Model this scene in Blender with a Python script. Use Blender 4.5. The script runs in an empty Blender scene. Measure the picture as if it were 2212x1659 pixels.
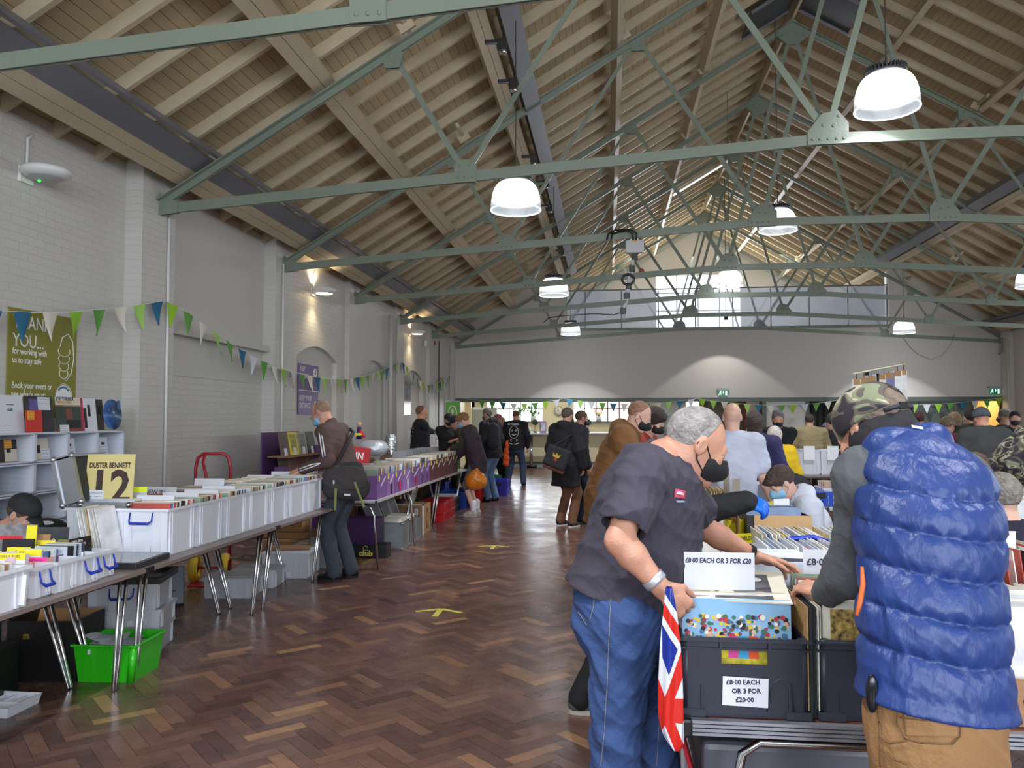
import bpy, bmesh, math, random
import numpy as np
from mathutils import Vector, Matrix, Euler
random.seed(7)
PI = math.pi
SC = bpy.context.scene
COL = SC.collection
CAM_H = 1.58
YAW = math.radians(6.81); PIT = math.radians(2.47)
FOC = 1750.0
cam_data = bpy.data.cameras.new('camera')
cam = bpy.data.objects.new('camera', cam_data); COL.objects.link(cam)
cam.location = (0, 0, CAM_H)
cam.rotation_euler = (PI/2 + PIT, 0, YAW)
cam_data.sensor_width = 36.0
cam_data.lens = 36.0*FOC/2212.0
cam_data.clip_start = 0.05; cam_data.clip_end = 200
SC.camera = cam
world = bpy.data.worlds.new('world'); SC.world = world
world.use_nodes = True
wb = world.node_tree.nodes['Background']
wb.inputs['Color'].default_value = (0.80, 0.88, 1.0, 1)
wb.inputs['Strength'].default_value = 7.5
SC.view_settings.view_transform = 'Standard'
SC.view_settings.look = 'None'
SC.view_settings.gamma = 1.0
SC.view_settings.use_curve_mapping = False
SC.view_settings.exposure = 0.15
SC.cycles.max_bounces = 7
SC.cycles.diffuse_bounces = 4
SC.cycles.glossy_bounces = 3
SC.cycles.transmission_bounces = 4
SC.cycles.transparent_max_bounces = 14
SC.cycles.caustics_reflective = False
SC.cycles.caustics_refractive = False
SC.cycles.sample_clamp_indirect = 4.0
SC.cycles.use_adaptive_sampling = True
SC.cycles.adaptive_threshold = 0.03
SC.cycles.use_denoising = True
def lamp_light(kind, name, loc, energy, color=(1, 1, 1), rot=(0, 0, 0), parent=None, **kw):
 d = bpy.data.lights.new(name, kind); d.energy = energy; d.color = color
 for k, v in kw.items(): setattr(d, k, v)
 o = bpy.data.objects.new(name, d); COL.objects.link(o); o.location = loc; o.rotation_euler = rot
 if parent: o.parent = parent
 return o
for x, y, z, rx, rz, sx, sy, e in [(-1.9, -5.3, 3.2, PI/2, PI, 3.0, 3.0, 130), (3.45, -5.3, 3.6, PI/2, PI, 3.4, 4.0, 190), (8.8, -5.3, 3.2, PI/2, PI, 3.0, 3.0, 130)]:  # daylight lamps at the assumed back-wall windows, out of view
 l = lamp_light('AREA', 'window_daylight', (x, y, z), e*1.5, (0.86, 0.93, 1.0), (PI/2, 0, 0), shape='RECTANGLE', size=sx, size_y=sy)
 l.rotation_euler = (-PI/2, 0, PI)
 l.rotation_euler = (PI/2, 0, 0)
for y in (3.1, 6.6, 10.1, 13.6, 17.1, 20.6):
 l = lamp_light('AREA', 'window_daylight', (11.7, y, 2.6), 55, (0.86, 0.93, 1.0), (0, PI/2, 0), shape='RECTANGLE', size=1.9, size_y=1.9)  # fill lamps added by the solid right wall, for assumed windows not built
_f = np.array([-math.sin(YAW)*math.cos(PIT), math.cos(YAW)*math.cos(PIT), math.sin(PIT)])
_r = np.array([math.cos(YAW), math.sin(YAW), 0.0]); _u = np.cross(_r, _f)
def _ray(px, py): return _f + _r*(px-1106.0)/FOC - _u*(py-829.5)/FOC
def atY(px, py, Y): d = _ray(px, py); t = Y/d[1]; return Vector((0, 0, CAM_H)) + Vector(d*t)
def atX(px, py, X): d = _ray(px, py); t = X/d[0]; return Vector((0, 0, CAM_H)) + Vector(d*t)
def atZ(px, py, Z): d = _ray(px, py); t = (Z-CAM_H)/d[2]; return Vector((0, 0, CAM_H)) + Vector(d*t)
MATS = {}
def srgb(r, g, b):
 def c(v):
  v /= 255.0
  return v/12.92 if v <= 0.04045 else ((v+0.055)/1.055)**2.4
 return (c(r), c(g), c(b), 1)
def mat(name, col=(200, 200, 200), rough=0.6, metal=0.0, emit=0.0, bump=0.0, bscale=60.0, vary=0.0, vscale=8.0, alpha=1.0, sheen=0.0, coat=0.0, stretch=None, trans=0.0, detail=4, spec=0.5):
 """principled material with noise variation of colour and noise bump"""
 if name in MATS: return MATS[name]
 m = bpy.data.materials.new(name); m.use_nodes = True
 nt = m.node_tree; N = nt.nodes; L = nt.links
 p = N['Principled BSDF']
 c = srgb(*col)
 p.inputs['Base Color'].default_value = c
 p.inputs['Roughness'].default_value = rough
 p.inputs['Metallic'].default_value = metal
 p.inputs['Specular IOR Level'].default_value = spec
 if coat: p.inputs['Coat Weight'].default_value = coat; p.inputs['Coat Roughness'].default_value = 0.15
 if sheen: p.inputs['Sheen Weight'].default_value = sheen
 if trans: p.inputs['Transmission Weight'].default_value = trans
 if emit: p.inputs['Emission Color'].default_value = c; p.inputs['Emission Strength'].default_value = emit
 if alpha < 1: p.inputs['Alpha'].default_value = alpha
 if bump or vary:
  tc = N.new('ShaderNodeTexCoord'); mp = N.new('ShaderNodeMapping'); L.new(tc.outputs['Object'], mp.inputs['Vector'])
  if stretch: mp.inputs['Scale'].default_value = stretch
 if vary:
  n = N.new('ShaderNodeTexNoise'); n.inputs['Scale'].default_value = vscale; n.inputs['Detail'].default_value = 5
  L.new(mp.outputs[0], n.inputs['Vector'])
  r = N.new('ShaderNodeMapRange'); r.inputs[1].default_value = 0.3; r.inputs[2].default_value = 0.7
  r.inputs[3].default_value = 1-vary; r.inputs[4].default_value = 1+vary
  L.new(n.outputs['Fac'], r.inputs[0])
  mx = N.new('ShaderNodeMix'); mx.data_type = 'RGBA'; mx.blend_type = 'MULTIPLY'; mx.inputs[0].default_value = 1
  mx.inputs[6].default_value = c; L.new(r.outputs[0], mx.inputs[7]); L.new(mx.outputs[2], p.inputs['Base Color'])
 if bump:
  n = N.new('ShaderNodeTexNoise'); n.inputs['Scale'].default_value = bscale; n.inputs['Detail'].default_value = detail
  L.new(mp.outputs[0], n.inputs['Vector'])
  b = N.new('ShaderNodeBump'); b.inputs['Strength'].default_value = bump; b.inputs['Distance'].default_value = 0.01
  L.new(n.outputs['Fac'], b.inputs['Height']); L.new(b.outputs[0], p.inputs['Normal'])
 MATS[name] = m
 return m
def clearplastic(name, col=(225, 232, 240), clear=0.35, rough=0.25, tlu=0.4):
 """frosted storage-box plastic: part see-through, part translucent"""
 if name in MATS: return MATS[name]
 m = bpy.data.materials.new(name); m.use_nodes = True
 nt = m.node_tree; N = nt.nodes; L = nt.links
 out = N['Material Output']; p = N['Principled BSDF']
 p.inputs['Base Color'].default_value = srgb(*col); p.inputs['Roughness'].default_value = rough
 tl = N.new('ShaderNodeBsdfTranslucent'); tl.inputs[0].default_value = srgb(*col)
 tr = N.new('ShaderNodeBsdfTransparent')
 a = N.new('ShaderNodeMixShader'); a.inputs[0].default_value = tlu; L.new(p.outputs[0], a.inputs[1]); L.new(tl.outputs[0], a.inputs[2])
 b = N.new('ShaderNodeMixShader'); b.inputs[0].default_value = clear; L.new(a.outputs[0], b.inputs[1]); L.new(tr.outputs[0], b.inputs[2])
 L.new(b.outputs[0], out.inputs[0]); MATS[name] = m
 return m
def tag(o, label=None, cat=None, group=None, kind=None):
 if label: o['label'] = label
 if cat: o['category'] = cat
 if group: o['group'] = group
 if kind: o['kind'] = kind
 return o
def thing(name, label, cat, loc=(0, 0, 0), rz=0.0, group=None):
 o = bpy.data.objects.new(name, None); COL.objects.link(o)
 o.empty_display_size = 0.1
 o.location = loc; o.rotation_euler = (0, 0, rz)
 return tag(o, label, cat, group)
KIDS = {}
def adopt(o, parent):
 if parent is not None:
  o.parent = parent; KIDS.setdefault(parent.name, []).append(o)
def copy_tree(o, parent=None):
 c = o.copy(); COL.objects.link(c)
 if parent is not None: c.parent = parent; KIDS.setdefault(parent.name, []).append(c)
 for ch in list(KIDS.get(o.name, [])): copy_tree(ch, c)
 return c
def place(o, loc, rz=0.0, label=None, group=None):
 o.location = loc; o.rotation_euler = (0, 0, rz)
 if label: o['label'] = label
 if group: o['group'] = group
 return o
class MB:
 """collects shapes, links them as one mesh object"""
 def __init__(s): s.v = []; s.f = []; s.mi = []; s.M = None; s.cur = 0; s.smooth = False; s.sm = []
 def pts(s, vs):
  b = len(s.v)
  for v in vs:
   v = Vector(v)
   if s.M is not None: v = s.M @ v
   s.v.append(tuple(v))
  return b
 def face(s, idx, b=0): s.f.append(tuple(i+b for i in idx)); s.mi.append(s.cur); s.sm.append(s.smooth)
 def poly(s, vs): b = s.pts(vs); s.face(range(len(vs)), b); return s
 def box(s, lo, hi):
  x0, y0, z0 = lo; x1, y1, z1 = hi
  b = s.pts([(x0, y0, z0), (x1, y0, z0), (x1, y1, z0), (x0, y1, z0), (x0, y0, z1), (x1, y0, z1), (x1, y1, z1), (x0, y1, z1)])
  for q in ((0, 3, 2, 1), (4, 5, 6, 7), (0, 1, 5, 4), (1, 2, 6, 5), (2, 3, 7, 6), (3, 0, 4, 7)): s.face(q, b)
  return s
 def cbox(s, c, d): return s.box((c[0]-d[0]/2, c[1]-d[1]/2, c[2]-d[2]/2), (c[0]+d[0]/2, c[1]+d[1]/2, c[2]+d[2]/2))
 def bar(s, a, b, w, h, up=(0, 0, 1)):
  a = Vector(a); b = Vector(b); d = (b-a).normalized(); up = Vector(up)
  sx = d.cross(up)
  if sx.length < 1e-4: sx = d.cross(Vector((0, 1, 0)))
  sx.normalize(); uz = sx.cross(d).normalized()
  q = [-sx*w/2-uz*h/2, sx*w/2-uz*h/2, sx*w/2+uz*h/2, -sx*w/2+uz*h/2]
  k = s.pts([a+p for p in q]+[b+p for p in q])
  for t in ((0, 3, 2, 1), (4, 5, 6, 7), (0, 1, 5, 4), (1, 2, 6, 5), (2, 3, 7, 6), (3, 0, 4, 7)): s.face(t, k)
  return s
 def prism(s, pts2, z0, z1, plane='xy'):
  n = len(pts2)
  def mk(p, z): return (p[0], p[1], z) if plane == 'xy' else ((p[0], z, p[1]) if plane == 'xz' else (z, p[0], p[1]))
  b = s.pts([mk(p, z0) for p in pts2]+[mk(p, z1) for p in pts2])
  s.face(list(range(n))[::-1], b); s.face([n+i for i in range(n)], b)
  for i in range(n): j = (i+1) % n; s.face((i, j, n+j, n+i), b)
  return s
 def tube(s, path, r, n=8, caps=True, smooth=True, r2=None):
  path = [Vector(p) for p in path]; m = len(path)
  rs = r if isinstance(r, (list, tuple)) else [r]*m
  prev = None; rings = []
  old = s.smooth; s.smooth = smooth
  for i, p in enumerate(path):
   t = (path[min(i+1, m-1)]-path[max(i-1, 0)]).normalized()
   if prev is None:
    a = t.cross(Vector((0, 0, 1)))
    if a.length < 1e-3: a = t.cross(Vector((0, 1, 0)))
   else:
    a = prev-t*prev.dot(t)
    if a.length < 1e-4: a = t.cross(Vector((0, 0, 1)))
   a.normalize(); bb = t.cross(a).normalized(); prev = a
   rings.append(s.pts([p+(a*math.cos(2*PI*k/n)+bb*math.sin(2*PI*k/n))*rs[i] for k in range(n)]))
  for i in range(m-1):
   for k in range(n):
    j = (k+1) % n
    s.f.append((rings[i]+k, rings[i]+j, rings[i+1]+j, rings[i+1]+k)); s.mi.append(s.cur); s.sm.append(smooth)
  s.smooth = False
  if caps:
   s.face(list(range(n))[::-1], rings[0]); s.face(range(n), rings[-1])
  s.smooth = old
  return s
 def lathe(s, prof, c=(0, 0, 0), n=24, smooth=True):
  c = Vector(c); rings = []
  for (r, z) in prof: rings.append(s.pts([c+Vector((r*math.cos(2*PI*k/n), r*math.sin(2*PI*k/n), z)) for k in range(n)]))
  for i in range(len(prof)-1):
   for k in range(n):
    j = (k+1) % n
    s.f.append((rings[i]+k, rings[i]+j, rings[i+1]+j, rings[i+1]+k)); s.mi.append(s.cur); s.sm.append(smooth)
  return s
 def grid(s, rows, close=False, smooth=True):
  nb = [s.pts(r) for r in rows]; n = len(rows[0])
  for i in range(len(rows)-1):
   for k in range(n if close else n-1):
    j = (k+1) % n
    s.f.append((nb[i]+k, nb[i]+j, nb[i+1]+j, nb[i+1]+k)); s.mi.append(s.cur); s.sm.append(smooth)
  return s
 def ball(s, c, r, n=12, m=8, sc=(1, 1, 1)):
  c = Vector(c)
  rows = []
  for i in range(m+1):
   th = PI*i/m
   rows.append([c+Vector((r*sc[0]*math.sin(th)*math.cos(2*PI*k/n), r*sc[1]*math.sin(th)*math.sin(2*PI*k/n), -r*sc[2]*math.cos(th))) for k in range(n)])
  return s.grid(rows, True)
 def build(s, name, m, parent=None, bevel=0.0, kind=None, seg=2):
  me = bpy.data.meshes.new(name); me.from_pydata(s.v, [], s.f)
  ms = m if isinstance(m, (list, tuple)) else [m]
  for x in ms: me.materials.append(x)
  if len(ms) > 1: me.polygons.foreach_set('material_index', s.mi)
  if any(s.sm): me.polygons.foreach_set('use_smooth', s.sm)
  me.update()
  o = bpy.data.objects.new(name, me); COL.objects.link(o); adopt(o, parent)
  if bevel:
   b = o.modifiers.new('b', 'BEVEL'); b.width = bevel; b.segments = seg; b.limit_method = 'ANGLE'; b.angle_limit = math.radians(50)
  if kind: o['kind'] = kind
  return o
def one(name, label, cat, m, group=None, loc=(0, 0, 0), rz=0.0, fn=None, bevel=0.0):
 """a thing that is one mesh"""
 b = MB(); fn(b); o = b.build(name, m, None, bevel); o.location = loc; o.rotation_euler = (0, 0, rz)
 return tag(o, label, cat, group)
_TXT = []
def text(s, size, m, parent, loc, rot=(0, 0, 0), name='lettering', ext=0.0006, sx=1.0, align='LEFT', sp=1.0, shear=0.0, wt=0.0):
 c = bpy.data.curves.new(name, 'FONT'); c.body = s; c.size = size; c.extrude = ext; c.align_x = align; c.space_character = sp
 c.shear = shear; c.offset = wt; c.resolution_u = 2
 t = bpy.data.objects.new(name+'_source', c); COL.objects.link(t)
 me = bpy.data.meshes.new_from_object(t.evaluated_get(bpy.context.evaluated_depsgraph_get()))
 bpy.data.objects.remove(t); bpy.data.curves.remove(c)
 me.name = name; me.materials.clear(); me.materials.append(m)
 o = bpy.data.objects.new(name, me); COL.objects.link(o); o.location = loc; o.rotation_euler = rot; o.scale = (sx, 1, 1)
 adopt(o, parent)
 return o
def squiggle(mb, x0, x1, z, amp, y, n=14, r=0.001, ax='xz', seed=0):
 """a line of small handwriting as one thin stroke"""
 rr = random.Random(seed)
 pts = []
 for i in range(n):
  t = i/(n-1); a = x0+(x1-x0)*t; b = z+rr.uniform(-amp, amp)
  pts.append((a, y, b) if ax == 'xz' else (y, a, b))
 mb.tube(pts, r, 4, False)
# ================================================================= the room
XL, XP, XR, XC = -5.15, -4.95, 11.85, 3.45
YB, YF, YG = -5.5, 25.9, 32.9
def brick_mat(name, col, bump=0.5, bw=0.225, bh=0.075, axis='yz', rough=0.45):
 if name in MATS: return MATS[name]
 m = bpy.data.materials.new(name); m.use_nodes = True; N = m.node_tree.nodes; L = m.node_tree.links
 p = N['Principled BSDF']; p.inputs['Roughness'].default_value = rough
 tc = N.new('ShaderNodeTexCoord'); sx = N.new('ShaderNodeSeparateXYZ'); cx = N.new('ShaderNodeCombineXYZ')
 L.new(tc.outputs['Object'], sx.inputs[0])
 L.new(sx.outputs['Y' if axis == 'yz' else 'X'], cx.inputs[0]); L.new(sx.outputs['Z'], cx.inputs[1])
 nz = N.new('ShaderNodeTexNoise'); nz.inputs['Scale'].default_value = 3.0; L.new(tc.outputs['Object'], nz.inputs['Vector'])
 ad = N.new('ShaderNodeVectorMath'); ad.operation = 'MULTIPLY_ADD'; L.new(nz.outputs['Color'], ad.inputs[0]); ad.inputs[1].default_value = (0.02, 0.02, 0); L.new(cx.outputs[0], ad.inputs[2])
 br = N.new('ShaderNodeTexBrick'); L.new(ad.outputs[0], br.inputs['Vector'])
 br.inputs['Scale'].default_value = 1.0; br.inputs['Brick Width'].default_value = bw; br.inputs['Row Height'].default_value = bh
 br.inputs['Mortar Size'].default_value = 0.006; br.inputs['Mortar Smooth'].default_value = 0.6
 c = srgb(*col)
 br.inputs['Color1'].default_value = c; br.inputs['Color2'].default_value = tuple(v*0.97 for v in c[:3])+(1,)
 br.inputs['Mortar'].default_value = tuple(v*0.95 for v in c[:3])+(1,)
 nb = N.new('ShaderNodeTexNoise'); nb.inputs['Scale'].default_value = 22; nb.inputs['Detail'].default_value = 6; L.new(tc.outputs['Object'], nb.inputs['Vector'])
 L.new(br.outputs['Color'], p.inputs['Base Color'])
 mm = N.new('ShaderNodeMath'); mm.operation = 'MULTIPLY_ADD'; L.new(nb.outputs['Fac'], mm.inputs[0]); mm.inputs[1].default_value = 0.9
 iv = N.new('ShaderNodeMath'); iv.operation = 'SUBTRACT'; iv.inputs[0].default_value = 1; L.new(br.outputs['Fac'], iv.inputs[1]); L.new(iv.outputs[0], mm.inputs[2])
 b = N.new('ShaderNodeBump'); b.inputs['Strength'].default_value = bump; b.inputs['Distance'].default_value = 0.012
 L.new(mm.outputs[0], b.inputs['Height']); L.new(b.outputs[0], p.inputs['Normal'])
 MATS[name] = m
 return m
M_BRICK = brick_mat('painted_brick', (205, 202, 196), 0.4)
M_BRICKX = brick_mat('painted_brick_side', (205, 202, 196), 0.55, axis='xz')
M_PLAST = mat('painted_plaster', (200, 197, 190), 0.55, bump=0.15, bscale=14)
M_WALLF = mat('far_wall_paint', (203, 199, 192), 0.6)
M_CREAM = mat('cream_timber', (196, 182, 154), 0.5, bump=0.1, bscale=18, vary=0.05)
M_TRUSS = mat('truss_green_paint', (130, 140, 126), 0.28, bump=0.25, bscale=45, detail=6)
M_STEEL = mat('blue_grey_steel', (118, 119, 126), 0.4, bump=0.1, bscale=30)
M_DGREEN = mat('dark_green_joinery', (88, 98, 90), 0.45)
def herringbone():
 W, n = 0.078, 4
 L = W*n
 vs = []; fs = []; cols = []
 rng = random.Random(3)
 x0, x1, y0, y1 = -5.6, 12.0, -1.2, YF+0.4
 c45 = math.cos(PI/4)
 def rect(ax, ay, bx, by, col):
  q = []
  for (x, y) in ((ax, ay), (bx, ay), (bx, by), (ax, by)):
   q.append((x*c45-y*c45, x*c45+y*c45))
  cx = sum(p[0] for p in q)/4; cy = sum(p[1] for p in q)/4
  if cx < x0 or cx > x1 or cy < y0 or cy > y1: return
  if cx > 4.5+cy*0.35: return
  b = len(vs)
  vs.extend((p[0], p[1], 0.0) for p in q); fs.append((b, b+1, b+2, b+3)); cols.append(col)
 base = [(106, 78, 71), (98, 71, 66), (112, 83, 73), (92, 68, 64), (116, 86, 75), (102, 75, 69), (122, 91, 78), (108, 79, 71)]
 def pick():
  r = rng.random()
  if r < 0.025: c = (158, 120, 90)
  elif r < 0.07: c = (138, 102, 80)
  else: c = base[rng.randrange(len(base))]
  k = rng.uniform(0.88, 1.1)
  return tuple(v*k for v in srgb(*c)[:3])+(1,)
 g = 0.0008
 R = int(44/W)
 for k in range(-R, R):
  off = k*W
  m0 = int((-44)/(2*L)); m1 = int(44/(2*L))+1
  for m in range(m0, m1):
   ax = off+m*2*L; ay = off
   rect(ax+g, ay+g, ax+L-g, ay+W-g, pick())
   bx = off+L+m*2*L
   rect(bx+g, off-L+W+g, bx+W-g, off+W-g, pick())
 me = bpy.data.meshes.new('floor'); me.from_pydata(vs, [], fs)
 ca = me.color_attributes.new('Col', 'FLOAT_COLOR', 'CORNER')
 arr = np.repeat(np.array(cols, dtype=np.float32), 4, axis=0).ravel()
 ca.data.foreach_set('color', arr)
 rz = me.attributes.new('tilt', 'FLOAT', 'FACE')
 rz.data.foreach_set('value', np.random.RandomState(1).uniform(-1, 1, len(fs)).astype(np.float32))
 m = bpy.data.materials.new('parquet'); m.use_nodes = True; N = m.node_tree.nodes; Lk = m.node_tree.links
 p = N['Principled BSDF']
 a = N.new('ShaderNodeVertexColor'); a.layer_name = 'Col'
 tc = N.new('ShaderNodeTexCoord')
 n1 = N.new('ShaderNodeTexNoise'); n1.inputs['Scale'].default_value = 9; n1.inputs['Detail'].default_value = 8; n1.inputs['Roughness'].default_value = 0.7
 Lk.new(tc.outputs['Object'], n1.inputs['Vector'])
 mr = N.new('ShaderNodeMapRange'); mr.inputs[1].default_value = 0.3; mr.inputs[2].default_value = 0.7; mr.inputs[3].default_value = 0.75; mr.inputs[4].default_value = 1.2
 Lk.new(n1.outputs['Fac'], mr.inputs[0])
 mx = N.new('ShaderNodeMix'); mx.data_type = 'RGBA'; mx.blend_type = 'MULTIPLY'; mx.inputs[0].default_value = 1
 Lk.new(a.outputs[0], mx.inputs[6]); Lk.new(mr.outputs[0], mx.inputs[7]); Lk.new(mx.outputs[2], p.inputs['Base Color'])
 n2 = N.new('ShaderNodeTexNoise'); n2.inputs['Scale'].default_value = 2.2; n2.inputs['Detail'].default_value = 6; Lk.new(tc.outputs['Object'], n2.inputs['Vector'])
 r2 = N.new('ShaderNodeMapRange'); r2.inputs[1].default_value = 0.35; r2.inputs[2].default_value = 0.65; r2.inputs[3].default_value = 0.2; r2.inputs[4].default_value = 0.30
 Lk.new(n2.outputs['Fac'], r2.inputs[0]); Lk.new(r2.outputs[0], p.inputs['Roughness'])
 at = N.new('ShaderNodeAttribute'); at.attribute_name = 'tilt'
 gm = N.new('ShaderNodeNewGeometry')
 cmb = N.new('ShaderNodeCombineXYZ')
 s1 = N.new('ShaderNodeMath'); s1.operation = 'MULTIPLY'; s1.inputs[1].default_value = 0.003; Lk.new(at.outputs['Fac'], s1.inputs[0]); Lk.new(s1.outputs[0], cmb.inputs[0]);
 s2 = N.new('ShaderNodeMath'); s2.operation = 'MULTIPLY'; s2.inputs[1].default_value = -0.006; Lk.new(at.outputs['Fac'], s2.inputs[0]); Lk.new(s2.outputs[0], cmb.inputs[1])
 ng = N.new('ShaderNodeVectorMath'); ng.operation = 'ADD'
 n3 = N.new('ShaderNodeTexNoise'); n3.inputs['Scale'].default_value = 14; n3.inputs['Detail'].default_value = 3; Lk.new(tc.outputs['Object'], n3.inputs['Vector'])
 bp = N.new('ShaderNodeBump'); bp.inputs['Strength'].default_value = 0.05; bp.inputs['Distance'].default_value = 0.02; Lk.new(n3.outputs['Fac'], bp.inputs['Height'])
 Lk.new(bp.outputs[0], ng.inputs[0]); Lk.new(cmb.outputs[0], ng.inputs[1])
 nn = N.new('ShaderNodeVectorMath'); nn.operation = 'NORMALIZE'; Lk.new(ng.outputs[0], nn.inputs[0]); Lk.new(nn.outputs[0], p.inputs['Normal'])
 me.materials.append(m)
 o = bpy.data.objects.new('floor', me); COL.objects.link(o); tag(o, kind='structure')
herringbone()
MB().box((-6, YB, -0.2), (14, YF+0.3, -0.003)).build('floor', mat('floor_joint_pitch', (22, 15, 13), 0.4), kind='structure')
MB().box((-6, YF+0.3, -0.2), (14, 34, -0.001)).build('floor', mat('cafe_floor_vinyl', (132, 138, 142), 0.25), kind='structure')
SL = (9.0-4.0)/8.4
def zch(x): return 9.0-SL*abs(x-XC)
COSR = math.cos(math.atan(SL))
def up(h): return h/COSR           # height above the chord centre line, measured square to the slope
b = MB()
zb = up(0.41)
for s in (-1, 1):
 xe = XC+s*9.0
 for yy0, yy1 in ((YB, YG+0.2),):
  nb = 96
  for i in range(nb):   # each board a strip along the hall, a hair of gap between
   a0 = i/nb; a1 = (i+1)/nb-0.0004
   xa = XC+s*9.0*a0; xb_ = XC+s*9.0*a1
   q = [(xa, yy0, zch(xa)+zb), (xb_, yy0, zch(xb_)+zb), (xb_, yy1, zch(xb_)+zb), (xa, yy1, zch(xa)+zb)]
   b.poly(q if s < 0 else q[::-1])
def ceil_mat():
 m = bpy.data.materials.new('ceiling_boards'); m.use_nodes = True; N = m.node_tree.nodes; L = m.node_tree.links
 p = N['Principled BSDF']; p.inputs['Roughness'].default_value = 0.55
 tc = N.new('ShaderNodeTexCoord'); mp = N.new('ShaderNodeMapping'); mp.inputs['Scale'].default_value = (9.5, 0.45, 1); L.new(tc.outputs['Object'], mp.inputs['Vector'])
 w = N.new('ShaderNodeTexWhiteNoise'); w.noise_dimensions = '2D'
 sn = N.new('ShaderNodeVectorMath'); sn.operation = 'FLOOR'; L.new(mp.outputs[0], sn.inputs[0]); L.new(sn.outputs[0], w.inputs['Vector'])
 mr = N.new('ShaderNodeMapRange'); mr.inputs[3].default_value = 0.9; mr.inputs[4].default_value = 1.05; L.new(w.outputs['Value'], mr.inputs[0])
 mx = N.new('ShaderNodeMix'); mx.data_type = 'RGBA'; mx.blend_type = 'MULTIPLY'; mx.inputs[0].default_value = 1
 mx.inputs[6].default_value = srgb(186, 168, 136); L.new(mr.outputs[0], mx.inputs[7]); L.new(mx.outputs[2], p.inputs['Base Color'])
 return m
ceil = b.build('ceiling', ceil_mat(), kind='structure')
bs = MB()
for s in (-1, 1):
 xe = XC+s*9.3
 bs.poly([(XC, YB-0.3, zch(XC)+zb+0.06), (xe, YB-0.3, zch(xe)+zb+0.06), (xe, YG+0.4, zch(xe)+zb+0.06), (XC, YG+0.4, zch(XC)+zb+0.06)])
bs.build('ceiling', mat('roof_underlay', (60, 50, 40), 0.9), kind='structure')
b = MB()
y = -4.2
while y < YG:
 for s in (-1, 1):
  xe = XC+s*8.95
  h = up(0.345)
  b.bar((XC, y, zch(XC)+h), (xe, y, zch(xe)+h), 0.055, 0.13, up=(s*SL, 0, 1))
 y += 0.655
b.build('ceiling_rafters', M_CREAM, ceil)
purl = [(-8.15, 0.12, 0.20), (-6.56, 0.12, 0.18), (-4.95, 0.10, 0.18), (-3.3, 0.10, 0.18), (-1.65, 0.10, 0.18), (0, 0.05, 0.28), (1.65, 0.10, 0.18), (3.3, 0.10, 0.18), (4.95, 0.10, 0.18), (6.56, 0.12, 0.18), (8.15, 0.12, 0.20)]
for i, (rx, w, h) in enumerate(purl):
 x = XC+rx; s = -1 if rx < 0 else 1
 bb = MB()
 zz = zch(x)+up(0.06+0.10)
 upv = (s*SL, 0, 1) if rx else (0, 0, 1)
 if abs(rx) in (6.56, 4.95, 8.15):   # twin timbers with a shadow gap
  d = Vector((1, 0, -s*SL)).normalized()
  for k in (-1, 1):
   c = Vector((x, 0, zz))+d*(k*(w/2+0.003))
   bb.bar((c.x, YB, c.z), (c.x, YG, c.z), w, h, up=upv)
 else:
  bb.bar((x, YB, zz), (x, YG, zz), w, h, up=upv)
 bb.build('trim_%d' % (i+1), M_CREAM, kind='structure')
def channel(x, z, w, h, sl, y0, y1, name):
 bb = MB(); d = Vector((1, 0, sl)).normalized(); upv = Vector((-sl, 0, 1)).normalized()
 c = Vector((x, 0, z))
 bb.bar((c.x, y0, c.z), (c.x, y1, c.z), w, h, up=upv)
 e = c-upv*(h/2+0.008)
 bb.bar((e.x, y0, e.z), (e.x, y1, e.z), w+0.07, 0.016, up=upv)
 o = bb.build(name, M_STEEL, kind='structure')
 return o
for s in (-1, 1):
 x = XC+s*4.62
 channel(x, zch(x)+0.10, 0.17, 0.26, -s*SL, YB, YF if s > 0 else YF, 'trim_%d' % (20+s))
 x = XC+s*7.92
 bb = MB(); bb.bar((x, YB, zch(x)+0.10), (x, YF, zch(x)+0.10), 0.26, 0.05, up=(s*SL, 0, 1))
 bb.bar((x-s*0.15, YB, zch(x-s*0.15)+0.14), (x-s*0.15, YF, zch(x-s*0.15)+0.14), 0.035, 0.10, up=(s*SL, 0, 1))
 bb.build('trim_%d' % (24+s), M_STEEL, kind='structure')
RX = {'e': -8.4, 'b1': -4.95, 'b2': -1.24, 't1': -5.77, 't2': -3.0}
def zbot(r): r = abs(r); return 4.36 if r <= 1.24 else 3.86+(8.4-r)/(8.4-1.24)*0.50
def dome(bb, c, r, s):
 rows = []
 for i in range(4):
  th = PI/2*i/3
  rows.append([(c[0]+r*math.cos(th)*math.cos(2*PI*k/8), c[1]-s*r*0.7*math.sin(th), c[2]+r*math.cos(th)*math.sin(2*PI*k/8)) for k in range(8)])
 bb.grid(rows, True)
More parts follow.
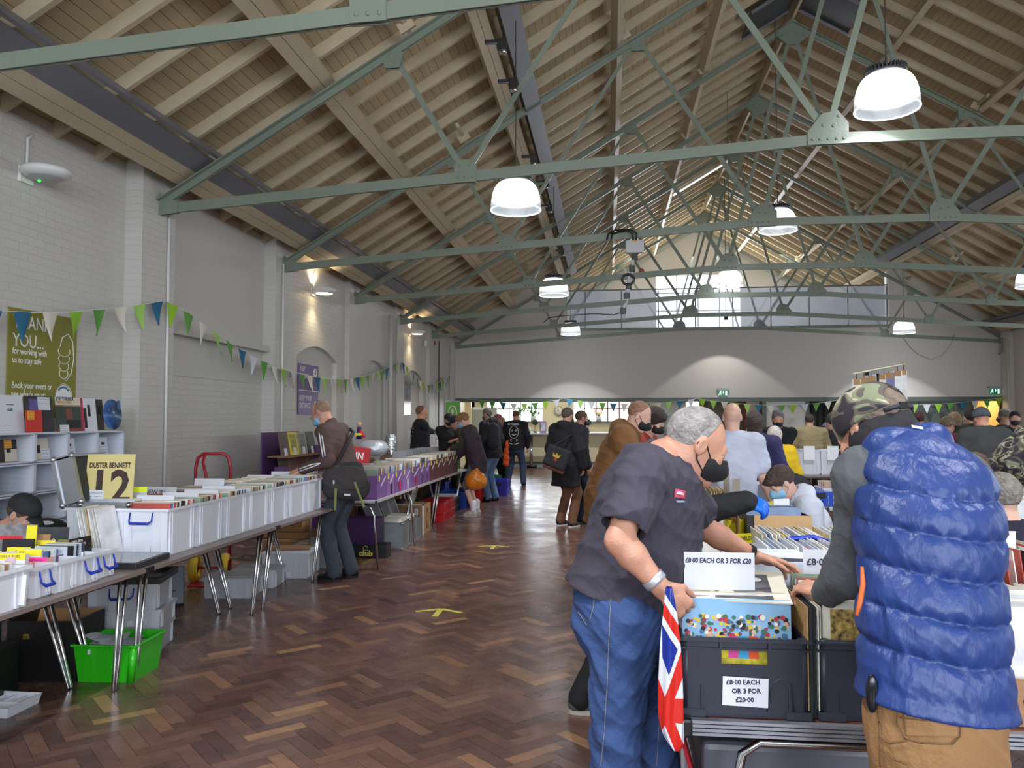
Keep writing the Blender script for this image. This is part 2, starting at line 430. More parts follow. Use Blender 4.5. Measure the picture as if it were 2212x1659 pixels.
def make_truss():
 t = thing('roof_truss', 'green steel roof truss', 'roof truss', (XC, 0, 0), 0, 'riveted steel roof trusses')
 g = 0.03
 P = lambda r, z: (r, 0, z)
 Z = lambda r: zch(XC+r)
 for a, c in ((-8.4, -4.95), (-4.95, -1.24), (-1.24, 1.24), (1.24, 4.95), (4.95, 8.4)):
  bb = MB()
  for yy in (-0.014, 0.014):
   bb.bar((a, yy, zbot(a)+0.05), (c, yy, zbot(c)+0.05), 0.012, 0.11)
  bb.bar((a, 0.03, zbot(a)+0.1), (c, 0.03, zbot(c)+0.1), 0.07, 0.012)
  bb.build('bottom_chord', M_TRUSS, t)
 for s in (-1, 1):
  bb = MB()
  upv = (s*SL, 0, 1)
  for yy in (-0.045, 0.045):
   bb.bar((s*8.45, yy, Z(8.45)), (0, yy, Z(0)), 0.075, 0.012, up=upv)
   bb.bar((s*8.45, yy*0.35, Z(8.45)-0.035), (0, yy*0.35, Z(0)-0.035), 0.012, 0.085, up=upv)
  bb.build('top_chord', M_TRUSS, t)
  for (a, za), (c, zc_), w in (((5.77, Z(5.77)), (4.95, zbot(4.95)+0.08), 0.06), ((4.95, zbot(4.95)+0.08), (3.0, Z(3.0)), 0.055), ((3.0, Z(3.0)), (1.24, zbot(1.24)+0.1), 0.07), ((1.24, zbot(1.24)+0.1), (0, Z(0)-0.1), 0.065)):
   bb = MB(); bb.bar((s*a, 0, za), (s*c, 0, zc_), 0.012, w, up=(0, 1, 0) if False else (1, 0, 0.3))
   bb.bar((s*a, 0.03, za), (s*c, 0.03, zc_), 0.05, 0.012, up=(1, 0, 0.3))
   bb.build('web_bar', M_TRUSS, t)
  z1 = zbot(4.95); z2 = zbot(1.24)
  for pts, rv in (([(4.95-0.12, z1-0.01), (4.95+0.12, z1-0.015), (4.95+0.12, z1+0.17), (4.95+0.06, z1+0.23), (4.95-0.05, z1+0.23), (4.95-0.12, z1+0.16)],
       [(4.95-0.075, z1+0.04), (4.95, z1+0.04), (4.95+0.075, z1+0.04), (4.95-0.055, z1+0.16), (4.95+0.06, z1+0.16)]),
      ([(1.24-0.2, z2-0.01), (1.24+0.2, z2-0.015), (1.24+0.2, z2+0.12), (1.24+0.06, z2+0.3), (1.24-0.1, z2+0.33), (1.24-0.2, z2+0.2)],
       [(1.24-0.15, z2+0.04), (1.24-0.08, z2+0.04), (1.24, z2+0.04), (1.24+0.08, z2+0.04), (1.24+0.15, z2+0.04), (1.24-0.05, z2+0.17), (1.24+0.05, z2+0.18), (1.24-0.1, z2+0.27)]),
      ([(8.4-0.02, 3.84), (8.4+0.06, 3.84), (8.4+0.06, 4.12), (8.4-0.02, 4.08), (8.4-0.22, 3.98), (8.4-0.22, 3.86)], [(8.36, 3.9), (8.25, 3.91)]),
      ([(5.77-0.1, Z(5.77)+0.02), (5.77+0.1, Z(5.77)-0.1), (5.77+0.06, Z(5.77)-0.2), (5.77-0.1, Z(5.77)-0.2), (5.77-0.14, Z(5.77)-0.05)], [(5.77, Z(5.77)-0.07), (5.77-0.06, Z(5.77)-0.15)]),
      ([(3.0-0.12, Z(3)+0.05), (3.0+0.12, Z(3)-0.08), (3.08, Z(3)-0.2), (2.9, Z(3)-0.2)], [(3.0, Z(3)-0.06), (2.96, Z(3)-0.13)])):
   bb = MB(); bb.prism([(s*p[0], p[1]) for p in (pts if s > 0 else pts[::-1])], -0.03, -0.02, 'xz'); bb.prism([(s*p[0], p[1]) for p in (pts if s > 0 else pts[::-1])], 0.022, 0.03, 'xz')
   for (a, c) in rv: dome(bb, (s*a, -0.03, c), 0.017, 1)
   bb.build('gusset_plate', M_TRUSS, t)
 bb = MB()
 pts = [(-0.3, Z(.3)-0.02), (0, Z(0)+0.1), (0.3, Z(.3)-0.02), (0.24, Z(.3)-0.12), (0.1, Z(0)-0.42), (-0.1, Z(0)-0.42), (-0.24, Z(.3)-0.12)]
 bb.prism(pts[::-1], -0.03, -0.02, 'xz'); bb.prism(pts[::-1], 0.022, 0.03, 'xz')
 for a in (-0.2, -0.1, 0, 0.1, 0.2): dome(bb, (a, -0.03, 8.86-abs(a)*0.6), 0.017, 1)
 for a in (-0.06, 0.06): dome(bb, (a, -0.03, 8.72), 0.017, 1)
 bb.build('ridge_gusset', M_TRUSS, t)
 bb = MB()
 for s in (-1, 1):
  for r in (5.6, 3.2, 1.65):
   zc_ = Z(r)+up(0.13)
   bb.M = Matrix.Translation((s*r, 0, zc_)) @ Matrix.Rotation(s*math.atan(SL), 4, 'Y')
   bb.box((-0.09, -0.05, -0.06), (0.09, -0.02, 0.06)); bb.box((-0.02, -0.42, 0.02), (0.03, 0.42, 0.09))
   bb.M = None
 bb.build('cleat', M_CREAM, t)
 return t
tr0 = make_truss()
ords = ['riveted green steel roof truss closest overhead with pale sheen', 'green steel truss crossing behind the nearer large pendant lamp', 'green steel truss one bay beyond the large central lamp', 'green steel truss carrying the white junction box and hanging cable arm',
  'green steel truss fourth from the gallery railing', 'green steel truss two bays before the far cream wall', 'green steel truss set right against the far cream wall', 'green steel truss inside the gallery just past its railing']
for i, l in enumerate(ords):
 o = tr0 if i == 0 else copy_tree(tr0)
 o.location = (XC, 4.9+3.5*i, 0)
 o['label'] = l
def wall_left():
 bb = MB()
 T = 0.35
 ztop = lambda x: zch(x)+up(0.40)
 bb.box((XL-T, YB, 0), (XL, YF+3.8, ztop(XL)))
 o = bb.build('wall_left', M_BRICK, kind='structure')
 b2 = MB()
 for k in range(-2, 7):
  yc = 8.4+3.5*k
  b2.box((XL, yc-0.33, 0), (XP, yc+0.33, ztop(XP)-0.05))
 b2.build('wall_left_piers', [M_BRICK], o)
 zt = ztop(XL)-0.02
 for k in range(1, 6):
  ya, yb_ = 8.4+3.5*k+0.33, 8.4+3.5*(k+1)-0.33
  b3 = MB()
  yc = (ya+yb_)/2; hw = 0.98
  z_s, rise = 2.62, 0.22
  xf = XL+0.10
  b3.box((XL, ya, 0), (xf, yc-hw, zt)); b3.box((XL, yc+hw, 0), (xf, yb_, zt))
  n = 12
  for i in range(n):
   a = -1+2*i/n; c = -1+2*(i+1)/n
   za = z_s+rise*(1-a*a); zc_ = z_s+rise*(1-c*c)
   b3.prism([(yc+hw*a, za), (yc+hw*c, zc_), (yc+hw*c, zt), (yc+hw*a, zt)], XL, xf, 'yz')
  b3.build('wall_left_niche', M_BRICK, o)
  b4 = MB(); b4.box((XL, yc-hw, 0.95), (XL+0.012, yc+hw, z_s+rise)); b4.build('wall_left_niche_plaster', M_PLAST, o)
 ya, yb_ = 8.4+0.33, 11.9-0.33
 p0 = atX(360, 700, XL+0.1); p1 = atX(606, 752, XL+0.1)
 b5 = MB(); zl = 2.62
 b5.box((XL, ya, 2.58), (XL+0.12, yb_, 2.66))
 b5.build('wall_left_ledge', M_PLAST, o)
 b6 = MB(); b6.box((XL, ya+0.02, 2.66), (XL+0.01, yb_-0.02, zt)); b6.box((XL, ya+0.2, 2.1), (XL+0.01, yb_-0.25, 2.58)); b6.build('wall_left_plaster', M_PLAST, o)
wall_left()
MB().box((XR, YB, 0), (XR+0.3, YF+0.3, 4.4)).build('wall_right', M_WALLF, kind='structure')
MB().box((XR-0.14, YF-0.5, 0), (XR, YF, 4.2)).build('wall_right_pier', M_WALLF, kind='structure')
def wall_back():
 bb = MB()
 segs = [(-5.5, -3.4, 0, 6), (-3.4, -0.4, 0, 1.7), (-3.4, -0.4, 4.7, 6), (-0.4, 1.75, 0, 6.5), (1.75, 5.15, 0, 1.6), (1.75, 5.15, 5.6, 9.6), (5.15, 7.3, 0, 6.5), (7.3, 10.3, 0, 1.7), (7.3, 10.3, 4.7, 6), (10.3, 12.1, 0, 6)]
 for x0, x1, z0, z1 in segs: bb.box((x0, YB-0.3, z0), (x1, YB, min(z1, 9.6)))
 bb.box((-0.4, YB-0.3, 6.0), (1.75, YB, 8.4)); bb.box((5.15, YB-0.3, 6.0), (7.3, YB, 8.4))
 bb.build('wall_back', M_WALLF, kind='structure')
 for i, (x0, x1, z0, z1) in enumerate(((-3.4, -0.4, 1.7, 4.7), (1.75, 5.15, 1.6, 5.6), (7.3, 10.3, 1.7, 4.7))):  # windows behind the camera, unseen and assumed from the cool light
  w = MB()
  for k in range(5):
   x = x0+(x1-x0)*k/4; w.box((x-0.025, YB-0.2, z0), (x+0.025, YB-0.15, z1))
  for k in range(5):
   z = z0+(z1-z0)*k/4; w.box((x0, YB-0.2, z-0.025), (x1, YB-0.15, z+0.025))
  w.build('window_%d' % (i+10), mat('white_frame', (230, 230, 228), 0.4), kind='structure')
wall_back()
b = MB()
XG0, XG1 = -1.28, 8.5
ZH, ZM = 2.25, 4.42
b.box((-5.15, YF, ZH), (12, YF+0.2, ZM))
def wing(x0, x1):
 n = 6
 for i in range(n):
  a = x0+(x1-x0)*i/n; c = x0+(x1-x0)*(i+1)/n
  b.prism([(a, ZM), (c, ZM), (c, zch(c)+up(0.35)), (a, zch(a)+up(0.35))], YF, YF+0.12, 'xz')
wing(-5.15, XG0); wing(XG1, 12.0)
b.build('wall_far', M_WALLF, kind='structure')
b = MB(); b.box((XG1-0.03, YF-0.02, ZM), (XG1+0.04, YF+0.14, zch(XG1)+0.25)); b.box((XG0-0.04, YF-0.02, ZM), (XG0+0.03, YF+0.14, zch(XG0)+0.25)); b.build('trim_30', mat('white_frame', (230, 230, 228), 0.4), kind='structure')
MB().box((-5.15, YF+0.2, 4.1), (12, YG, 4.4)).build('ceiling', M_WALLF, kind='structure')
b = MB(); wx0, wx1, wz0, wz1 = 1.9, 5.25, 5.2, 7.35
def gz(x): return zch(x)+up(0.4)
for a, c in ((-5, wx0), (wx1, 12)):
 n = 4
 for i in range(n):
  p = a+(c-a)*i/n; q = a+(c-a)*(i+1)/n
  b.prism([(p, 4.4), (q, 4.4), (q, gz(q)), (p, gz(p))], YG, YG+0.2, 'xz')
b.box((wx0, YG, 4.4), (wx1, YG+0.2, wz0)); b.prism([(wx0, wz1), (wx1, wz1), (wx1, gz(wx1)), (XC, gz(XC)), (wx0, gz(wx0))], YG, YG+0.2, 'xz')
b.build('wall_gallery_gable', M_WALLF, kind='structure')
b = MB()
for k in range(5): x = wx0+(wx1-wx0)*k/4; b.box((x-0.03, YG+0.05, wz0), (x+0.03, YG+0.1, wz1))
for k in range(4): z = wz0+(wz1-wz0)*k/3; b.box((wx0, YG+0.05, z-0.025), (wx1, YG+0.1, z+0.025))
b.build('window_1', mat('white_frame', (230, 230, 228), 0.4), kind='structure')
b = MB();
for s in (-1, 1): b.bar((XC, YG-0.03, gz(XC)-0.28), (XC+s*5.2, YG-0.03, gz(XC+5.2)-0.28), 0.05, 0.16, up=(s*SL, 0, 1))
b.build('trim_31', mat('pale_green_paint', (178, 186, 178), 0.5), kind='structure')
rail = thing('gallery_railing', 'gallery railing of steel posts and glass hung with cloudy plastic sheeting', 'railing', (0, YF-0.06, 4.42))
M_RAIL = mat('rail_steel', (120, 122, 122), 0.35, 0.7)
b = MB(); b.box((XG0, -0.02, 1.24), (XG1, 0.03, 1.28)); b.build('handrail', M_RAIL, rail)
b = MB(); b.box((XG0, -0.04, -0.03), (XG1, 0.04, 0.04)); b.build('bottom_rail', M_TRUSS, rail)
np_ = 9
for k in range(np_):
 x = XG0+0.55+(XG1-XG0-0.6)*k/(np_-1)
 MB().box((x-0.018, -0.05, 0), (x+0.018, -0.02, 1.22)).build('post', M_RAIL, rail)
rows = []
rr = random.Random(5)
nx = 90
for j in range(9):
 z = 0.03+1.2*j/8
 rows.append([(XG0+0.05+(XG1-XG0-0.1)*i/nx, 0.0+0.012*math.sin(i*1.7+j*0.5)+0.01*math.sin(i*0.63+j*1.1), z) for i in range(nx+1)])
b = MB(); b.grid(rows)
sh = b.build('plastic_sheeting', clearplastic('cloudy_sheeting', (190, 198, 212), 0.30, 0.2), rail)
MB().box((XG0+0.05, 0.03, 0.05), (XG1-0.05, 0.036, 1.2)).build('glass_panel', clearplastic('rail_glass', (220, 230, 240), 0.85, 0.03), rail)
lamp_light('AREA', 'window_daylight', (3.6, YG-0.1, 6.3), 260, (0.86, 0.92, 1.0), (-PI/2, 0, 0), shape='RECTANGLE', size=3.2, size_y=2.0)  # area lamp standing in for daylight through the gable window
lamp_light('AREA', 'gallery_ceiling_light', (3.6, 29.6, 7.4), 160, (0.92, 0.95, 1.0), (0, 0, 0), shape='RECTANGLE', size=6, size_y=2.0)  # added fill lamp that brightens the gallery, no real fitting
b = MB(); b.box((-4.95, YF-0.03, ZH-0.13), (11.85, YF+0.25, ZH)); b.build('trim_40', M_DGREEN, kind='structure')
b = MB()
for px in (1652, 1745, 1385):
 x = atY(px, 900, YF).x
 b.box((x-0.05, YF, 0), (x+0.05, YF+0.15, ZH-0.1))
b.box((-4.95, YF, 0), (-4.8, YF+0.15, ZH))
b.build('trim_41', M_DGREEN, kind='structure')
# ================================================================= pendant lamps
M_HOUS = mat('lamp_housing', (90, 92, 96), 0.4, 0.6)
M_LED = mat('led_disc', (255, 252, 245), 0.3, emit=14.0)
M_WHITE = mat('white_plastic', (228, 228, 226), 0.4)
M_BLACKP = mat('black_plastic', (22, 22, 24), 0.4)
M_CHROME = mat('chrome', (200, 202, 206), 0.18, 1.0)
def reflector_mat():
 m = bpy.data.materials.new('lamp_reflector'); m.use_nodes = True; N = m.node_tree.nodes; L = m.node_tree.links
 out = N['Material Output']; p = N['Principled BSDF']
 p.inputs['Base Color'].default_value = (0.03, 0.035, 0.04, 1); p.inputs['Roughness'].default_value = 0.15
 p.inputs['Emission Color'].default_value = (0.93, 0.96, 1, 1)
 tc = N.new('ShaderNodeTexCoord'); sx = N.new('ShaderNodeSeparateXYZ'); L.new(tc.outputs['Object'], sx.inputs[0])
 mr = N.new('ShaderNodeMapRange'); mr.inputs[1].default_value = 0.09; mr.inputs[2].default_value = 0.24; mr.inputs[3].default_value = 0.5; mr.inputs[4].default_value = 6.0
 L.new(sx.outputs['Z'], mr.inputs[0]); L.new(mr.outputs[0], p.inputs['Emission Strength']); p.inputs['Specular IOR Level'].default_value = 0.1
 tr = N.new('ShaderNodeBsdfTransparent'); mx = N.new('ShaderNodeMixShader')
 m2 = N.new('ShaderNodeMapRange'); m2.inputs[1].default_value = 0.0; m2.inputs[2].default_value = 0.19; m2.inputs[3].default_value = 0.40; m2.inputs[4].default_value = 0.95
 L.new(sx.outputs['Z'], m2.inputs[0]); L.new(m2.outputs[0], mx.inputs[0]); L.new(tr.outputs[0], mx.inputs[1]); L.new(p.outputs[0], mx.inputs[2]); L.new(mx.outputs[0], out.inputs[0])
 return m
M_REFL = reflector_mat()
def make_pendant():
 t = thing('pendant_lamp', 'pendant', 'pendant lamp', (0, 0, 0), 0, 'bell shaped pendant lamps')
 R = 0.29
 b = MB(); prof = []
 for i in range(13):
  a = i/12; r = R*math.cos(a*1.02)**0.75*(1)+0.0; z = 0.33*math.sin(a*PI/2)**1.05
  r = 0.135+(R-0.135)*(1-a**2.1)
  prof.append((r, z))
 rows = []
 n = 64
 for (r, z) in prof: rows.append([((r+0.003*(k % 2))*math.cos(2*PI*k/n), (r+0.003*(k % 2))*math.sin(2*PI*k/n), z) for k in range(n)])
 b.grid(rows, True); b.build('reflector', M_REFL, t)
 b = MB(); b.tube([(R*math.cos(2*PI*k/40), R*math.sin(2*PI*k/40), 0.0) for k in range(41)], 0.008, 6, False); b.build('reflector_rim', mat('lit_rim', (235, 242, 255), 0.3, emit=1.5), t)
 b = MB(); b.lathe([(0, 0.325), (0.13, 0.325), (0.17, 0.33), (0.17, 0.36), (0.12, 0.37), (0.12, 0.40), (0, 0.40)])
 for k in range(32):
  a = 2*PI*k/32; b.bar((0.12*math.cos(a), 0.12*math.sin(a), 0.38), (0.185*math.cos(a), 0.185*math.sin(a), 0.38), 0.008, 0.05)
 b.build('heat_sink', M_HOUS, t)
 b = MB(); b.lathe([(0, 0.318), (0.12, 0.318), (0.12, 0.324)]); b.build('led_disc', M_LED, t)
 return t
def lamp_wire(t, h):
 b = MB(); b.tube([(0, 0, 0.4), (0, 0, 0.4+h)], 0.006, 6, False); b.tube([(-0.03, 0, 0.45), (0, 0, 0.40), (0.03, 0, 0.45), (0, 0, 0.52), (-0.03, 0, 0.45)], 0.006, 6, False)
 b.build('suspension_wire', M_HOUS, t)
pl = make_pendant()
lamps = [((-1.06, 9.25, 4.0), 'bell pendant lamp hanging past the second roof truss, on the side of the brick wall'), ((-1.08, 16.1, 4.05), 'bell pendant lamp in the middle of the row nearest the brick wall'),
   ((-1.12, 24.1, 4.1), 'small far bell pendant lamp close to the cream wall on the brick wall side'), ((2.64, 7.95, 4.52), 'largest bell pendant lamp, high up and glaring white'),
   ((2.67, 13.1, 4.55), 'bell pendant lamp half hidden by the gusset of the third truss'), ((2.67, 18.3, 4.52), 'bell pendant lamp glowing in front of the gallery window'),
   ((8.45, 24.4, 4.05), 'bell pendant lamp hanging by the far end of the gallery railing'), ((7.75, 15.8, 4.0), 'bell pendant lamp cut off by the edge of the photo'),
   ((-1.06, 2.0, 4.0), 'bell pendant lamp overhead, nearest the photographer'), ((2.64, 2.7, 4.52), 'bell pendant lamp above the dark crates'), ((7.75, 8.3, 4.0), 'bell pendant lamp over the far side stalls')]
for i, (p, l) in enumerate(lamps):
 o = pl if i == 0 else copy_tree(pl)
 place(o, p, 0.3*i, l)
 if i:
  pass
for i, (p, l) in enumerate(lamps):
 o = [x for x in COL.objects if x.get('label') == l][0]
 lamp_wire(o, zch(p[0])+0.35-p[2]-0.4)
 lamp_light('SPOT', 'lamp_beam', (0, 0, 0.30), 340, (0.93, 0.96, 1.0), (0, 0, 0), o, spot_size=math.radians(98), spot_blend=0.12, shadow_soft_size=0.05)
 lamp_light('POINT', 'lamp_glow', (0, 0, 0.2), 24, (0.93, 0.96, 1.0), (0, 0, 0), o, shadow_soft_size=0.15)
t = thing('spotlight', 'small dark spotlight fixed to the last truss above the far wall', 'spotlight', (3.5, 24.75, 4.55))  # source of the wall arc is unseen; this fixture is added to cast it
b = MB(); b.lathe([(0, 0.16), (0.05, 0.16), (0.06, 0.02), (0.065, 0), (0.05, 0.0), (0.045, 0.05), (0, 0.05)]); b.build('housing', M_HOUS, t)
b = MB(); b.tube([(0, 0, 0.15), (0, 0, 4.3)], 0.008, 6); b.build('drop_rod', M_HOUS, t)
lamp_light('SPOT', 'spot_beam', (0, 0, 0.03), 150, (1.0, 0.98, 0.94), (0, 0, 0), t, spot_size=math.radians(101), spot_blend=0.15, shadow_soft_size=0.04)
t = thing('tube_light', 'lit fluorescent tube light fixed to the sloping roof near the ridge', 'tube light', (0, 23.4, 0))
a = Vector((XC-1.6, 0, zch(XC-1.6)-0.02)); c = Vector((XC-0.12, 0, zch(XC-0.12)-0.02))
b = MB(); b.bar(a, c, 0.09, 0.05, up=(-SL, 0, 1)); b.build('batten', M_WHITE, t)
b = MB(); d = Vector((SL, 0, -1)).normalized()*0.035; b.bar(a+d, c+d, 0.06, 0.03, up=(-SL, 0, 1)); b.build('tube', mat('tube_glow', (255, 248, 230), 0.3, emit=4), t)
# ================================================================= wall lights
def wall_light(p, label, lit):
 t = thing('wall_light', label, 'wall light', p, 0, 'disc lights on the brick wall')
 b = MB(); n = 20
 prof = [(0.0, 0.0), (0.15, 0.0), (0.205, 0.03), (0.21, 0.055), (0.20, 0.08), (0.0, 0.085)]
 rows = [[(0.21+r*math.cos(2*PI*k/n), 1.0*r*math.sin(2*PI*k/n), z) for k in range(n)] for r, z in prof]
 b.grid(rows, True); b.build('disc_body', M_WHITE, t)
 b = MB(); rows = [[(0.21+r*math.cos(2*PI*k/n), r*math.sin(2*PI*k/n), z) for k in range(n)] for r, z in ((0.0, -0.014), (0.11, -0.01), (0.145, 0.0))]
 b.grid(rows, True)
 b.build('diffuser', mat('lit_diffuser', (255, 226, 170), 0.4, emit=9) if lit else mat('unlit_diffuser', (196, 200, 204), 0.4), t)
 b = MB(); b.cbox((0.012, 0, 0.03), (0.03, 0.16, 0.14)); b.build('wall_bracket', M_WHITE, t)
 b = MB(); b.tube([(0.02, 0, 0.09), (0.02, 0, 0.36), (0.03, 0.06, 0.42)], 0.012, 6); b.build('conduit', M_WHITE, t)
 if lit:
  lamp_light('SPOT', 'wall_light_beam', (0.20, 0, -0.03), 34, (1.0, 0.80, 0.50), (0, math.radians(-14), 0), t, spot_size=math.radians(120), spot_blend=0.6, shadow_soft_size=0.06)
  lamp_light('SPOT', 'wall_light_up', (0.12, 0, 0.12), 26, (1.0, 0.80, 0.50), (PI, 0, 0), t, spot_size=math.radians(130), spot_blend=0.6, shadow_soft_size=0.06)
 else:
  b = MB(); b.ball((0.12, 0.03, -0.012), 0.012, 8, 6); b.build('indicator_led', mat('green_led', (30, 255, 60), 0.3, emit=6), t)
for (px, py, lit, lab) in ((100, 380, 0, 'white disc wall light, switched off with a small green indicator'), (688, 632, 1, 'glowing disc wall light above the purple distance poster'), (893, 720, 1, 'glowing disc wall light further along above the grey poster')):
 p = atX(px, py, XL+0.11+0.1); wall_light((XL+(0.10 if px > 600 else 0.0), p.y, p.z-0.02), lab, lit)
# ================================================================= conduits, pipes, small wall things
def pipe(name, label, pts, r, m, cat, group=None):
 b = MB(); b.tube(pts, r, 8); o = b.build(name, m); return tag(o, label, cat, group)
y1 = 8.56
pipe('conduit', 'white conduit running down the pier beside the ledge', [(XP+0.02, y1, 3.95), (XP+0.02, y1, 0.75)], 0.016, M_WHITE, 'conduit')
p = atX(607, 1003, XP+0.02)
o = thing('socket_conduit', 'white conduit ending in a grey switch box on the pier', 'conduit', (XP+0.02, p.y, 0))
b = MB(); b.tube([(0, 0, 3.95), (0, 0, p.z)], 0.016, 8); b.build('pipe', M_WHITE, o)
b = MB(); b.cbox((0.02, 0, p.z-0.06), (0.07, 0.11, 0.16)); b.build('switch_box', mat('grey_box', (170, 174, 178), 0.4), o)
for px, r, lab in ((843, 0.05, 'thick pale drainpipe on the wall before the fifth pier'), (857, 0.015, 'thin pipe beside the thick drainpipe')):
 p = atX(px, 800, XP+0.02); pipe('wall_pipe', lab, [(XP+0.02, p.y, 3.95), (XP+0.02, p.y, 0.4)], r, M_PLAST, 'pipe')
for px in (941, 966):
 p = atX(px, 800, XL+0.03); pipe('wall_pipe', 'thin dark cable pipe near the far corner' if px < 950 else 'thin pale pipe in the far corner of the brick wall', [(XL+0.13, p.y, 3.9), (XL+0.13, p.y, 0.4)], 0.014, mat('dark_pipe', (70, 70, 68), 0.5) if px < 950 else M_PLAST, 'pipe')
p = atX(938, 741, XL+0.2); o = MB().ball((0, 0, 0), 0.06, 12, 8, (0.7, 1, 1)).build('alarm_beacon', mat('red_plastic', (170, 20, 24), 0.3)); o.location = p; tag(o, 'small red alarm beacon high on the brick wall', 'alarm')
p = atX(920, 742, XL+0.2); o = MB().cbox((0, 0, 0), (0.06, 0.12, 0.16)).build('alarm_box', M_WHITE, bevel=0.01); o.location = p; tag(o, 'white alarm box high on the brick wall', 'alarm box')
p = atY(1386, 586, YG-0.05); o = MB().ball((0, 0, 0), 0.11, 14, 8, (1, 0.4, 1)).build('fire_bell', mat('red_plastic', (170, 20, 24), 0.3)); o.location = p; tag(o, 'round red fire bell on the gallery gable', 'fire bell')
p = atY(2195, 792, YF-0.05); o = MB().cbox((0, 0, 0), (0.13, 0.08, 0.2)).build('thermostat', M_WHITE, bevel=0.01); o.location = p; tag(o, 'little white box on the far wall by the corner', 'wall box')
pts = [atY(x, y, YF-0.04) for x, y in ((1940, 712), (1952, 730), (1968, 752), (1985, 766), (2010, 776), (2035, 768), (2055, 742), (2062, 722))]
b = MB(); b.tube(pts, 0.008, 6); tag(b.build('hanging_cable', mat('pale_cable', (170, 168, 160), 0.5)), 'thin pale cable sagging across the far wall', 'cable')
for px in (2184, 2197, 2208):
 p = atY(px, 750, YF-0.25); pipe('corner_pipe', {2184: 'bent pale pipe nearest the far wall in the far corner', 2197: 'middle bent pale pipe in the far corner', 2208: 'slim cream pipe against the side wall'}[px], [(min(p.x, XR-0.2), p.y, 4.0), (min(p.x, XR-0.2), p.y, 3.6), (min(p.x, XR-0.2)-0.1, p.y, 3.5)] if px < 2200 else [(XR-0.17, p.y-0.3, 3.9), (XR-0.17, p.y-0.3, 0.1)], 0.03, M_PLAST, 'pipe')
def exit_sign(px, py, lab):
 p = atY(px, py, YF-0.06); t = thing('exit_sign', lab, 'exit sign', (p.x, YF, p.z), 0, 'green running man exit signs')
 b = MB(); b.box((-0.19, -0.07, 0.06), (0.19, -0.0, 0.13)); b.build('light_housing', mat('grey_box', (170, 174, 178), 0.4), t)
 b = MB(); b.box((-0.15, -0.05, -0.12), (0.15, -0.03, 0.06)); b.build('sign_panel', mat('exit_green', (8, 110, 84), 0.3, emit=0.5), t)
 b = MB(); z = -0.03
 b.box((0.07, -0.054, -0.1), (0.12, -0.052, 0.04)); b.prism([(-0.01, 0.01), (0.03, 0.01), (0.01, -0.06)], -0.054, -0.052, 'xz'); b.box((0.004, -0.054, 0.0), (0.016, -0.052, 0.045))
 b.ball((-0.07, -0.052, 0.035), 0.012, 8, 6); b.tube([(-0.075, -0.052, 0.02), (-0.09, -0.052, -0.03), (-0.12, -0.052, -0.06), (-0.13, -0.052, -0.1)], 0.009, 6); b.tube([(-0.09, -0.052, -0.03), (-0.06, -0.052, -0.05), (-0.065, -0.052, -0.09)], 0.009, 6); b.tube([(-0.11, -0.052, 0.0), (-0.08, -0.052, 0.015), (-0.05, -0.052, -0.01)], 0.008, 6)
 b.build('pictogram', mat('sign_white', (235, 250, 240), 0.3, emit=1.2), t)
exit_sign(1562, 847, 'green exit sign over the middle of the folding doors'); exit_sign(2150, 843, 'green exit sign over the lit corridor')
for k, (px, py) in enumerate(((1085, 100), (1109, 184), (1153, 345), (1180, 398), (1188, 450), (1216, 545))):
 p = atX(px, py, XC-4.40); t = thing('clamp_light', 'small black clamp light on the grey roof beam, %s from the near end' % ('first', 'second', 'third', 'fourth', 'fifth', 'sixth')[k], 'clamp light', p)
 b = MB(); b.cbox((0, 0, 0), (.08, .10, .12)); b.build('lamp_body', M_BLACKP, t, .01); b = MB(); b.box((-.16, -.02, .03), (-.03, .02, .06)); b.build('clamp', M_BLACKP, t); b = MB(); b.ball((.02, -.04, -.07), .03, 8, 6); b.build('lens', M_CHROME, t)
for s_ in (-1, 1):
 a = (XC+s_*.12, 14.7, zch(XC+s_*.12)+up(.2)); c = (XC+s_*.95, 14.7, zch(XC+s_*.95)+up(.2))
 t = thing('roof_hatch', 'dark hatch panel beside the ridge above the fourth truss, %s slope' % ('brick wall' if s_ < 0 else 'opposite'), 'hatch', (0, 0, 0))
 b = MB(); b.bar(a, c, 1.0, .05, up=(s_*SL, 0, 1)); b.build('panel', mat('hatch_dark', (52, 54, 58), .4), t)
 b = MB()
 for y_ in (-.5, .5): b.bar((a[0], 14.7+y_, a[2]-.03), (c[0], 14.7+y_, c[2]-.03), .04, .05, up=(s_*SL, 0, 1))
 b.build('frame', M_STEEL, t)
p = atY(1371, 534, 11.78)
t = thing('junction_box', 'white junction box hanging on the truss with looped black cables', 'junction box', (p.x, 11.80, p.z))
b = MB(); b.box((-0.13, -0.08, -0.09), (0.13, 0.0, 0.09)); b.build('box', mat('pale_box', (196, 196, 200), 0.4), t, 0.008)
b = MB(); b.box((-0.03, -0.084, 0.065), (0.04, -0.081, 0.085)); b.build('warning_sticker', mat('sticker_orange', (230, 170, 40), 0.5), t)
for s, dx in ((0, 0.0), (1, 0.06)):
 b = MB(); pts = [(-0.02+dx*0.7, -0.03, 0.09), (-0.03+dx, -0.03, 0.2), (-0.12+dx, -0.03, 0.26), (-0.28+dx, 0.03, 0.265-0.02*s), (-0.38+dx, 0.06, 0.22), (-0.40+dx, 0.07, 0.14)]
 b.tube(pts, 0.014, 8); b.build('cable', M_BLACKP, t)
t = thing('cable_arm', 'jointed white and black cable arm dangling below the junction box', 'cable arm', (p.x, 11.78, p.z-0.12))
q = [(0, 0), (-0.02, -0.03), (-0.04, -0.17), (-0.09, -0.2), (-0.09, -0.42), (-0.11, -0.45), (-0.12, -0.56), (-0.14, -0.7), (-0.17, -0.78), (-0.165, -0.98)]
b = MB()
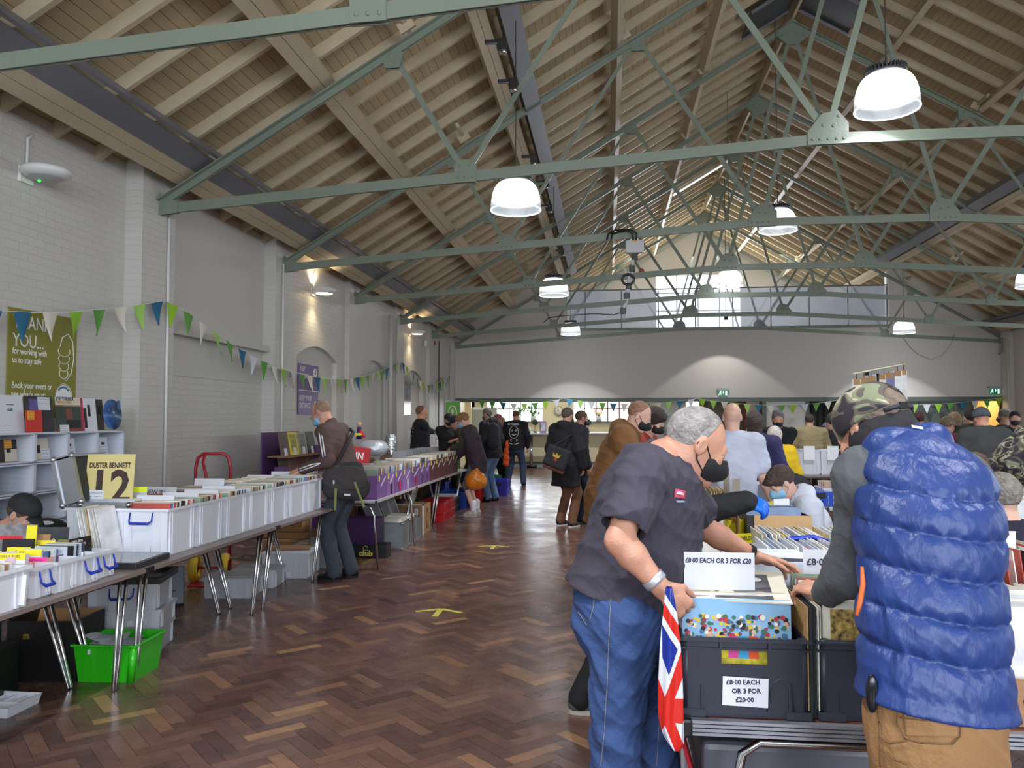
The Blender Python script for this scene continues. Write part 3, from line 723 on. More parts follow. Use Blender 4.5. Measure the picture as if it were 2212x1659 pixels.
for i in range(1, len(q), 2): b.tube([(q[i][0], -0.03, q[i][1]), (q[min(i+1, len(q)-1)][0], -0.03, q[min(i+1, len(q)-1)][1])], 0.022, 10)
b.tube([(q[0][0], -0.03, q[0][1]), (q[-1][0], -0.03, q[-1][1]*0.97)], 0.012, 8)
b.build('arm_tube', mat('pale_box', (196, 196, 200), 0.4), t)
for i in (0, 2, 4, 6, 8):
 b = MB(); x, z = q[i]; b.cbox((x, -0.03, z-0.03), (0.085, 0.08, 0.085)); b.build('joint_block', M_BLACKP, t, 0.006)
b = MB(); b.tube([(-0.10+0.085*math.cos(2*PI*k/16), -0.06, -0.36+0.075*math.sin(2*PI*k/16)) for k in range(17)], 0.02, 6, False); b.build('cable_coil', M_BLACKP, t)
b = MB(); b.tube([(-0.16, -0.03, -0.82), (-0.3, 0, -0.86), (-0.6, 0, -0.84), (-1.0, 0, -0.86), (-1.25, 0.05, -0.88), (-1.33, 0.08, -0.95)], 0.007, 6); b.build('trailing_cable', M_BLACKP, t)
# ================================================================= bunting
PEN = {'teal': (38, 104, 136), 'cream': (222, 218, 204), 'lime': (150, 200, 50), 'green': (98, 158, 72), 'pale': (166, 212, 104), 'white': (214, 216, 226), 'sky': (84, 160, 196)}
PM = {k: mat('pennant_'+k, v, 0.8, bump=0.05, bscale=30) for k, v in PEN.items()}
def bunting(label, pts, seq, w=0.22, h=0.26, pitch=0.345, start=0.1, facing='x', seed=1):
 t = thing('bunting', label, 'bunting', pts[0], 0, 'triangle pennant bunting')
 o0 = Vector(pts[0]); P = [Vector(p)-o0 for p in pts]
 b = MB(); b.tube(P, 0.005, 6, False); b.build('cord', mat('white_cord', (226, 226, 222), 0.7), t)
 rr = random.Random(seed); L = [0]
 for i in range(1, len(P)): L.append(L[-1]+(P[i]-P[i-1]).length)
 def at(s):
  for i in range(1, len(P)):
   if s <= L[i]: return P[i-1].lerp(P[i], (s-L[i-1])/(L[i]-L[i-1]))
  return P[-1]
 s = start; k = 0
 while s+w < L[-1]:
  a, c = at(s), at(s+w); m = (a+c)/2; d = (c-a).normalized()
  n = Vector((1, 0, 0)) if facing == 'x' else Vector((0, -1, 0))
  b = MB(); rows = []; tw = rr.uniform(-0.02, 0.035); lean = rr.uniform(-0.02, 0.02)
  for j in range(7):
   v = j/6.0
   row = []
   for i in range(5):
    u = -1+i/2.0
    q = m.lerp(a if u < 0 else c, abs(u)*(1-v*0.985))+Vector((0, 0, -h*v))+n*(tw*v*v*2+0.008*math.sin(u*2+k)+0.006)+d*lean*v
    row.append(q)
   rows.append(row)
  b.grid(rows)
  o = b.build('pennant', PM[seq[k % len(seq)]], t)
  k += 1; s += pitch
 return t
xw = XP+0.06
bunting('bunting run across the olive thank you poster', [atX(x, y, xw) for x, y in ((-110, 652), (0, 672), (75, 675), (150, 675), (220, 668), (290, 660), (355, 650))], ['teal', 'teal', 'cream', 'lime', 'green', 'cream', 'pale', 'teal', 'cream', 'lime', 'green'], 0.21, 0.255, 0.345, 0.31, seed=3)
bunting('bunting run swagging from the white conduit across the purple poster', [atX(x, y, xw) for x, y in ((358, 650), (400, 672), (450, 708), (500, 743), (550, 772), (600, 795), (650, 808), (700, 818), (745, 820), (790, 812), (835, 796), (865, 778))], ['lime', 'green', 'cream', 'pale', 'green', 'teal', 'white', 'green', 'cream', 'lime', 'white', 'green', 'cream', 'teal', 'pale', 'white', 'lime', 'green', 'cream', 'teal'], 0.22, 0.255, 0.36, 0.02, seed=4)
bunting('bunting run in the far corner of the brick wall', [atX(x, y, xw) for x, y in ((866, 779), (885, 800), (905, 822), (925, 832), (945, 828), (965, 818), (975, 808))], ['teal', 'lime', 'white', 'green', 'teal', 'cream', 'lime', 'cream', 'green', 'teal', 'white', 'lime'], 0.22, 0.26, 0.36, 0.1, seed=5)
yb2 = YF-0.12
bunting('bunting run over the cafe hatch, ending above the clock', [atY(x, y, yb2) for x, y in ((1004, 861), (1034, 864), (1080, 869), (1110, 872), (1150, 871), (1185, 867), (1217, 861))], ['green', 'green', 'teal', 'cream', 'pale', 'green', 'lime', 'white', 'green', 'cream'], 0.22, 0.26, 0.345, 0.45, 'y', 6)
bunting('bunting run above the bright cafe windows', [atY(x, y, yb2) for x, y in ((1218, 861), (1260, 867), (1310, 871), (1365, 873), (1420, 871), (1470, 866), (1504, 861))], ['sky', 'pale', 'white', 'green', 'teal', 'white', 'lime', 'green', 'cream', 'pale', 'teal', 'white'], 0.22, 0.26, 0.345, 0.08, 'y', 7)
bunting('bunting run above the man in the white T-shirt', [atY(x, y, yb2) for x, y in ((1505, 861), (1540, 866), (1600, 872), (1660, 876), (1720, 875), (1775, 870), (1830, 861))], ['lime', 'pale', 'cream', 'pale', 'pale', 'teal', 'cream', 'green', 'lime', 'white', 'green', 'cream', 'sky'], 0.22, 0.26, 0.345, 0.05, 'y', 8)
bunting('bunting run in front of the dark green doors', [atY(x, y, yb2) for x, y in ((1832, 862), (1890, 870), (1950, 874), (2010, 874), (2060, 871), (2110, 866), (2172, 858))], ['white', 'green', 'cream', 'teal', 'pale', 'pale', 'white', 'lime', 'green', 'teal', 'cream', 'green', 'lime'], 0.22, 0.26, 0.345, 0.1, 'y', 9)
# ================================================================= posters on the brick wall
RW = (PI/2, 0, PI/2)
M_INKW = mat('print_white', (240, 240, 236), 0.5)
def poster(name, label, m, pa, pb, x, cat='poster'):
 """pa top-left pixel, pb bottom-right pixel on the plane X=x"""
 a = atX(*pa, x); c = atX(*pb, x)
 t = thing(name, label, cat, (x, a.y, c.z))
 MB().box((-0.012, 0, 0), (0, c.y-a.y, a.z-c.z)).build('board', m, t)
 return t, c.y-a.y, a.z-c.z
X0 = XL+0.014
t, W, Hh = poster('poster', 'olive green thank you poster hanging behind the bunting', mat('olive_print', (132, 130, 44), 0.45), (20, 662), (162, 903), X0)
text('THANK\nYOU...', 0.165, M_INKW, t, (0.001, 0.05, Hh-0.17), RW, sx=0.85, wt=0.001)
text('for working with\nus to stay safe', 0.078, M_INKW, t, (0.001, 0.05, Hh-0.40), RW, sx=0.82, wt=0.001)
text('Book your event or\nsee what\'s on at:', 0.078, M_INKW, t, (0.001, 0.05, Hh-0.70), RW, sx=0.82, wt=0.001)
b = MB(); cy, cz = W*0.82, Hh-0.33
for k in range(4):
 b.tube([(0.002, cy-0.02+(0.085-0.008*k)*math.cos(a/12*2*PI), cz-0.07*k+0.05*math.sin(a/12*2*PI)) for a in range(5, 14)], 0.004, 4, False)
b.tube([(0.002, cy-0.08, cz+0.04), (0.002, cy-0.05, cz+0.13), (0.002, cy+0.03, cz+0.17), (0.002, cy+0.10, cz+0.1), (0.002, cy+0.12, cz-0.06), (0.002, cy+0.09, cz-0.2), (0.002, cy+0.02, cz-0.28), (0.002, cy-0.05, cz-0.25)], 0.005, 4, False)
b.build('hand_drawing', M_INKW, t)
b = MB(); b.M = Matrix.Translation((0.001, W*0.8, Hh-0.76)) @ Matrix.Rotation(PI/2, 4, 'Y'); b.lathe([(0.0, 0.001), (0.11, 0.001)]); b.lathe([(0.12, 0), (0.125, 0.002)]); b.build('round_emblem', M_INKW, t)
b = MB()
for a in range(3, 10): b.cbox((0.003, W*0.8+0.09*math.cos(a/12*PI), Hh-0.76+0.09*math.sin(a/12*PI)), (0.002, 0.02, 0.02))
b.build('emblem_letters', mat('emblem_blue', (60, 110, 150), 0.5), t)
X1 = XL+0.03
t, W, Hh = poster('poster', 'purple keep your distance poster in the arched niche', mat('purple_print', (104, 82, 140), 0.4), (645, 784), (687, 896), X1)
text('KEEP\nSMILING', 0.125, M_INKW, t, (0.001, 0.06, Hh-0.12), RW, sx=0.85)
text('KEEP YOUR\nDISTANCE', 0.125, M_INKW, t, (0.001, 0.06, Hh-0.62), RW, sx=0.85)
b = MB(); b.box((0, 0.03, Hh*0.47), (0.002, W-0.03, Hh*0.47+0.012))
for cy, cz, r in ((W*0.82, Hh-0.13, 0.07), (W*0.86, Hh-0.70, 0.07)):
 b.tube([(0.003, cy+r*math.cos(a/20*2*PI), cz+r*math.sin(a/20*2*PI)) for a in range(21)], 0.008, 4, False)
b.tube([(0.003, W*0.82-0.05, Hh-0.70), (0.003, W*0.82-0.01, Hh-0.74), (0.003, W*0.82+0.05, Hh-0.66)], 0.012, 4)
b.tube([(0.003, W*0.82-0.06, Hh-0.15), (0.003, W*0.82, Hh-0.18), (0.003, W*0.82+0.06, Hh-0.15)], 0.01, 4); b.ball((0.003, W*0.82-0.04, Hh-0.11), 0.014, 8, 5); b.ball((0.003, W*0.82+0.04, Hh-0.11), 0.014, 8, 5)
b.build('symbols', M_INKW, t)
t, W, Hh = poster('poster', 'blue grey glossy poster in the next lit niche', mat('bluegrey_print', (112, 124, 142), 0.12, coat=0.6), (868, 822), (887, 896), X1)
b = MB(); b.tube([(0.002, W*0.5+0.12*math.cos(a/10), Hh*0.62+0.2*math.sin(a/14)) for a in range(0, 60, 4)], 0.012, 4, False); b.build('pale_drawing', mat('pale_blue_print', (160, 172, 188), 0.4), t)
# ================================================================= cafe beyond the opening
YR = 29.8
M_CAFE = mat('cafe_cream', (222, 208, 172), 0.6)
def wall_with_windows():
 b = MB()
 def X(px): return atY(px, 900, YR).x
 def Zp(py): return atY(1200, py, YR).z
 zs, zt2 = Zp(911), 2.95
 wins = [(X(1051), X(1173)), (X(1238), X(1363)), (X(1479), X(1511))]
 x = -5.1; b2 = []
 for (a, c) in wins:
  b.box((x, YR, 0), (a, YR+0.2, 4.1)); b.box((a, YR, 0), (c, YR+0.2, zs)); b.box((a, YR, zt2), (c, YR+0.2, 4.1)); x = c
 b.box((x, YR, 0), (12, YR+0.2, 4.1))
 b.build('wall_cafe', M_CAFE, kind='structure')
 for i, (a, c) in enumerate(wins):
  w = MB(); n = 5 if i < 2 else 1
  for k in range(n+1): xx = a+(c-a)*k/n; w.box((xx-0.02, YR+0.02, zs), (xx+0.02, YR+0.06, zt2))
  for k in range(4): z = zs+(zt2-zs)*k/3; w.box((a, YR+0.02, z-0.015), (c, YR+0.06, z+0.015))
  w.box((a-0.05, YR-0.12, zs-0.04), (c+0.05, YR+0.02, zs))
  w.build('window_%d' % (i+2), mat('dark_glazing_bar', (96, 100, 108), 0.4), kind='structure')
wall_with_windows()
MB().box((-5.15, YF+0.3, 0), (-4.95, YR, 4.1)).build('wall_cafe_side', M_CAFE, kind='structure')
for i, (px0, px1, m, y) in enumerate(((1017, 1073, mat('cafe_grey', (176, 178, 170), 0.6), 28.2), (1003, 1017, M_CAFE, 27.8))):
 MB().box((atY(px0, 900, y).x, y, 0), (atY(px1, 900, y).x, y+0.2, atY(1200, 879 if i == 0 else 860, y).z if i == 0 else 3.2)).build('wall_cafe_lobby', m, kind='structure')
MB().box((atY(1022, 900, 28.1).x, 28.1, 1.9), (atY(1060, 900, 28.1).x, 28.15, 2.0)).build('trim_50', M_WHITE, kind='structure')
lamp_light('AREA', 'cafe_ceiling_light', (-0.5, 28.1, 4.0), 90, (1, 0.97, 0.9), (0, 0, 0), shape='RECTANGLE', size=7, size_y=2.2)  # fill lamp added under the ceiling to light the cafe room
lamp_light('AREA', 'window_daylight', (-1.5, YR-0.1, 2.2), 70, (0.88, 0.94, 1.0), (-PI/2, 0, 0), shape='RECTANGLE', size=5, size_y=1.3)  # area lamp standing in for daylight through the cafe windows
t = thing('brick_house', 'blurred red brick house outside the cafe windows', 'house', (2.6, 52, 0))
MB().box((-3.6, 0, 0), (1.2, 4, 3.4)).build('wall', brick_mat('red_brick', (196, 120, 104), 0.2, axis='xz'), t)
MB().prism([(-3.9, 3.4), (1.5, 3.4), (-1.2, 5.2)], -0.2, 4.2, 'xz').build('roof', mat('slate', (120, 116, 118), 0.7), t)
for i in range(6):
 x = -7.5+i*3.1
 o = MB().ball((0, 0, 1.0), 1.0, 12, 8, (1, 1, 1.0)).tube([(0, 0, 0), (0, 0, 1)], 0.1).build('street_bush', mat('bush_green', (150, 184, 128), 0.8)); o.location = (x, 44+i % 3, 0); tag(o, 'pale green bush outside the cafe windows', 'bush', 'bushes outside the cafe')
xa, xb = atY(1088, 940, 26.4).x, atY(1366, 940, 26.4).x
t = thing('counter', 'long cream fronted cafe counter with a grey top', 'counter', (0, 26.4, 0))
MB().box((xa+0.1, 0.03, 0.12), (xb, 0.6, 1.1)).build('front_panel', M_CAFE, t)
MB().box((xa+0.14, 0.02, 0.1), (xb, 0.62, 0.19)).build('plinth', mat('plinth_grey', (110, 104, 98), 0.5), t)
MB().box((xa+0.1, -0.02, 0), (xb, 0.6, 0.1)).build('kick_board', mat('kick_blue', (196, 214, 220), 0.3), t)
MB().box((xa, -0.25, 1.1), (xb, 0.65, 1.14)).build('worktop', mat('steel_top', (160, 162, 160), 0.3, 0.5), t)
t = thing('high_table', 'tall round-footed steel bar table in front of the counter', 'table', (atY(1149, 1000, 26.0).x, 25.75, 0))
b = MB(); b.tube([(0, 0, 0.05), (0, 0, 1.08)], 0.055, 12); b.build('pole', M_CHROME, t)
b = MB()
b.tube([(-0.14, 0, 0.07), (0.18, 0, 0.07)], 0.055, 10); b.build('foot_roller', M_BLACKP, t)
MB().box((-0.5, -0.25, 1.08), (0.6, 0.25, 1.11)).build('table_top', mat('steel_top', (160, 162, 160), 0.3, 0.5), t)
p = atY(1207, 888, YR-0.03)
t = thing('wall_clock', 'round cream wall clock with roman style strokes', 'clock', (p.x, YR-0.03, p.z))
b = MB(); b.M = Matrix.Rotation(PI/2, 4, 'X'); b.lathe([(0, 0.03), (0.155, 0.03), (0.165, 0.0)], n=32); b.build('face', mat('clock_face', (224, 216, 196), 0.5), t)
b = MB(); b.tube([(0.165*math.cos(k/16*PI), -0.02, 0.165*math.sin(k/16*PI)) for k in range(33)], 0.01, 6, False)
b.build('bezel', M_HOUS, t)
b = MB()
for k in range(12):
 a = k*PI/6; b.bar((0.11*math.cos(a), -0.033, 0.11*math.sin(a)), (0.145*math.cos(a), -0.033, 0.145*math.sin(a)), 0.014, 0.002, up=(0, 1, 0))
b.build('hour_strokes', M_BLACKP, t)
for a, l in ((math.radians(150), 0.07), (math.radians(105), 0.1)):
 b = MB(); b.bar((0, -0.036, 0), (l*math.cos(a), -0.036, l*math.sin(a)), 0.012, 0.002, up=(0, 1, 0)); b.build('clock_hand', M_BLACKP, t)
def topiary(px, py, y, lab):
 p = atY(px, py, y); t = thing('potted_plant', lab, 'potted plant', (p.x, y, 1.14), 0, 'little round topiary plants')
 b = MB(); b.lathe([(0, 0), (0.055, 0), (0.065, 0.1), (0.055, 0.1), (0.05, 0.09), (0, 0.09)]); b.build('pot', mat('grey_pot', (176, 172, 162), 0.6), t)
 b = MB(); b.tube([(0, 0, 0.09), (0, 0, 0.26)], 0.008, 6); b.build('stem', mat('stem_brown', (84, 66, 44), 0.7), t)
 rr = random.Random(px); b = MB()
 for i in range(70):
  th = rr.uniform(0, 2*PI); ph = math.acos(rr.uniform(-1, 1)); c = Vector((math.sin(ph)*math.cos(th), math.sin(ph)*math.sin(th), math.cos(ph)))*0.08+Vector((0, 0, 0.33))
  b.ball(c, 0.022, 5, 4)
 b.build('foliage', mat('dark_leaf', (66, 84, 58), 0.8), t)
topiary(1156, 930, 26.3, 'small round topiary plant on the counter beside the purple frame'); topiary(1271, 930, 26.3, 'small round topiary plant on the counter beside the white notice')
def counter_sign(px0, px1, py0, py1, y, col, lab, mf):
 a = atY(px0, py1, y); c = atY(px1, py0, y); t = thing('counter_sign', lab, 'sign', ((a.x+c.x)/2, y, 1.14)); w = c.x-a.x; h = c.z-1.14
 MB().box((-w/2, -0.01, 0), (w/2, 0.01, h)).build('frame', mf, t)
 MB().box((-w/2+0.03, -0.014, 0.05), (w/2-0.03, -0.01, h-0.06)).build('sheet', mat('sheet_'+col, (214, 210, 226), 0.5), t)
counter_sign(1166, 1180, 910, 934, 26.35, 'lilac', 'purple framed notice standing on the counter', mat('purple_frame', (158, 130, 186), 0.5)); counter_sign(1248, 1263, 912, 934, 26.35, 'white', 'white printed notice standing on the counter', M_WHITE)
p = atY(1144, 926, 26.3); o = MB().lathe([(0, 0), (0.035, 0), (0.035, 0.13), (0.012, 0.16), (0.012, 0.19), (0, 0.19)]).build('sanitiser_bottle', M_WHITE); o.location = (p.x, 26.3, 1.14); tag(o, 'small white bottle on the end of the counter', 'bottle')
for px, y in ((1120, 29.72), (1152, 29.72), (1293, 29.72)):
 p = atY(px, 905, y); t = thing('window_pot', {1120: 'bushy plant in a pot on the cafe windowsill', 1152: 'small pot plant on the cafe windowsill beside the bushy one', 1293: 'pale tin pot with thin twigs on the second cafe windowsill'}[px], 'potted plant', (p.x, y, atY(1200, 911, YR).z))
 b = MB(); b.lathe([(0, 0), (0.09, 0), (0.12, 0.2), (0, 0.2)]); b.build('pot', mat('tin_pot', (184, 186, 186), 0.4), t)
 rr = random.Random(px); b = MB()
 for i in range(24):
  a = rr.uniform(0, 6.3); r = rr.uniform(0.05, 0.22); h = rr.uniform(0.3, 0.55)
  b.tube([(0, 0, 0.18), (r*0.5*math.cos(a), r*0.3*math.sin(a)-0.02, h*0.7), (r*math.cos(a), r*0.3*math.sin(a)-0.05, h)], 0.006, 4)
  if px != 1293: b.ball((r*math.cos(a), r*0.3*math.sin(a)-0.05, h), 0.04, 5, 4)
 b.build('foliage', mat('leaf_green', (92, 130, 74), 0.8), t)
p = atY(978, 905, 21.6)
t = thing('roller_banner', 'green pull-up banner with a white tree emblem', 'banner', (-4.2, 21.6, 0))
x0, x1 = atY(963, 900, 21.6).x+4.2, atY(992, 900, 21.6).x+4.2
zt3 = atY(978, 868, 21.6).z
MB().box((x0, -0.004, 0.1), (x1, 0.0, zt3)).build('printed_sheet', mat('banner_green', (96, 168, 66), 0.5), t)
MB().box((x0-0.02, -0.05, 0), (x1+0.02, 0.05, 0.1)).build('base_cassette', M_CHROME, t, 0.01)
MB().box((x0-0.01, -0.012, zt3), (x1+0.01, 0.012, zt3+0.03)).build('top_rail', M_CHROME, t)
b = MB(); cx = (x0+x1)/2; cz = zt3-0.3
b.tube([(cx+0.11*math.cos(k/10*PI), -0.006, cz+0.19*math.sin(k/10*PI)) for k in range(21)], 0.014, 6, False); b.tube([(cx, -0.006, cz-0.12), (cx, -0.006, cz+0.08)], 0.01, 5)
for k in range(7): a = -0.2+k*0.6; b.tube([(cx, -0.006, cz), (cx+0.06*math.cos(a), -0.006, cz+0.1*math.sin(a)+0.03)], 0.006, 4)
b.box((x0+0.1, -0.006, cz-0.5), (x1-0.1, -0.004, cz-0.44)); b.box((x0+0.02, -0.006, zt3-0.97), (x1-0.02, -0.004, zt3-0.96)); b.build('emblem', M_INKW, t)
def P2(px0, px1, y, z0, z1, name, m, th=0.05, kind='structure'):
 o = MB().box((atY(px0, 900, y).x, y, z0), (atY(px1, 900, y).x, y+th, z1)).build(name, m); o['kind'] = kind; return o
P2(1391, 1482, 27.0, 0, 3.5, 'wall_cafe_partition', mat('cafe_partition', (206, 206, 200), 0.6))
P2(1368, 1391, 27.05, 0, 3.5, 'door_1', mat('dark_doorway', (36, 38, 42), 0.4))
P2(1512, 1655, 28.2, 0, 3.5, 'wall_cafe_back', mat('dim_olive_wall', (96, 92, 76), 0.6))
for i, px in enumerate((1516, 1577, 1606)): P2(px, px+6, 28.1, 0, 2.6, 'trim_%d' % (60+i), mat('red_oxide', (130, 56, 36), 0.6))
P2(1612, 1640, 28.1, 0, 2.6, 'wall_cafe_panel', mat('cream_panel', (220, 214, 200), 0.6))
P2(1655, 1742, YF+0.04, 0, ZH-0.13, 'door_2', mat('white_door', (206, 203, 198), 0.55), 0.06)
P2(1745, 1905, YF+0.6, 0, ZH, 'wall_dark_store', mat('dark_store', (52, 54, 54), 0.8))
b = MB(); rows = []
xs0, xs1 = atY(1747, 900, YF+0.3).x, atY(1900, 900, YF+0.3).x
for z in (0, 1.1, 2.12): rows.append([(xs0+(xs1-xs0)*i/80, YF+0.3+0.05*math.sin(i*0.9)+0.03*math.sin(i*0.37+z), z) for i in range(81)])
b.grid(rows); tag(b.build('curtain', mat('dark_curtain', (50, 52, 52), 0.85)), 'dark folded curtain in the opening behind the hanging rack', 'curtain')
o = MB();
for k, (a, c) in enumerate(((1905, 1985), (1986, 2060), (2061, 2104))):
 d = P2(a, c, YF+0.02, 0, ZH-0.13, 'door_%d' % (3+k), M_DGREEN, 0.06)
 x0, x1 = atY(a, 900, YF).x, atY(c, 900, YF).x
 for z0, z1 in ((0.2, 1.0), (1.1, 1.95)):
  bb = MB(); bb.box((x0+0.12, YF+0.005, z0), (x1-0.12, YF+0.02, z0+0.02)); bb.box((x0+0.12, YF+0.005, z1), (x1-0.12, YF+0.02, z1+0.02)); bb.box((x0+0.12, YF+0.005, z0), (x0+0.14, YF+0.02, z1)); bb.box((x1-0.14, YF+0.005, z0), (x1-0.12, YF+0.02, z1)); bb.build('door_moulding', M_DGREEN, d)
P2(2160, 2185, YF+0.02, 0, ZH-0.13, 'door_6', M_DGREEN, 0.06)
xc0, xc1 = atY(2104, 900, YF).x, atY(2160, 900, YF).x
M_CORR = mat('corridor_yellow', (214, 186, 120), 0.6)
b = MB(); b.box((xc0-0.1, YF+0.3, 0), (xc0, 30, 2.6)); b.box((xc1+0.35, YF+0.3, 0), (xc1+0.5, 30, 2.6)); b.build('wall_corridor', M_CORR, kind='structure')
MB().box((xc0-0.1, 29.0, 0), (xc1+0.5, 29.1, 2.6)).build('wall_corridor_end', brick_mat('corridor_brick', (216, 190, 130), 0.5, axis='xz'), kind='structure')
t = thing('ceiling_light', 'small bright ceiling light in the corridor beyond the green doors', 'ceiling light', ((xc0+xc1)/2, 27.2, 2.35))
b = MB(); b.lathe([(0, 0), (0.16, 0.02), (0.2, 0.06), (0.2, 0.25)]); b.build('diffuser', mat('corridor_lamp', (255, 226, 220), 0.3, emit=8), t)
lamp_light('POINT', 'corridor_glow', (0, 0, -0.1), 30, (1, 0.85, 0.55), (0, 0, 0), t, shadow_soft_size=0.15)
M_TAPE = mat('yellow_tape', (208, 204, 84), 0.45)
def arrow(px, py, lab):
 p = atZ(px, py, 0)
 b = MB()
 b.bar((0, -0.24, 0), (0, 0.0, 0), 0.05, 0.001)
 b.bar((0.0, 0.02, 0.0004), (-0.19, -0.09, 0.0004), 0.045, 0.001); b.bar((0, 0.02, 0.0008), (0.19, -0.09, 0.0008), 0.045, 0.001)
 o = b.build('floor_arrow', M_TAPE); o.location = (p.x, p.y, 0.0012); o.rotation_euler = (0, 0, 0); tag(o, lab, 'floor arrow', 'yellow tape arrows')
arrow(952, 1317, 'yellow tape arrow on the parquet, the larger nearer one'); arrow(1068, 1179, 'yellow tape arrow on the parquet, the small further one')
# ================================================================= stall furniture and stock
M_LAM = mat('table_laminate', (128, 116, 112), 0.35, vary=0.05)
M_LAMD = mat('table_laminate_dark', (96, 84, 80), 0.4, vary=0.05)
M_CLEAR = clearplastic('box_clear', (240, 243, 250), 0.34, 0.25, 0.2)
M_MILK = clearplastic('box_milky', (240, 243, 252), 0.03, 0.3, 0.12)
M_BLUEH = mat('handle_blue', (22, 50, 168), 0.35)
M_BLK = mat('crate_black', (30, 32, 38), 0.45, bump=0.05, bscale=200)
M_KRAFT = mat('kraft_card', (166, 126, 86), 0.8, vary=0.06)
M_KRAFTD = mat('kraft_dark', (132, 96, 66), 0.8, vary=0.06)
M_PAPER = mat('white_card', (226, 228, 236), 0.6)
M_INK = mat('pen_ink', (36, 38, 70), 0.5)
M_INKB = mat('black_ink', (20, 20, 22), 0.5)
M_ALU = mat('aluminium', (176, 180, 186), 0.32, 0.85, bump=0.05, bscale=120)
M_ALUP = mat('flight_panel', (146, 152, 156), 0.35, 0.6, bump=0.5, bscale=260)
SLC = [(214, 208, 190), (70, 74, 92), (176, 80, 70), (228, 226, 220), (100, 124, 160), (206, 184, 136), (50, 48, 52), (140, 160, 140), (222, 196, 204), (164, 130, 104), (236, 236, 240), (96, 60, 50), (190, 200, 214), (60, 84, 70)]
SLM = [mat('sleeve_%d' % i, c, 0.4, vary=0.25, vscale=9) for i, c in enumerate(SLC)]
SLV = {}
def sleeve_mesh(ci, w, h, th):
 k = (ci, w, h, th)
 if k not in SLV:
  b = MB(); b.box((-w/2, -th/2, 0), (w/2, th/2, h)); b.cur = 1
  b.box((-w/2+0.001, -th/2+0.0004, h), (w/2-0.001, th/2-0.0004, h+0.0015))
  me = bpy.data.meshes.new('record_sleeve'); me.from_pydata(b.v, [], b.f); me.materials.append(SLM[ci]); me.materials.append(mat('sleeve_edge', (206, 198, 180), 0.6)); me.polygons.foreach_set('material_index', b.mi); SLV[k] = me
 return SLV[k]
NREC = [0]
rs = random.Random(21)
def sleeves(n, p0, p1, rz, label, group, w=0.315, h=0.315, th=0.005, lean=0.06, name='record_sleeve', cat='record', jit=0.006, cols=None, tilt=None):
 """n upright sleeves between p0 and p1, each one an object of its own; past the limit one heap object"""
 p0 = Vector(p0); p1 = Vector(p1)
 if name == 'record_sleeve' and NREC[0]+n > 296:
  b = MB()
  for i in range(n):
   p = p0.lerp(p1, (i+0.5)/n); b.M = Matrix.Translation(p) @ Matrix.Rotation(rz, 4, 'Z') @ Matrix.Rotation(lean+rs.uniform(-.03, .03), 4, 'X'); b.cur = rs.choice(cols or range(len(SLM))); hh = h+rs.uniform(-jit, jit)
   b.box((-w/2, -th/2, 0), (w/2, th/2, hh))
  b.M = None
  o = b.build('record_sleeves', SLM); tag(o, label, cat, group, 'stuff'); return
 for i in range(n):
  p = p0.lerp(p1, (i+0.5)/n)
  ci = rs.choice(cols) if cols else rs.randrange(len(SLM))
  o = bpy.data.objects.new(name, sleeve_mesh(ci, w, h, th)); COL.objects.link(o)
  o.location = p+Vector((0, 0, rs.uniform(0, jit))); o.rotation_euler = Euler((lean+rs.uniform(-.025, .025), 0, rz), 'XYZ')
  tag(o, label, cat, group)
  if name == 'record_sleeve': NREC[0] += 1
def card(px, label, m, w, h, loc, rz, lean=0.0, th=0.002, name='divider_card', strip=None, words=None, wm=None, cat='divider card', wsz=0.03, group=None):
 t = thing(name, label, cat, loc, rz, group); t.rotation_euler = Euler((lean, 0, rz), 'XYZ')
 MB().box((-w/2, -th/2, 0), (w/2, th/2, h)).build('card', m, t)
 if strip: MB().box((-w/2, -th/2-0.0012, h-strip[1]), (w/2, -th/2-0.0002, h)).build('coloured_strip', strip[0], t)
 if words:
  for i, wd in enumerate(words.split('|')): text(wd, wsz, wm or M_INK, t, (-w/2+0.012, -th/2-0.002, h-wsz*1.05*(i+1)-0.004), (PI/2, 0, 0), sx=0.9, ext=0.0003)
 return t
def open_box(b, w, d, h, t=0.004, tp=0.0, z0=0.0):
 """hollow open-top box, tp = how much narrower the foot is on each side"""
 o = [(-w/2, -d/2), (w/2, -d/2), (w/2, d/2), (-w/2, d/2)]
 def ring(k, z, off): return [(x-math.copysign(k, x)+0, y-math.copysign(k, y), z) for x, y in o]
 a = b.pts(ring(tp, z0, 0)); c = b.pts(ring(0, z0+h, 0)); e = b.pts(ring(t, z0+h, 0)); f = b.pts(ring(tp+t, z0+t, 0))
 for i in range(4):
  j = (i+1) % 4
  b.face((a+i, a+j, c+j, c+i)); b.face((c+i, c+j, e+j, e+i)); b.face((f+i, e+i, e+j, f+j))
 b.face((a+3, a+2, a+1, a)); b.face((f, f+1, f+2, f+3))
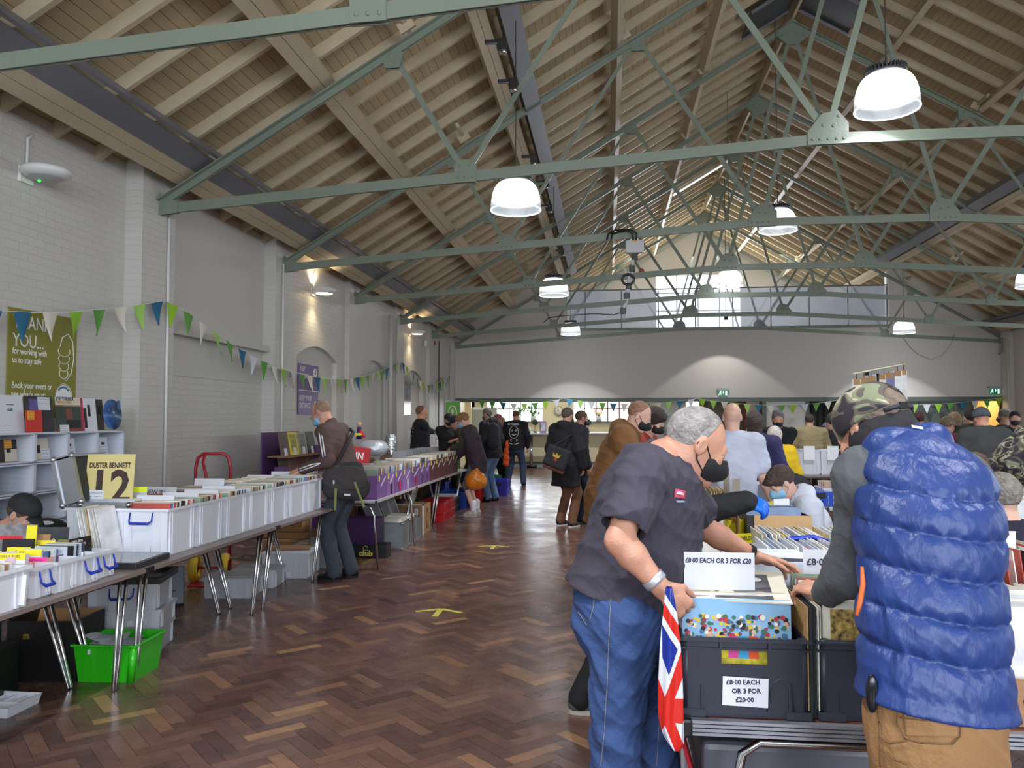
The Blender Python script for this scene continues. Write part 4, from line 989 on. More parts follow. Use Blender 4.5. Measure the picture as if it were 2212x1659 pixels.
def rub(label, loc, rz, w=0.33, d=0.40, h=0.31, m=None, group=None, handle=True, sticker=True, ribs=True, name='storage_box', lid=None, hm=None, both=False):
 """clear storage box with rim, ribs and blue clip handles on its short ends (local -Y and +Y)"""
 m = m or M_MILK
 t = thing(name, label, 'storage box', loc, rz, group)
 b = MB(); open_box(b, w, d, h, 0.004, 0.008)
 b.build('box_body', m, t)
 b = MB()
 for s, (wx, wy) in ((0, (w, 0.012)), (1, (w, 0.012)), (2, (0.012, d)), (3, (0.012, d))):
  c = ((0, -d/2-0.004, h-0.008), (0, d/2+0.004, h-0.008), (-w/2-0.004, 0, h-0.008), (w/2+0.004, 0, h-0.008))[s]; b.cbox(c, (wx+0.02 if s < 2 else 0.014, wy if s < 2 else d, 0.016))
 b.build('rim', m, t)
 if ribs:
  b = MB()
  for s in (-1, 1):
   for y in (-d/2+0.03, -d/2+0.06, d/2-0.06, d/2-0.03): b.cbox((s*(w/2-0.001), y, h*0.5), (0.010, 0.006, h*0.92))
   for x in (-w*0.36, -w*0.2, w*0.2, w*0.36): b.cbox((x, s*(d/2-0.001), h*0.48), (0.006, 0.010, h*0.9))
  b.build('rib', m, t)
 if handle:
  for s in ((-1, 1) if both else (-1,)):
   hw = min(0.075, w*0.3); b = MB(); y = s*(d/2+0.006); z = h-0.03
   b.tube([(-hw, y, z+0.005), (-hw, y+s*0.012, z-0.045), (-hw*0.8, y+s*0.03, z-0.06), (hw*0.8, y+s*0.03, z-0.06), (hw, y+s*0.012, z-0.045), (hw, y, z+0.005)], [0.004, 0.005, 0.009, 0.009, 0.005, 0.004], 8)
   b.build('clip_handle', hm or M_BLUEH, t)
 if sticker:
  b = MB(); b.box((0.02, -d/2-0.002, 0.02), (0.06, -d/2+0.003, 0.06)); b.build('sticker', M_PAPER, t)
 if lid:
  b = MB(); b.box((-w/2-0.012, -d/2-0.012, h), (w/2+0.012, d/2+0.012, h+0.012)); b.box((-w/2+0.03, -d/2+0.03, h+0.012), (w/2-0.03, d/2-0.03, h+0.018)); b.build('lid', lid, t, 0.004)
 return t
def leg_pair(b, x0, y0, x1, y1, z, r=0.011, g=0.034):
 b.tube([(x0, y0-g, z), (x1, y1-0.009, 0.012), (x1, y1-0.009, 0)], r, 8); b.tube([(x0, y0+g, z), (x1, y1+0.014, 0.012), (x1, y1+0.014, 0)], r, 8)
def folding_table(label, x0, x1, y0, y1, z=0.72, top=None, group='folding trestle tables', legs='pair', curved=False, edge=None):
 t = thing('folding_table', label, 'folding table', ((x0+x1)/2, (y0+y1)/2, 0), 0, group)
 w = x1-x0; d = y1-y0
 MB().box((-w/2, -d/2+0.004, z-0.022), (w/2, d/2-0.004, z)).build('table_top', top or M_LAM, t)
 b = MB(); b.box((-w/2+0.1, -d/2+0.08, z-0.06), (-w/2+0.13, d/2-0.08, z-0.022)); b.box((w/2-0.13, -d/2+0.08, z-0.06), (w/2-0.1, d/2-0.08, z-0.022)); b.build('apron', mat('table_steel', (60, 62, 64), 0.4, 0.6), t)
 b = MB()
 for sx in (-1, 1):
  for sy in (-1, 1): b.cbox((sx*(w/2-0.004), sy*(d/2-0.02), z-0.011), (0.012, 0.04, 0.03))
 b.build('corner_cap', M_BLACKP, t)
 for sx in (-1, 1):
  for sy in (-1, 1):
   b = MB(); yy = sy*(d/2-0.1)
   if curved: b.tube([(0, yy, z-0.05), (sx*(w/2-0.16), yy, z-0.05), (sx*(w/2-0.08), yy, z-0.08), (sx*(w/2-0.05), yy, z-0.16), (sx*(w/2+0.0), yy-0.02*0, 0)], 0.013, 8)
   else: leg_pair(b, sx*(w/2-0.1), yy-0.18*sy if False else yy, sx*(w/2-0.22), yy+0.30*(1 if sy > 0 else 1)*0+sy*-0.0+0.12, z-0.03)
   b.build('leg', M_CHROME, t)
 return t
TX1, TX0 = -2.64, -3.36
for i, (a, c, lab) in enumerate(((0.79, 2.62, 'laminate trestle table mostly cut off beside the photographer'), (2.62, 4.45, 'laminate trestle table holding the small clear boxes and price cards'), (4.45, 6.28, 'laminate trestle table under the nearer white record boxes'), (6.28, 7.62, 'laminate trestle table under the record boxes the brown-jacketed man leans over'))):
 folding_table(lab, TX0, TX1, a, c)
ys = [4.80, 5.18, 5.57, 5.95, 6.35, 6.74, 7.16, 7.58]
ordn = ['first white record box, its blue handle facing the silver case', 'second white record box from the silver case', 'third white record box from the silver case', 'fourth white record box, above the paired chrome legs', 'fifth white record box from the silver case', 'sixth white record box, with a patterned sleeve on top', 'last white record box, beside the brown-jacketed man']
for i in range(7):
 yc = (ys[i]+ys[i+1])/2; d = ys[i+1]-ys[i]-0.03
 rub(ordn[i], (-2.92, yc, 0.721), 0, 0.345, d, 0.295, M_MILK, 'milky white record boxes in the front row', sticker=(i == 0))
 sleeves(15, (-2.92, yc-d/2+0.02, 0.735), (-2.92, yc+d/2-0.02, 0.735), 0, 'record sleeve filed in the '+ordn[i].split(',')[0], 'records in the '+ordn[i].split(',')[0], cols=None, lean=-0.10, h=0.308)
 if i < 6: rub('clear back row box behind the '+ordn[i].split(',')[0], (-3.27, yc, 0.721), 0, 0.32, d, 0.295, M_CLEAR, 'clear record boxes in the back row', handle=False, sticker=False)
 sleeves(7, (-3.26, yc-d/2+0.02, 0.73), (-3.26, yc+d/2-0.02, 0.73), 0, 'record sleeve in the back row behind the '+ordn[i].split(',')[0], 'back row records', w=0.30, cols=None, lean=-0.10, h=0.305)
dv = [(330, 1082, 'white index card above the first record box', 0), (385, 1075, 'white index card with a printed line behind the first box', 0), (340, 1062, 'long white card lettered in black at the back', 'NEW IN'), (430, 1068, 'white index card sloping over the second box', 0), (468, 1060, 'white price card reading one for ten each', 'LPs £10 EACH'), (500, 1052, 'small white card at the rear of the third box', 0), (448, 1043, 'pale card leaning in front of the red truck handle', 0), (545, 1058, 'white card over the fourth box', 0), (575, 1050, 'white card rising behind the fifth box', 0), (595, 1046, 'slanted white card near the fifth box', 0), (560, 1034, 'white card standing high in the back row', 0), (640, 1046, 'white card by the sixth box', 0), (610, 1026, 'tilted white card by the switch conduit', 0), (680, 1040, 'white card next to the brown sleeve of the jacket', 0), (660, 1022, 'high white card beside the man\'s hand', 0)]
for i, (px, py, lab, wd) in enumerate(dv):
 X = -2.95 if py > 1055 else -3.2
 if i in (2, 6, 10, 12, 14): X = -3.28
 p = atX(px, py, X)
 card(0, lab, M_PAPER, 0.26, p.z-0.735+.035, (X, p.y, 0.735), 0.0, -0.10, words=wd or None, wsz=0.05, group='white index cards')
p = atX(480, 1066, -2.95); card(0, 'bright orange price card across the second and third boxes', mat('fluo_orange', (236, 112, 34), 0.6), 0.28, p.z-0.735, (-2.95, p.y+0.03, 0.735), 0, -0.1)
for px, py in ((527, 1045), (592, 1030)):
 p = atX(px, py, -3.1); card(0, 'small red tab card between the index cards, %s' % ('nearer the silver case' if px < 560 else 'nearer the switch box'), mat('red_tab', (214, 40, 52), 0.6), 0.06, p.z-0.8, (-3.1, p.y, 0.8), 0, -0.1)
p = atX(640, 1068, -2.9)
t = thing('flight_case', 'open silver flight case with a ball-cornered lid on the table', 'flight case', (-3.2, 5.02, 0.722), 0.0)
def flight_case(t, w, d, h, panel=None):
 b = MB(); open_box(b, w, d, h, 0.008); b.build('case_panels', panel or M_ALUP, t)
 b = MB()
 for sx in (-1, 1):
  for sy in (-1, 1): b.cbox((sx*(w/2-0.009), sy*(d/2-0.009), h/2), (0.024, 0.024, h))
 for z in (0.012, h-0.012):
  for s in (-1, 1): b.cbox((0, s*(d/2-0.004), z), (w, 0.014, 0.024)); b.cbox((s*(w/2-0.004), 0, z), (0.014, d, 0.024))
 b.build('edge_trim', M_ALU, t)
 b = MB()
 for sx in (-1, 1):
  for sy in (-1, 1):
   for z in (0.016, h-0.014): b.ball((sx*(w/2-0.006), sy*(d/2-0.006), z), 0.02, 8, 6)
 b.build('ball_corner', M_CHROME, t)
flight_case(t, 0.34, 0.34, 0.325)
lid = MB(); lid.M = Matrix.Translation((-0.25, 0.0, 0.31)) @ Matrix.Rotation(math.radians(-14), 4, 'Y'); lid.box((-0.02, -0.17, 0.0), (0.09, 0.17, 0.3))
l = lid.build('lid', mat('case_inner', (52, 54, 58), 0.6), t)
lid = MB(); lid.M = Matrix.Translation((-0.25, 0.0, 0.31)) @ Matrix.Rotation(math.radians(-14), 4, 'Y'); lid.box((-0.03, -0.18, 0.0), (0.10, -0.165, 0.3)); lid.box((-0.03, -0.18, 0.29), (0.1, 0.18, 0.31)); lid.box((0.085, -0.19, 0.0), (0.11, -0.16, 0.3)); lid.box((-0.04, -0.19, 0.0), (-0.015, -0.16, 0.3))
for x in (-0.03, 0.10):
 for z in (0.0, 0.3): lid.ball((x, -0.175, z), 0.022, 8, 6)
lid.build('lid_trim', M_ALU, t)
sleeves(10, (-3.2, 4.92, 0.74), (-3.2, 5.14, 0.74), 0, 'record sleeve standing in the open silver flight case', 'records in the silver case', cols=[3, 10, 12, 0], lean=-0.05)
p = atY(222, 1085, 5.06)
t = card(0, 'cream record sleeve lettered with a large brown 12 propped on the case', mat('cream_sleeve', (222, 206, 140), 0.45), 0.315, 0.315, (-3.25, 4.97, 1.035), 0.12, -0.12, 0.006, 'record_sleeve', cat='record')
text('DUSTER BENNETT', 0.05, mat('brown_print', (62, 40, 36), 0.5), t, (-0.14, -0.0045, 0.225), (PI/2, 0, 0), sx=0.66, wt=0.0012)
text('12', 0.30, mat('brown_print'), t, (-0.135, -0.0045, 0.0), (PI/2, 0, 0), sx=0.92, wt=0.008)
MB().box((-0.15, -0.007, -0.03), (-0.03, -0.005, 0.08)).build('price_note', M_PAPER, t)
b = MB(); [squiggle(b, -0.14, -0.04, z, 0.004, -0.0075, 12, 0.0012, seed=int(z*999)) for z in (0.06, 0.04, 0.01)]; b.build('handwriting', M_INK, t)
card(0, 'clear divider with a fluorescent yellow tab on the silver case', M_CLEAR, 0.10, 0.09, (-3.1, 5.08, 1.04), 0.0, -0.05, strip=(mat('fluo_yellow', (226, 244, 40), 0.6, emit=0.1), 0.035))
sleeves(8, (-3.16, 4.70, 0.73), (-3.02, 4.70, 0.73), PI/2, 'record sleeve leaning against the end of the first white record box', 'leaning records', cols=[0, 3, 5, 10], lean=-0.22, h=0.31, w=.2)
def near(label, px0, px1, pyb, h, d=0.3, m=None, **k):
 a = atZ(px0, pyb[0], 0.72); c = atZ(px1, pyb[1], 0.72)
 xf = (a.x+c.x)/2
 return rub(label, (xf-d/2, (a.y+c.y)/2, 0.721), PI/2, c.y-a.y-0.008, d, h, m or M_CLEAR, None, **k)
t = near('large frosted box of papers at the near table edge', -40, 61, (1342, 1308), 0.185, 0.32, M_MILK, handle=False, sticker=False)
t = near('clear box with pink record sleeves and a blue clip handle', 64, 121, (1296, 1284), 0.15, 0.3)
t = near('clear box holding a blue record sleeve, no handle', 124, 168, (1284, 1268), 0.155, 0.3, handle=False)
t = near('clear box with a blue clip handle and a black sleeve', 172, 214, (1268, 1253), 0.15, 0.3)
t = near('smallest clear box with a blue clip handle by the flat case', 216, 246, (1252, 1240), 0.14, 0.28)
rr = random.Random(8)
def near_rec(n, px0, px1, py, X, h, label, group, cols=None, w=0.18, th=0.004):
 a = atZ(px0, py[0], 0.72); c = atZ(px1, py[1], 0.72)
 sleeves(n, (X, a.y+0.01, 0.735), (X, c.y-0.01, 0.735), 0, label, group, w=w, h=h, th=th, lean=-0.06, name='single_sleeve', cat='record', cols=cols)
near_rec(9, -30, 55, (1335, 1310), -2.83, 0.18, 'single sleeve in the large frosted box at the near table edge', 'singles in the frosted box', [0, 3, 9], 0.2)
near_rec(9, 66, 118, (1296, 1284), -2.93, 0.175, 'single sleeve in the clear box of pink sleeves', 'singles in the pink clear box', [8, 5, 3, 8])
near_rec(8, 126, 166, (1284, 1268), -2.9, 0.175, 'single sleeve in the clear box with the blue sleeve', 'singles in the blue clear box', [4, 12, 1, 3])
near_rec(7, 175, 212, (1268, 1253), -2.88, 0.18, 'single sleeve in the clear box with the black sleeve', 'singles in the black sleeve box', [6, 1, 12])
for w, nm in ((0, 'pink'), (1, 'blue')):
 px = (95, 148)[w]; p = atX(px, 1258, -2.795)
 card(0, ('pink illustrated single sleeve pressed flat inside the clear box', 'red and blue single sleeve pressed flat inside the clear box')[w], (mat('pink_art', (214, 150, 136), 0.45, vary=0.4, vscale=20), mat('rb_art', (120, 70, 110), 0.45, vary=0.5, vscale=16))[w], 0.17, 0.15, (-2.81, p.y, 0.73), PI/2, 0, name='single_sleeve', cat='record')
p = atX(190, 1205, -2.82)
card(0, 'black sleeve with white lettering standing in the handled clear box', mat('black_art', (26, 26, 26), 0.4), 0.16, 0.20, (-2.85, p.y, 0.735), PI/2-0.1, -0.1, name='single_sleeve', cat='record', words='TWO SIDES|OF THE BLUES', wm=M_INKW, wsz=0.018)
t = thing('flat_case', 'flat black display case with a glossy lid on the table joint', 'case', (-2.86, 4.56, 0.721), 0.06)
MB().box((-0.17, -0.2, 0), (0.17, 0.2, 0.035)).build('tray', mat('case_dark', (48, 46, 50), 0.35), t, 0.004); MB().box((-0.155, -0.185, 0.035), (0.155, 0.185, 0.038)).build('lid', mat('case_gloss', (110, 116, 124), 0.08, spec=0.8), t)
yel = mat('fluo_yellow2', (236, 222, 40), 0.6); pnk = mat('fluo_pink', (244, 60, 150), 0.6); grn = mat('fluo_green', (120, 226, 60), 0.6)
for px, py, m, lab, X, w in ((20, 1198, yel, 'yellow tabbed divider nearest the seated man', -2.86, 0.13), (58, 1190, yel, 'yellow tabbed divider leaning back beside the black file', -2.86, 0.12), (68, 1207, pnk, 'pink tabbed divider among the singles', -2.82, 0.13), (90, 1170, yel, 'yellow tabbed divider standing over the kraft cards', -3.0, 0.12), (152, 1195, M_PAPER, 'white handwritten divider above the blue sleeve box', -2.84, 0.12), (36, 1185, yel, 'thin yellow strip lying on the singles', -3.05, 0.12), (15, 1245, M_PAPER, 'white lettered card in the frosted box', -2.72, 0.16)):
 p = atX(px, py, X)
 card(0, lab, M_PAPER, w, max(0.06, p.z-0.735+0.005), (X, p.y, 0.735), 0.15, -0.12, strip=(m, 0.032), words='CLASSIC ROCK' if m is pnk else ('SOUL & BLUES' if px == 20 else 'POP' if px == 58 else 'JAZZ' if px == 90 else None), wsz=0.016, group='tabbed divider cards')
for px, py, w, h, m, lab in ((75, 1155, 0.2, 0.14, M_KRAFT, 'kraft cardboard divider behind the yellow tabs'), (118, 1168, 0.2, 0.14, M_KRAFT, 'kraft cardboard divider beside the compact discs'), (100, 1205, 0.3, 0.1, mat('pale_sleeves', (206, 200, 190), 0.5), 'row of pale singles end-on across the table'), (47, 1165, 0.16, 0.1, M_BLK, 'black file box among the cards')):
 p = atX(px, py, -3.05); card(0, lab, m, w, max(0.06, p.z-0.73), (-3.08, p.y, 0.73), 0.1, -0.1, th=0.02 if 'file' in lab or 'row' in lab else 0.004)
sleeves(24, (-3.02, 3.35, 0.73), (-3.02, 4.2, 0.73), 0.1, 'single sleeve in the back rows of the near table', 'singles in the back rows', w=0.19, h=0.16, name='single_sleeve', cols=None, lean=-0.12)
sleeves(16, (-3.22, 3.4, 0.73), (-3.22, 4.3, 0.73), 0.1, 'single sleeve along the rear edge of the near table', 'singles along the rear edge', w=0.18, h=0.15, name='single_sleeve', cols=[9, 0, 1, 3], lean=-0.12)
p = atX(100, 1130, -3.2); t = card(0, 'grey boxed compact disc set marked 20', mat('grey_art', (70, 72, 78), 0.35, vary=0.3, vscale=12), 0.24, 0.16, (-3.2, p.y, 0.80), 0.12, -0.12, 0.012, 'compact_disc', cat='compact disc')
text('20', 0.07, M_INKW, t, (0.0, -0.008, 0.05), (PI/2, 0, 0), sx=0.8)
MB().box((0.07, -0.009, 0.03), (0.12, -0.0065, 0.09)).build('green_note', grn, t)
t = card(0, 'tall black and white boxed set with a yellow price note', mat('bw_art', (120, 118, 122), 0.35, vary=0.7, vscale=18), 0.2, 0.22, (-3.12, 3.98, 0.80), 0.1, -0.1, 0.016, 'boxed_set', cat='boxed set')
MB().box((0.05, -0.011, 0.08), (0.105, -0.0085, 0.215)).build('yellow_note', yel, t); MB().box((-0.09, -0.011, 0.14), (0.03, -0.0085, 0.16)).build('red_title', mat('red_tab'), t)
t = thing('display_box', 'small brown wooden box behind the clear boxes', 'box', (-3.05, 4.2, 0.721)); b = MB(); open_box(b, 0.2, 0.16, 0.09, 0.008); b.build('box', M_KRAFTD, t)
def stack_chair(label, loc, rz, back=(150, 40, 30), frame=(24, 24, 28), hole=True, name='conference_chair', sc=1.0):
 t = thing(name, label, 'chair', loc, rz)
 fm = mat('chair_shell_%d_%d' % (frame[0], frame[2]), frame, 0.4); um = mat('chair_pad_%d_%d' % (back[0], back[2]), back, 0.8, bump=0.2, bscale=150)
 b = MB(); n = 20
 def outl(w, h, k): return [(w*math.cos(2*PI*i/k), h*math.sin(2*PI*i/k)) for i in range(k)]
 b.prism([(x, z+0.68) for x, z in outl(0.22, 0.20, 28)], -0.21, -0.19, 'xz'); b.build('backrest_shell', fm, t, 0.006)
 b = MB(); b.prism([(x, z+0.665) for x, z in outl(0.175, 0.165, 28)], -0.19, -0.165, 'xz'); b.build('backrest', um, t, 0.008)
 if hole:
  b = MB(); b.prism([(x, z+0.845) for x, z in outl(0.05, 0.014, 16)], -0.212, -0.162, 'xz'); b.build('hand_hole', mat('pale_hole', (206, 208, 210), 0.6), t)
 b = MB(); b.box((-0.21, -0.2, 0.42), (0.21, 0.22, 0.46)); b.build('seat', um, t, 0.015)
 for sx in (-1, 1):
  b = MB(); b.tube([(sx*0.2, -0.2, 0.9*0+0.62), (sx*0.21, -0.21, 0.44), (sx*0.22, 0.22, 0.42), (sx*0.23, 0.24, 0)], 0.011, 8); b.build('front_leg', M_CHROME, t)
  b = MB(); b.tube([(sx*0.21, -0.1, 0.43), (sx*0.23, -0.26, 0)], 0.011, 8); b.build('rear_leg', M_CHROME, t)
 return t
p = atY(143, 1120, 5.2)
stack_chair('red padded chair with a black rim behind the near table', (-4.0, 5.55, 0), 0.2)
t = thing('radiator', 'white panel radiator on the brick wall behind the chair', 'radiator', (XL, 6.6, 0))
b = MB(); b.box((0.03, -1.2, 0.15), (0.09, 1.2, 0.72)); b.build('panel', M_WHITE, t)
b = MB()
for i in range(36): y = -1.16+i*0.066; b.box((0.09, y, 0.2), (0.105, y+0.035, 0.67))
b.build('fins', M_WHITE, t); b = MB(); b.box((0.02, -1.2, 0.72), (0.12, 1.2, 0.74)); b.build('top_grille', M_WHITE, t)
n = 0
for r_ in range(4):
 for c_ in range(5):
  y = 5.39+c_*0.413; z = 1.225-r_*0.25
  t = thing('stacked_box', 'white box on its side, %s shelf row down, %s column from the pier' % (('first', 'second', 'third', 'fourth')[r_], ('fifth', 'fourth', 'third', 'second', 'first')[c_]), 'storage box', (-4.72, y+0.2, z), 0, 'white boxes stacked on their sides')
  b = MB(); a0, a1, z1 = -0.2, 0.2, 0.235
  b.box((-0.33, a0, 0), (-0.325, a1, z1)); b.box((-0.33, a0, 0), (0, a1, 0.006)); b.box((-0.33, a0, z1-0.006), (0, a1, z1)); b.box((-0.33, a0, 0), (0, a0+0.006, z1)); b.box((-0.33, a1-0.006, 0), (0, a1, z1))
  b.build('box_body', mat('shelf_white', (216, 220, 230), 0.4), t)
  b = MB()
  for k in range(5): b.cbox((-0.16, a1-0.008, 0.03+k*0.042), (0.3, 0.006, 0.004)); b.cbox((-0.05-k*0.05, 0, z1+0.003), (0.012, 0.39, 0.008))
  b.box((-0.012, a0-0.004, -0.004), (0.006, a1+0.004, 0.008)); b.box((-0.012, a0-0.004, z1-0.008), (0.006, a1+0.004, z1+0.004)); b.box((-0.012, a1-0.008, 0), (0.006, a1+0.005, z1)); b.box((-0.012, a0-0.005, 0), (0.006, a0+0.008, z1))
  b.build('rim', mat('shelf_rim', (206, 212, 226), 0.4), t)
MB().box((-5.05, 5.3, 0), (-4.72, 7.47, 0.475)).build('support_cabinet', mat('shelf_white'), None); tag(bpy.data.objects['support_cabinet'], 'low white cabinet under the wall of storage boxes', 'cabinet')
def disp(px0, px1, label, m, h=0.315, X=-4.80, z=1.463, fn=None, lean=-0.12, w=None, name='record_sleeve'):
 a = atX(px0, 925, X); c = atX(px1, 925, X); W = w or (c.y-a.y)
 t = thing(name, label, 'record', (X, (a.y+c.y)/2, z)); t.rotation_euler = Euler((0, lean, 0), 'XYZ')
 MB().box((-0.004, -W/2, 0), (0.002, W/2, h)).build('sleeve', m, t)
 if fn: fn(t, W, h)
 return t
def f_note(m, y0, y1, z0, z1, nm='note', lines=3):
 def g(t, W, h):
  MB().box((0.003, -W/2+y0*W, z0*h), (0.005, -W/2+y1*W, z1*h)).build(nm, m, t)
  b = MB()
  for k in range(lines): squiggle(b, -W/2+(y0+0.03)*W, -W/2+(y1-0.04)*W, (z0+(z1-z0)*(k+0.5)/lines)*h, 0.004, 0.0055, 12, 0.001, 'yz', k)
  b.build('handwriting', M_INK, t)
 return g
def pat(m, y0, y1, z0, z1, nm='printed_area', x=0.003):
 def g(t, W, h): MB().box((0.0021, -W/2+y0*W, z0*h), (x, -W/2+y1*W, z1*h)).build(nm, m, t)
 return g
def multi(*fs):
 def g(t, W, h):
  for f in fs: f(t, W, h)
 return g
def word(s, size, y, z, m, sx=1.0):
 def g(t, W, h): text(s, size, m, t, (0.0045, -W/2+y*W, z*h), RW, sx=sx, wt=0.0006)
 return g
TEAL = mat('teal_print', (40, 120, 110), 0.5)
disp(-4, 53, 'white record sleeve with a short teal bar and small teal letters', mat('white_sleeve', (222, 224, 232), 0.35), fn=multi(pat(TEAL, 0.38, 0.66, 0.74, 0.765), word('A&E', 0.035, 0.4, 0.58, TEAL), f_note(M_PAPER, 0.04, 0.5, 0.05, 0.22)), X=-4.86, w=0.31)
disp(56, 120, 'dark photographic record sleeve with a white note and violet corner', mat('dark_art', (46, 42, 50), 0.3, vary=0.6, vscale=9), fn=multi(pat(mat('violet_art', (96, 84, 150), 0.4, vary=0.5, vscale=20), 0.15, 0.5, 0.6, 0.92), f_note(M_PAPER, 0.46, 0.9, 0.62, 0.98)), X=-4.86, w=0.34)
disp(58, 92, 'bright red booklet with an orange note in front of the dark sleeve', mat('red_book', (206, 48, 36), 0.45), h=0.19, X=-4.80, fn=f_note(mat('orange_note', (244, 170, 60), 0.6), 0.06, 0.5, 0.58, 0.98), lean=-0.08, w=0.19)
disp(124, 178, 'record sleeve lettered with a blues singer and a dark portrait', mat('portrait_green', (52, 66, 58), 0.4, vary=0.3, vscale=5), fn=multi(pat(mat('cream_band', (226, 216, 196), 0.5), 0, 1, 0.74, 1.0), word('JOE TURNER', 0.05, 0.04, 0.9, mat('navy_print', (40, 60, 104), 0.5), 0.85), word('BIG JOE IS HERE', 0.03, 0.08, 0.82, mat('ochre_print', (204, 150, 70), 0.5), 0.9), pat(mat('rust_band', (150, 60, 40), 0.5), 0, 1, 0.75, 0.775), pat(mat('skin_print', (128, 72, 52), 0.5), 0.4, 0.64, 0.36, 0.68), pat(mat('dark_suit', (24, 22, 26), 0.5), 0.4, 0.95, 0.1, 0.34), pat(mat('rust_band'), 0, 1, 0.02, 0.09), f_note(M_PAPER, 0.1, 0.45, 0.0, 0.2)), X=-4.86)
disp(178, 226, 'white record sleeve with a crimson spine stripe and black figures', mat('white_sleeve'), fn=multi(pat(mat('crimson', (190, 40, 84), 0.5), 0, 0.11, 0, 1), pat(M_INKB, 0.3, 0.42, 0.45, 0.8), pat(M_INKB, 0.12, 0.24, 0.1, 0.7), pat(mat('dark_photo', (40, 30, 32), 0.5), 0.68, 1.0, 0.02, 0.98), pat(mat('face_print', (132, 86, 80), 0.5), 0.72, 0.9, 0.5, 0.8)), X=-4.86)
p = atX(246, 893, -4.86)
t = thing('picture_disc', 'round blue picture disc standing at the end of the top row', 'record', (-4.86, p.y, 1.475)); t.rotation_euler = Euler((0, -0.1, 0), 'XYZ')
b = MB(); b.M = Matrix.Translation((0, 0, 0.15)) @ Matrix.Rotation(PI/2, 4, 'Y'); b.lathe([(0, -0.001), (0.15, -0.001), (0.15, 0.003), (0, 0.003)], n=40); b.build('disc', mat('picture_blue', (70, 110, 168), 0.2, vary=0.6, vscale=7), t)
b = MB(); b.box((0.005, 0.08, 0.2), (0.008, 0.13, 0.29)); b.build('hype_sticker', mat('blue_sticker', (60, 110, 160), 0.4), t)
disp(2, 38, 'black and cream single sleeve with an orange note in the top shelf row', mat('cream_single', (214, 204, 184), 0.45), h=0.18, z=1.234, X=-4.85, fn=multi(pat(mat('dark_photo'), 0.0, 0.3, 0, 1), pat(mat('dark_photo'), 0.3, 1, 0.55, 1), pat(M_INKB, 0.42, 0.66, 0.4, 0.62), f_note(mat('orange_note'), 0.3, 0.72, 0.6, 0.98)), w=0.2)
disp(76, 108, 'cream single sleeve with a black oval emblem in the top shelf row', mat('cream_single'), h=0.18, z=1.234, X=-4.85, fn=multi(pat(M_INKB, 0.15, 0.42, 0.3, 0.68), f_note(M_PAPER, 0.45, 1.05, 0.0, 0.5)), w=0.18)
disp(142, 168, 'white information card with a dark half disc, second column of the top row', M_PAPER, h=0.17, z=1.234, X=-4.85, fn=multi(pat(M_INKB, 0.2, 0.6, 0.58, 0.72), f_note(M_PAPER, 0.1, 0.9, 0.05, 0.55, 'text_lines')), w=0.125, name='shelf_card')
disp(210, 240, 'white information card with a dark half disc, nearest the pier', M_PAPER, h=0.17, z=1.234, X=-4.85, fn=multi(pat(M_INKB, 0.3, 0.7, 0.58, 0.72), f_note(M_PAPER, 0.1, 0.9, 0.05, 0.55, 'text_lines')), w=0.14, name='shelf_card')
t = thing('sack_truck', 'red sack truck with a bent tube frame and yellow wheel behind the tables', 'sack truck', (-3.85, 7.55, 0), 0.25)
M_RED = mat('red_tube', (150, 22, 36), 0.35)
b = MB(); b.tube([(-0.16, 0, 0.1), (-0.16, 0, 1.1), (-0.14, 0, 1.2), (-0.09, 0, 1.24), (0.10, 0, 1.24), (0.15, 0, 1.2), (0.17, 0, 1.1), (0.17, 0, 0.1)], 0.016, 10); b.build('frame', M_RED, t)
b = MB(); b.tube([(-0.07, -0.02, 1.24), (-0.08, -0.05, 1.16), (-0.03, -0.1, 1.0), (-0.02, -0.12, 0.82), (-0.03, -0.08, 0.5), (-0.03, 0, 0.3)], 0.015, 10); b.build('handle_bar', M_RED, t)
b = MB(); b.tube([(-0.15, 0, 0.4), (0.16, 0, 0.4)], 0.01, 8); b.build('cross_bar', M_RED, t)
for s in (-1, 1):
 b = MB(); rows = []
 for i in range(25):
  a = 2*PI*i/24; rows.append([(s*0.14+0.045*math.cos(c), (0.10+0.04*math.sin(c))*math.cos(a)-0.05, 0.142+(0.10+0.04*math.sin(c))*math.sin(a)) for c in [2*PI*j/10 for j in range(10)]])
 b.grid(rows, True); b.build('wheel', mat('yellow_tyre', (196, 160, 40), 0.7, bump=0.4, bscale=60), t)
 b = MB(); b.M = Matrix.Translation((s*0.14, -0.05, 0.142)) @ Matrix.Rotation(PI/2, 4, 'Y'); b.lathe([(0, -0.03), (0.07, -0.02), (0.07, 0.02), (0, 0.03)]); b.build('hub', M_BLACKP, t)
b = MB(); b.tube([(-0.14, -0.05, 0.142), (0.14, -0.05, 0.142)], 0.012, 8); b.box((-0.16, -0.25, 0.0), (0.16, 0.0, 0.012)); b.build('toe_plate', M_RED, t)
def on_floor(px, py): return atZ(px, py, 0)
t = thing('record_case', 'black record case with two brass latches under the near table', 'case', (-3.42, 4.74, 0), 0.12)
b = MB(); open_box(b, 0.42, 0.34, 0.36, 0.012); b.build('case_body', mat('case_vinyl', (14, 14, 16), 0.5, bump=0.15, bscale=120), t)
for s in (-1, 1): MB().cbox((s*0.09, -0.175, 0.27), (0.035, 0.01, 0.03)).build('latch', mat('brass', (196, 170, 84), 0.3, 0.8), t, 0.002)
b = MB(); b.M = Matrix.Translation((0, 0.17, 0.36)) @ Matrix.Rotation(math.radians(62), 4, 'X'); b.box((-0.21, -0.33, 0), (0.21, 0, 0.012)); b.build('lid', M_KRAFT, t)
t = thing('record_case', 'second black case standing at the photo edge beside the brass latched one', 'case', (-3.62, 4.15, 0), 0.1)
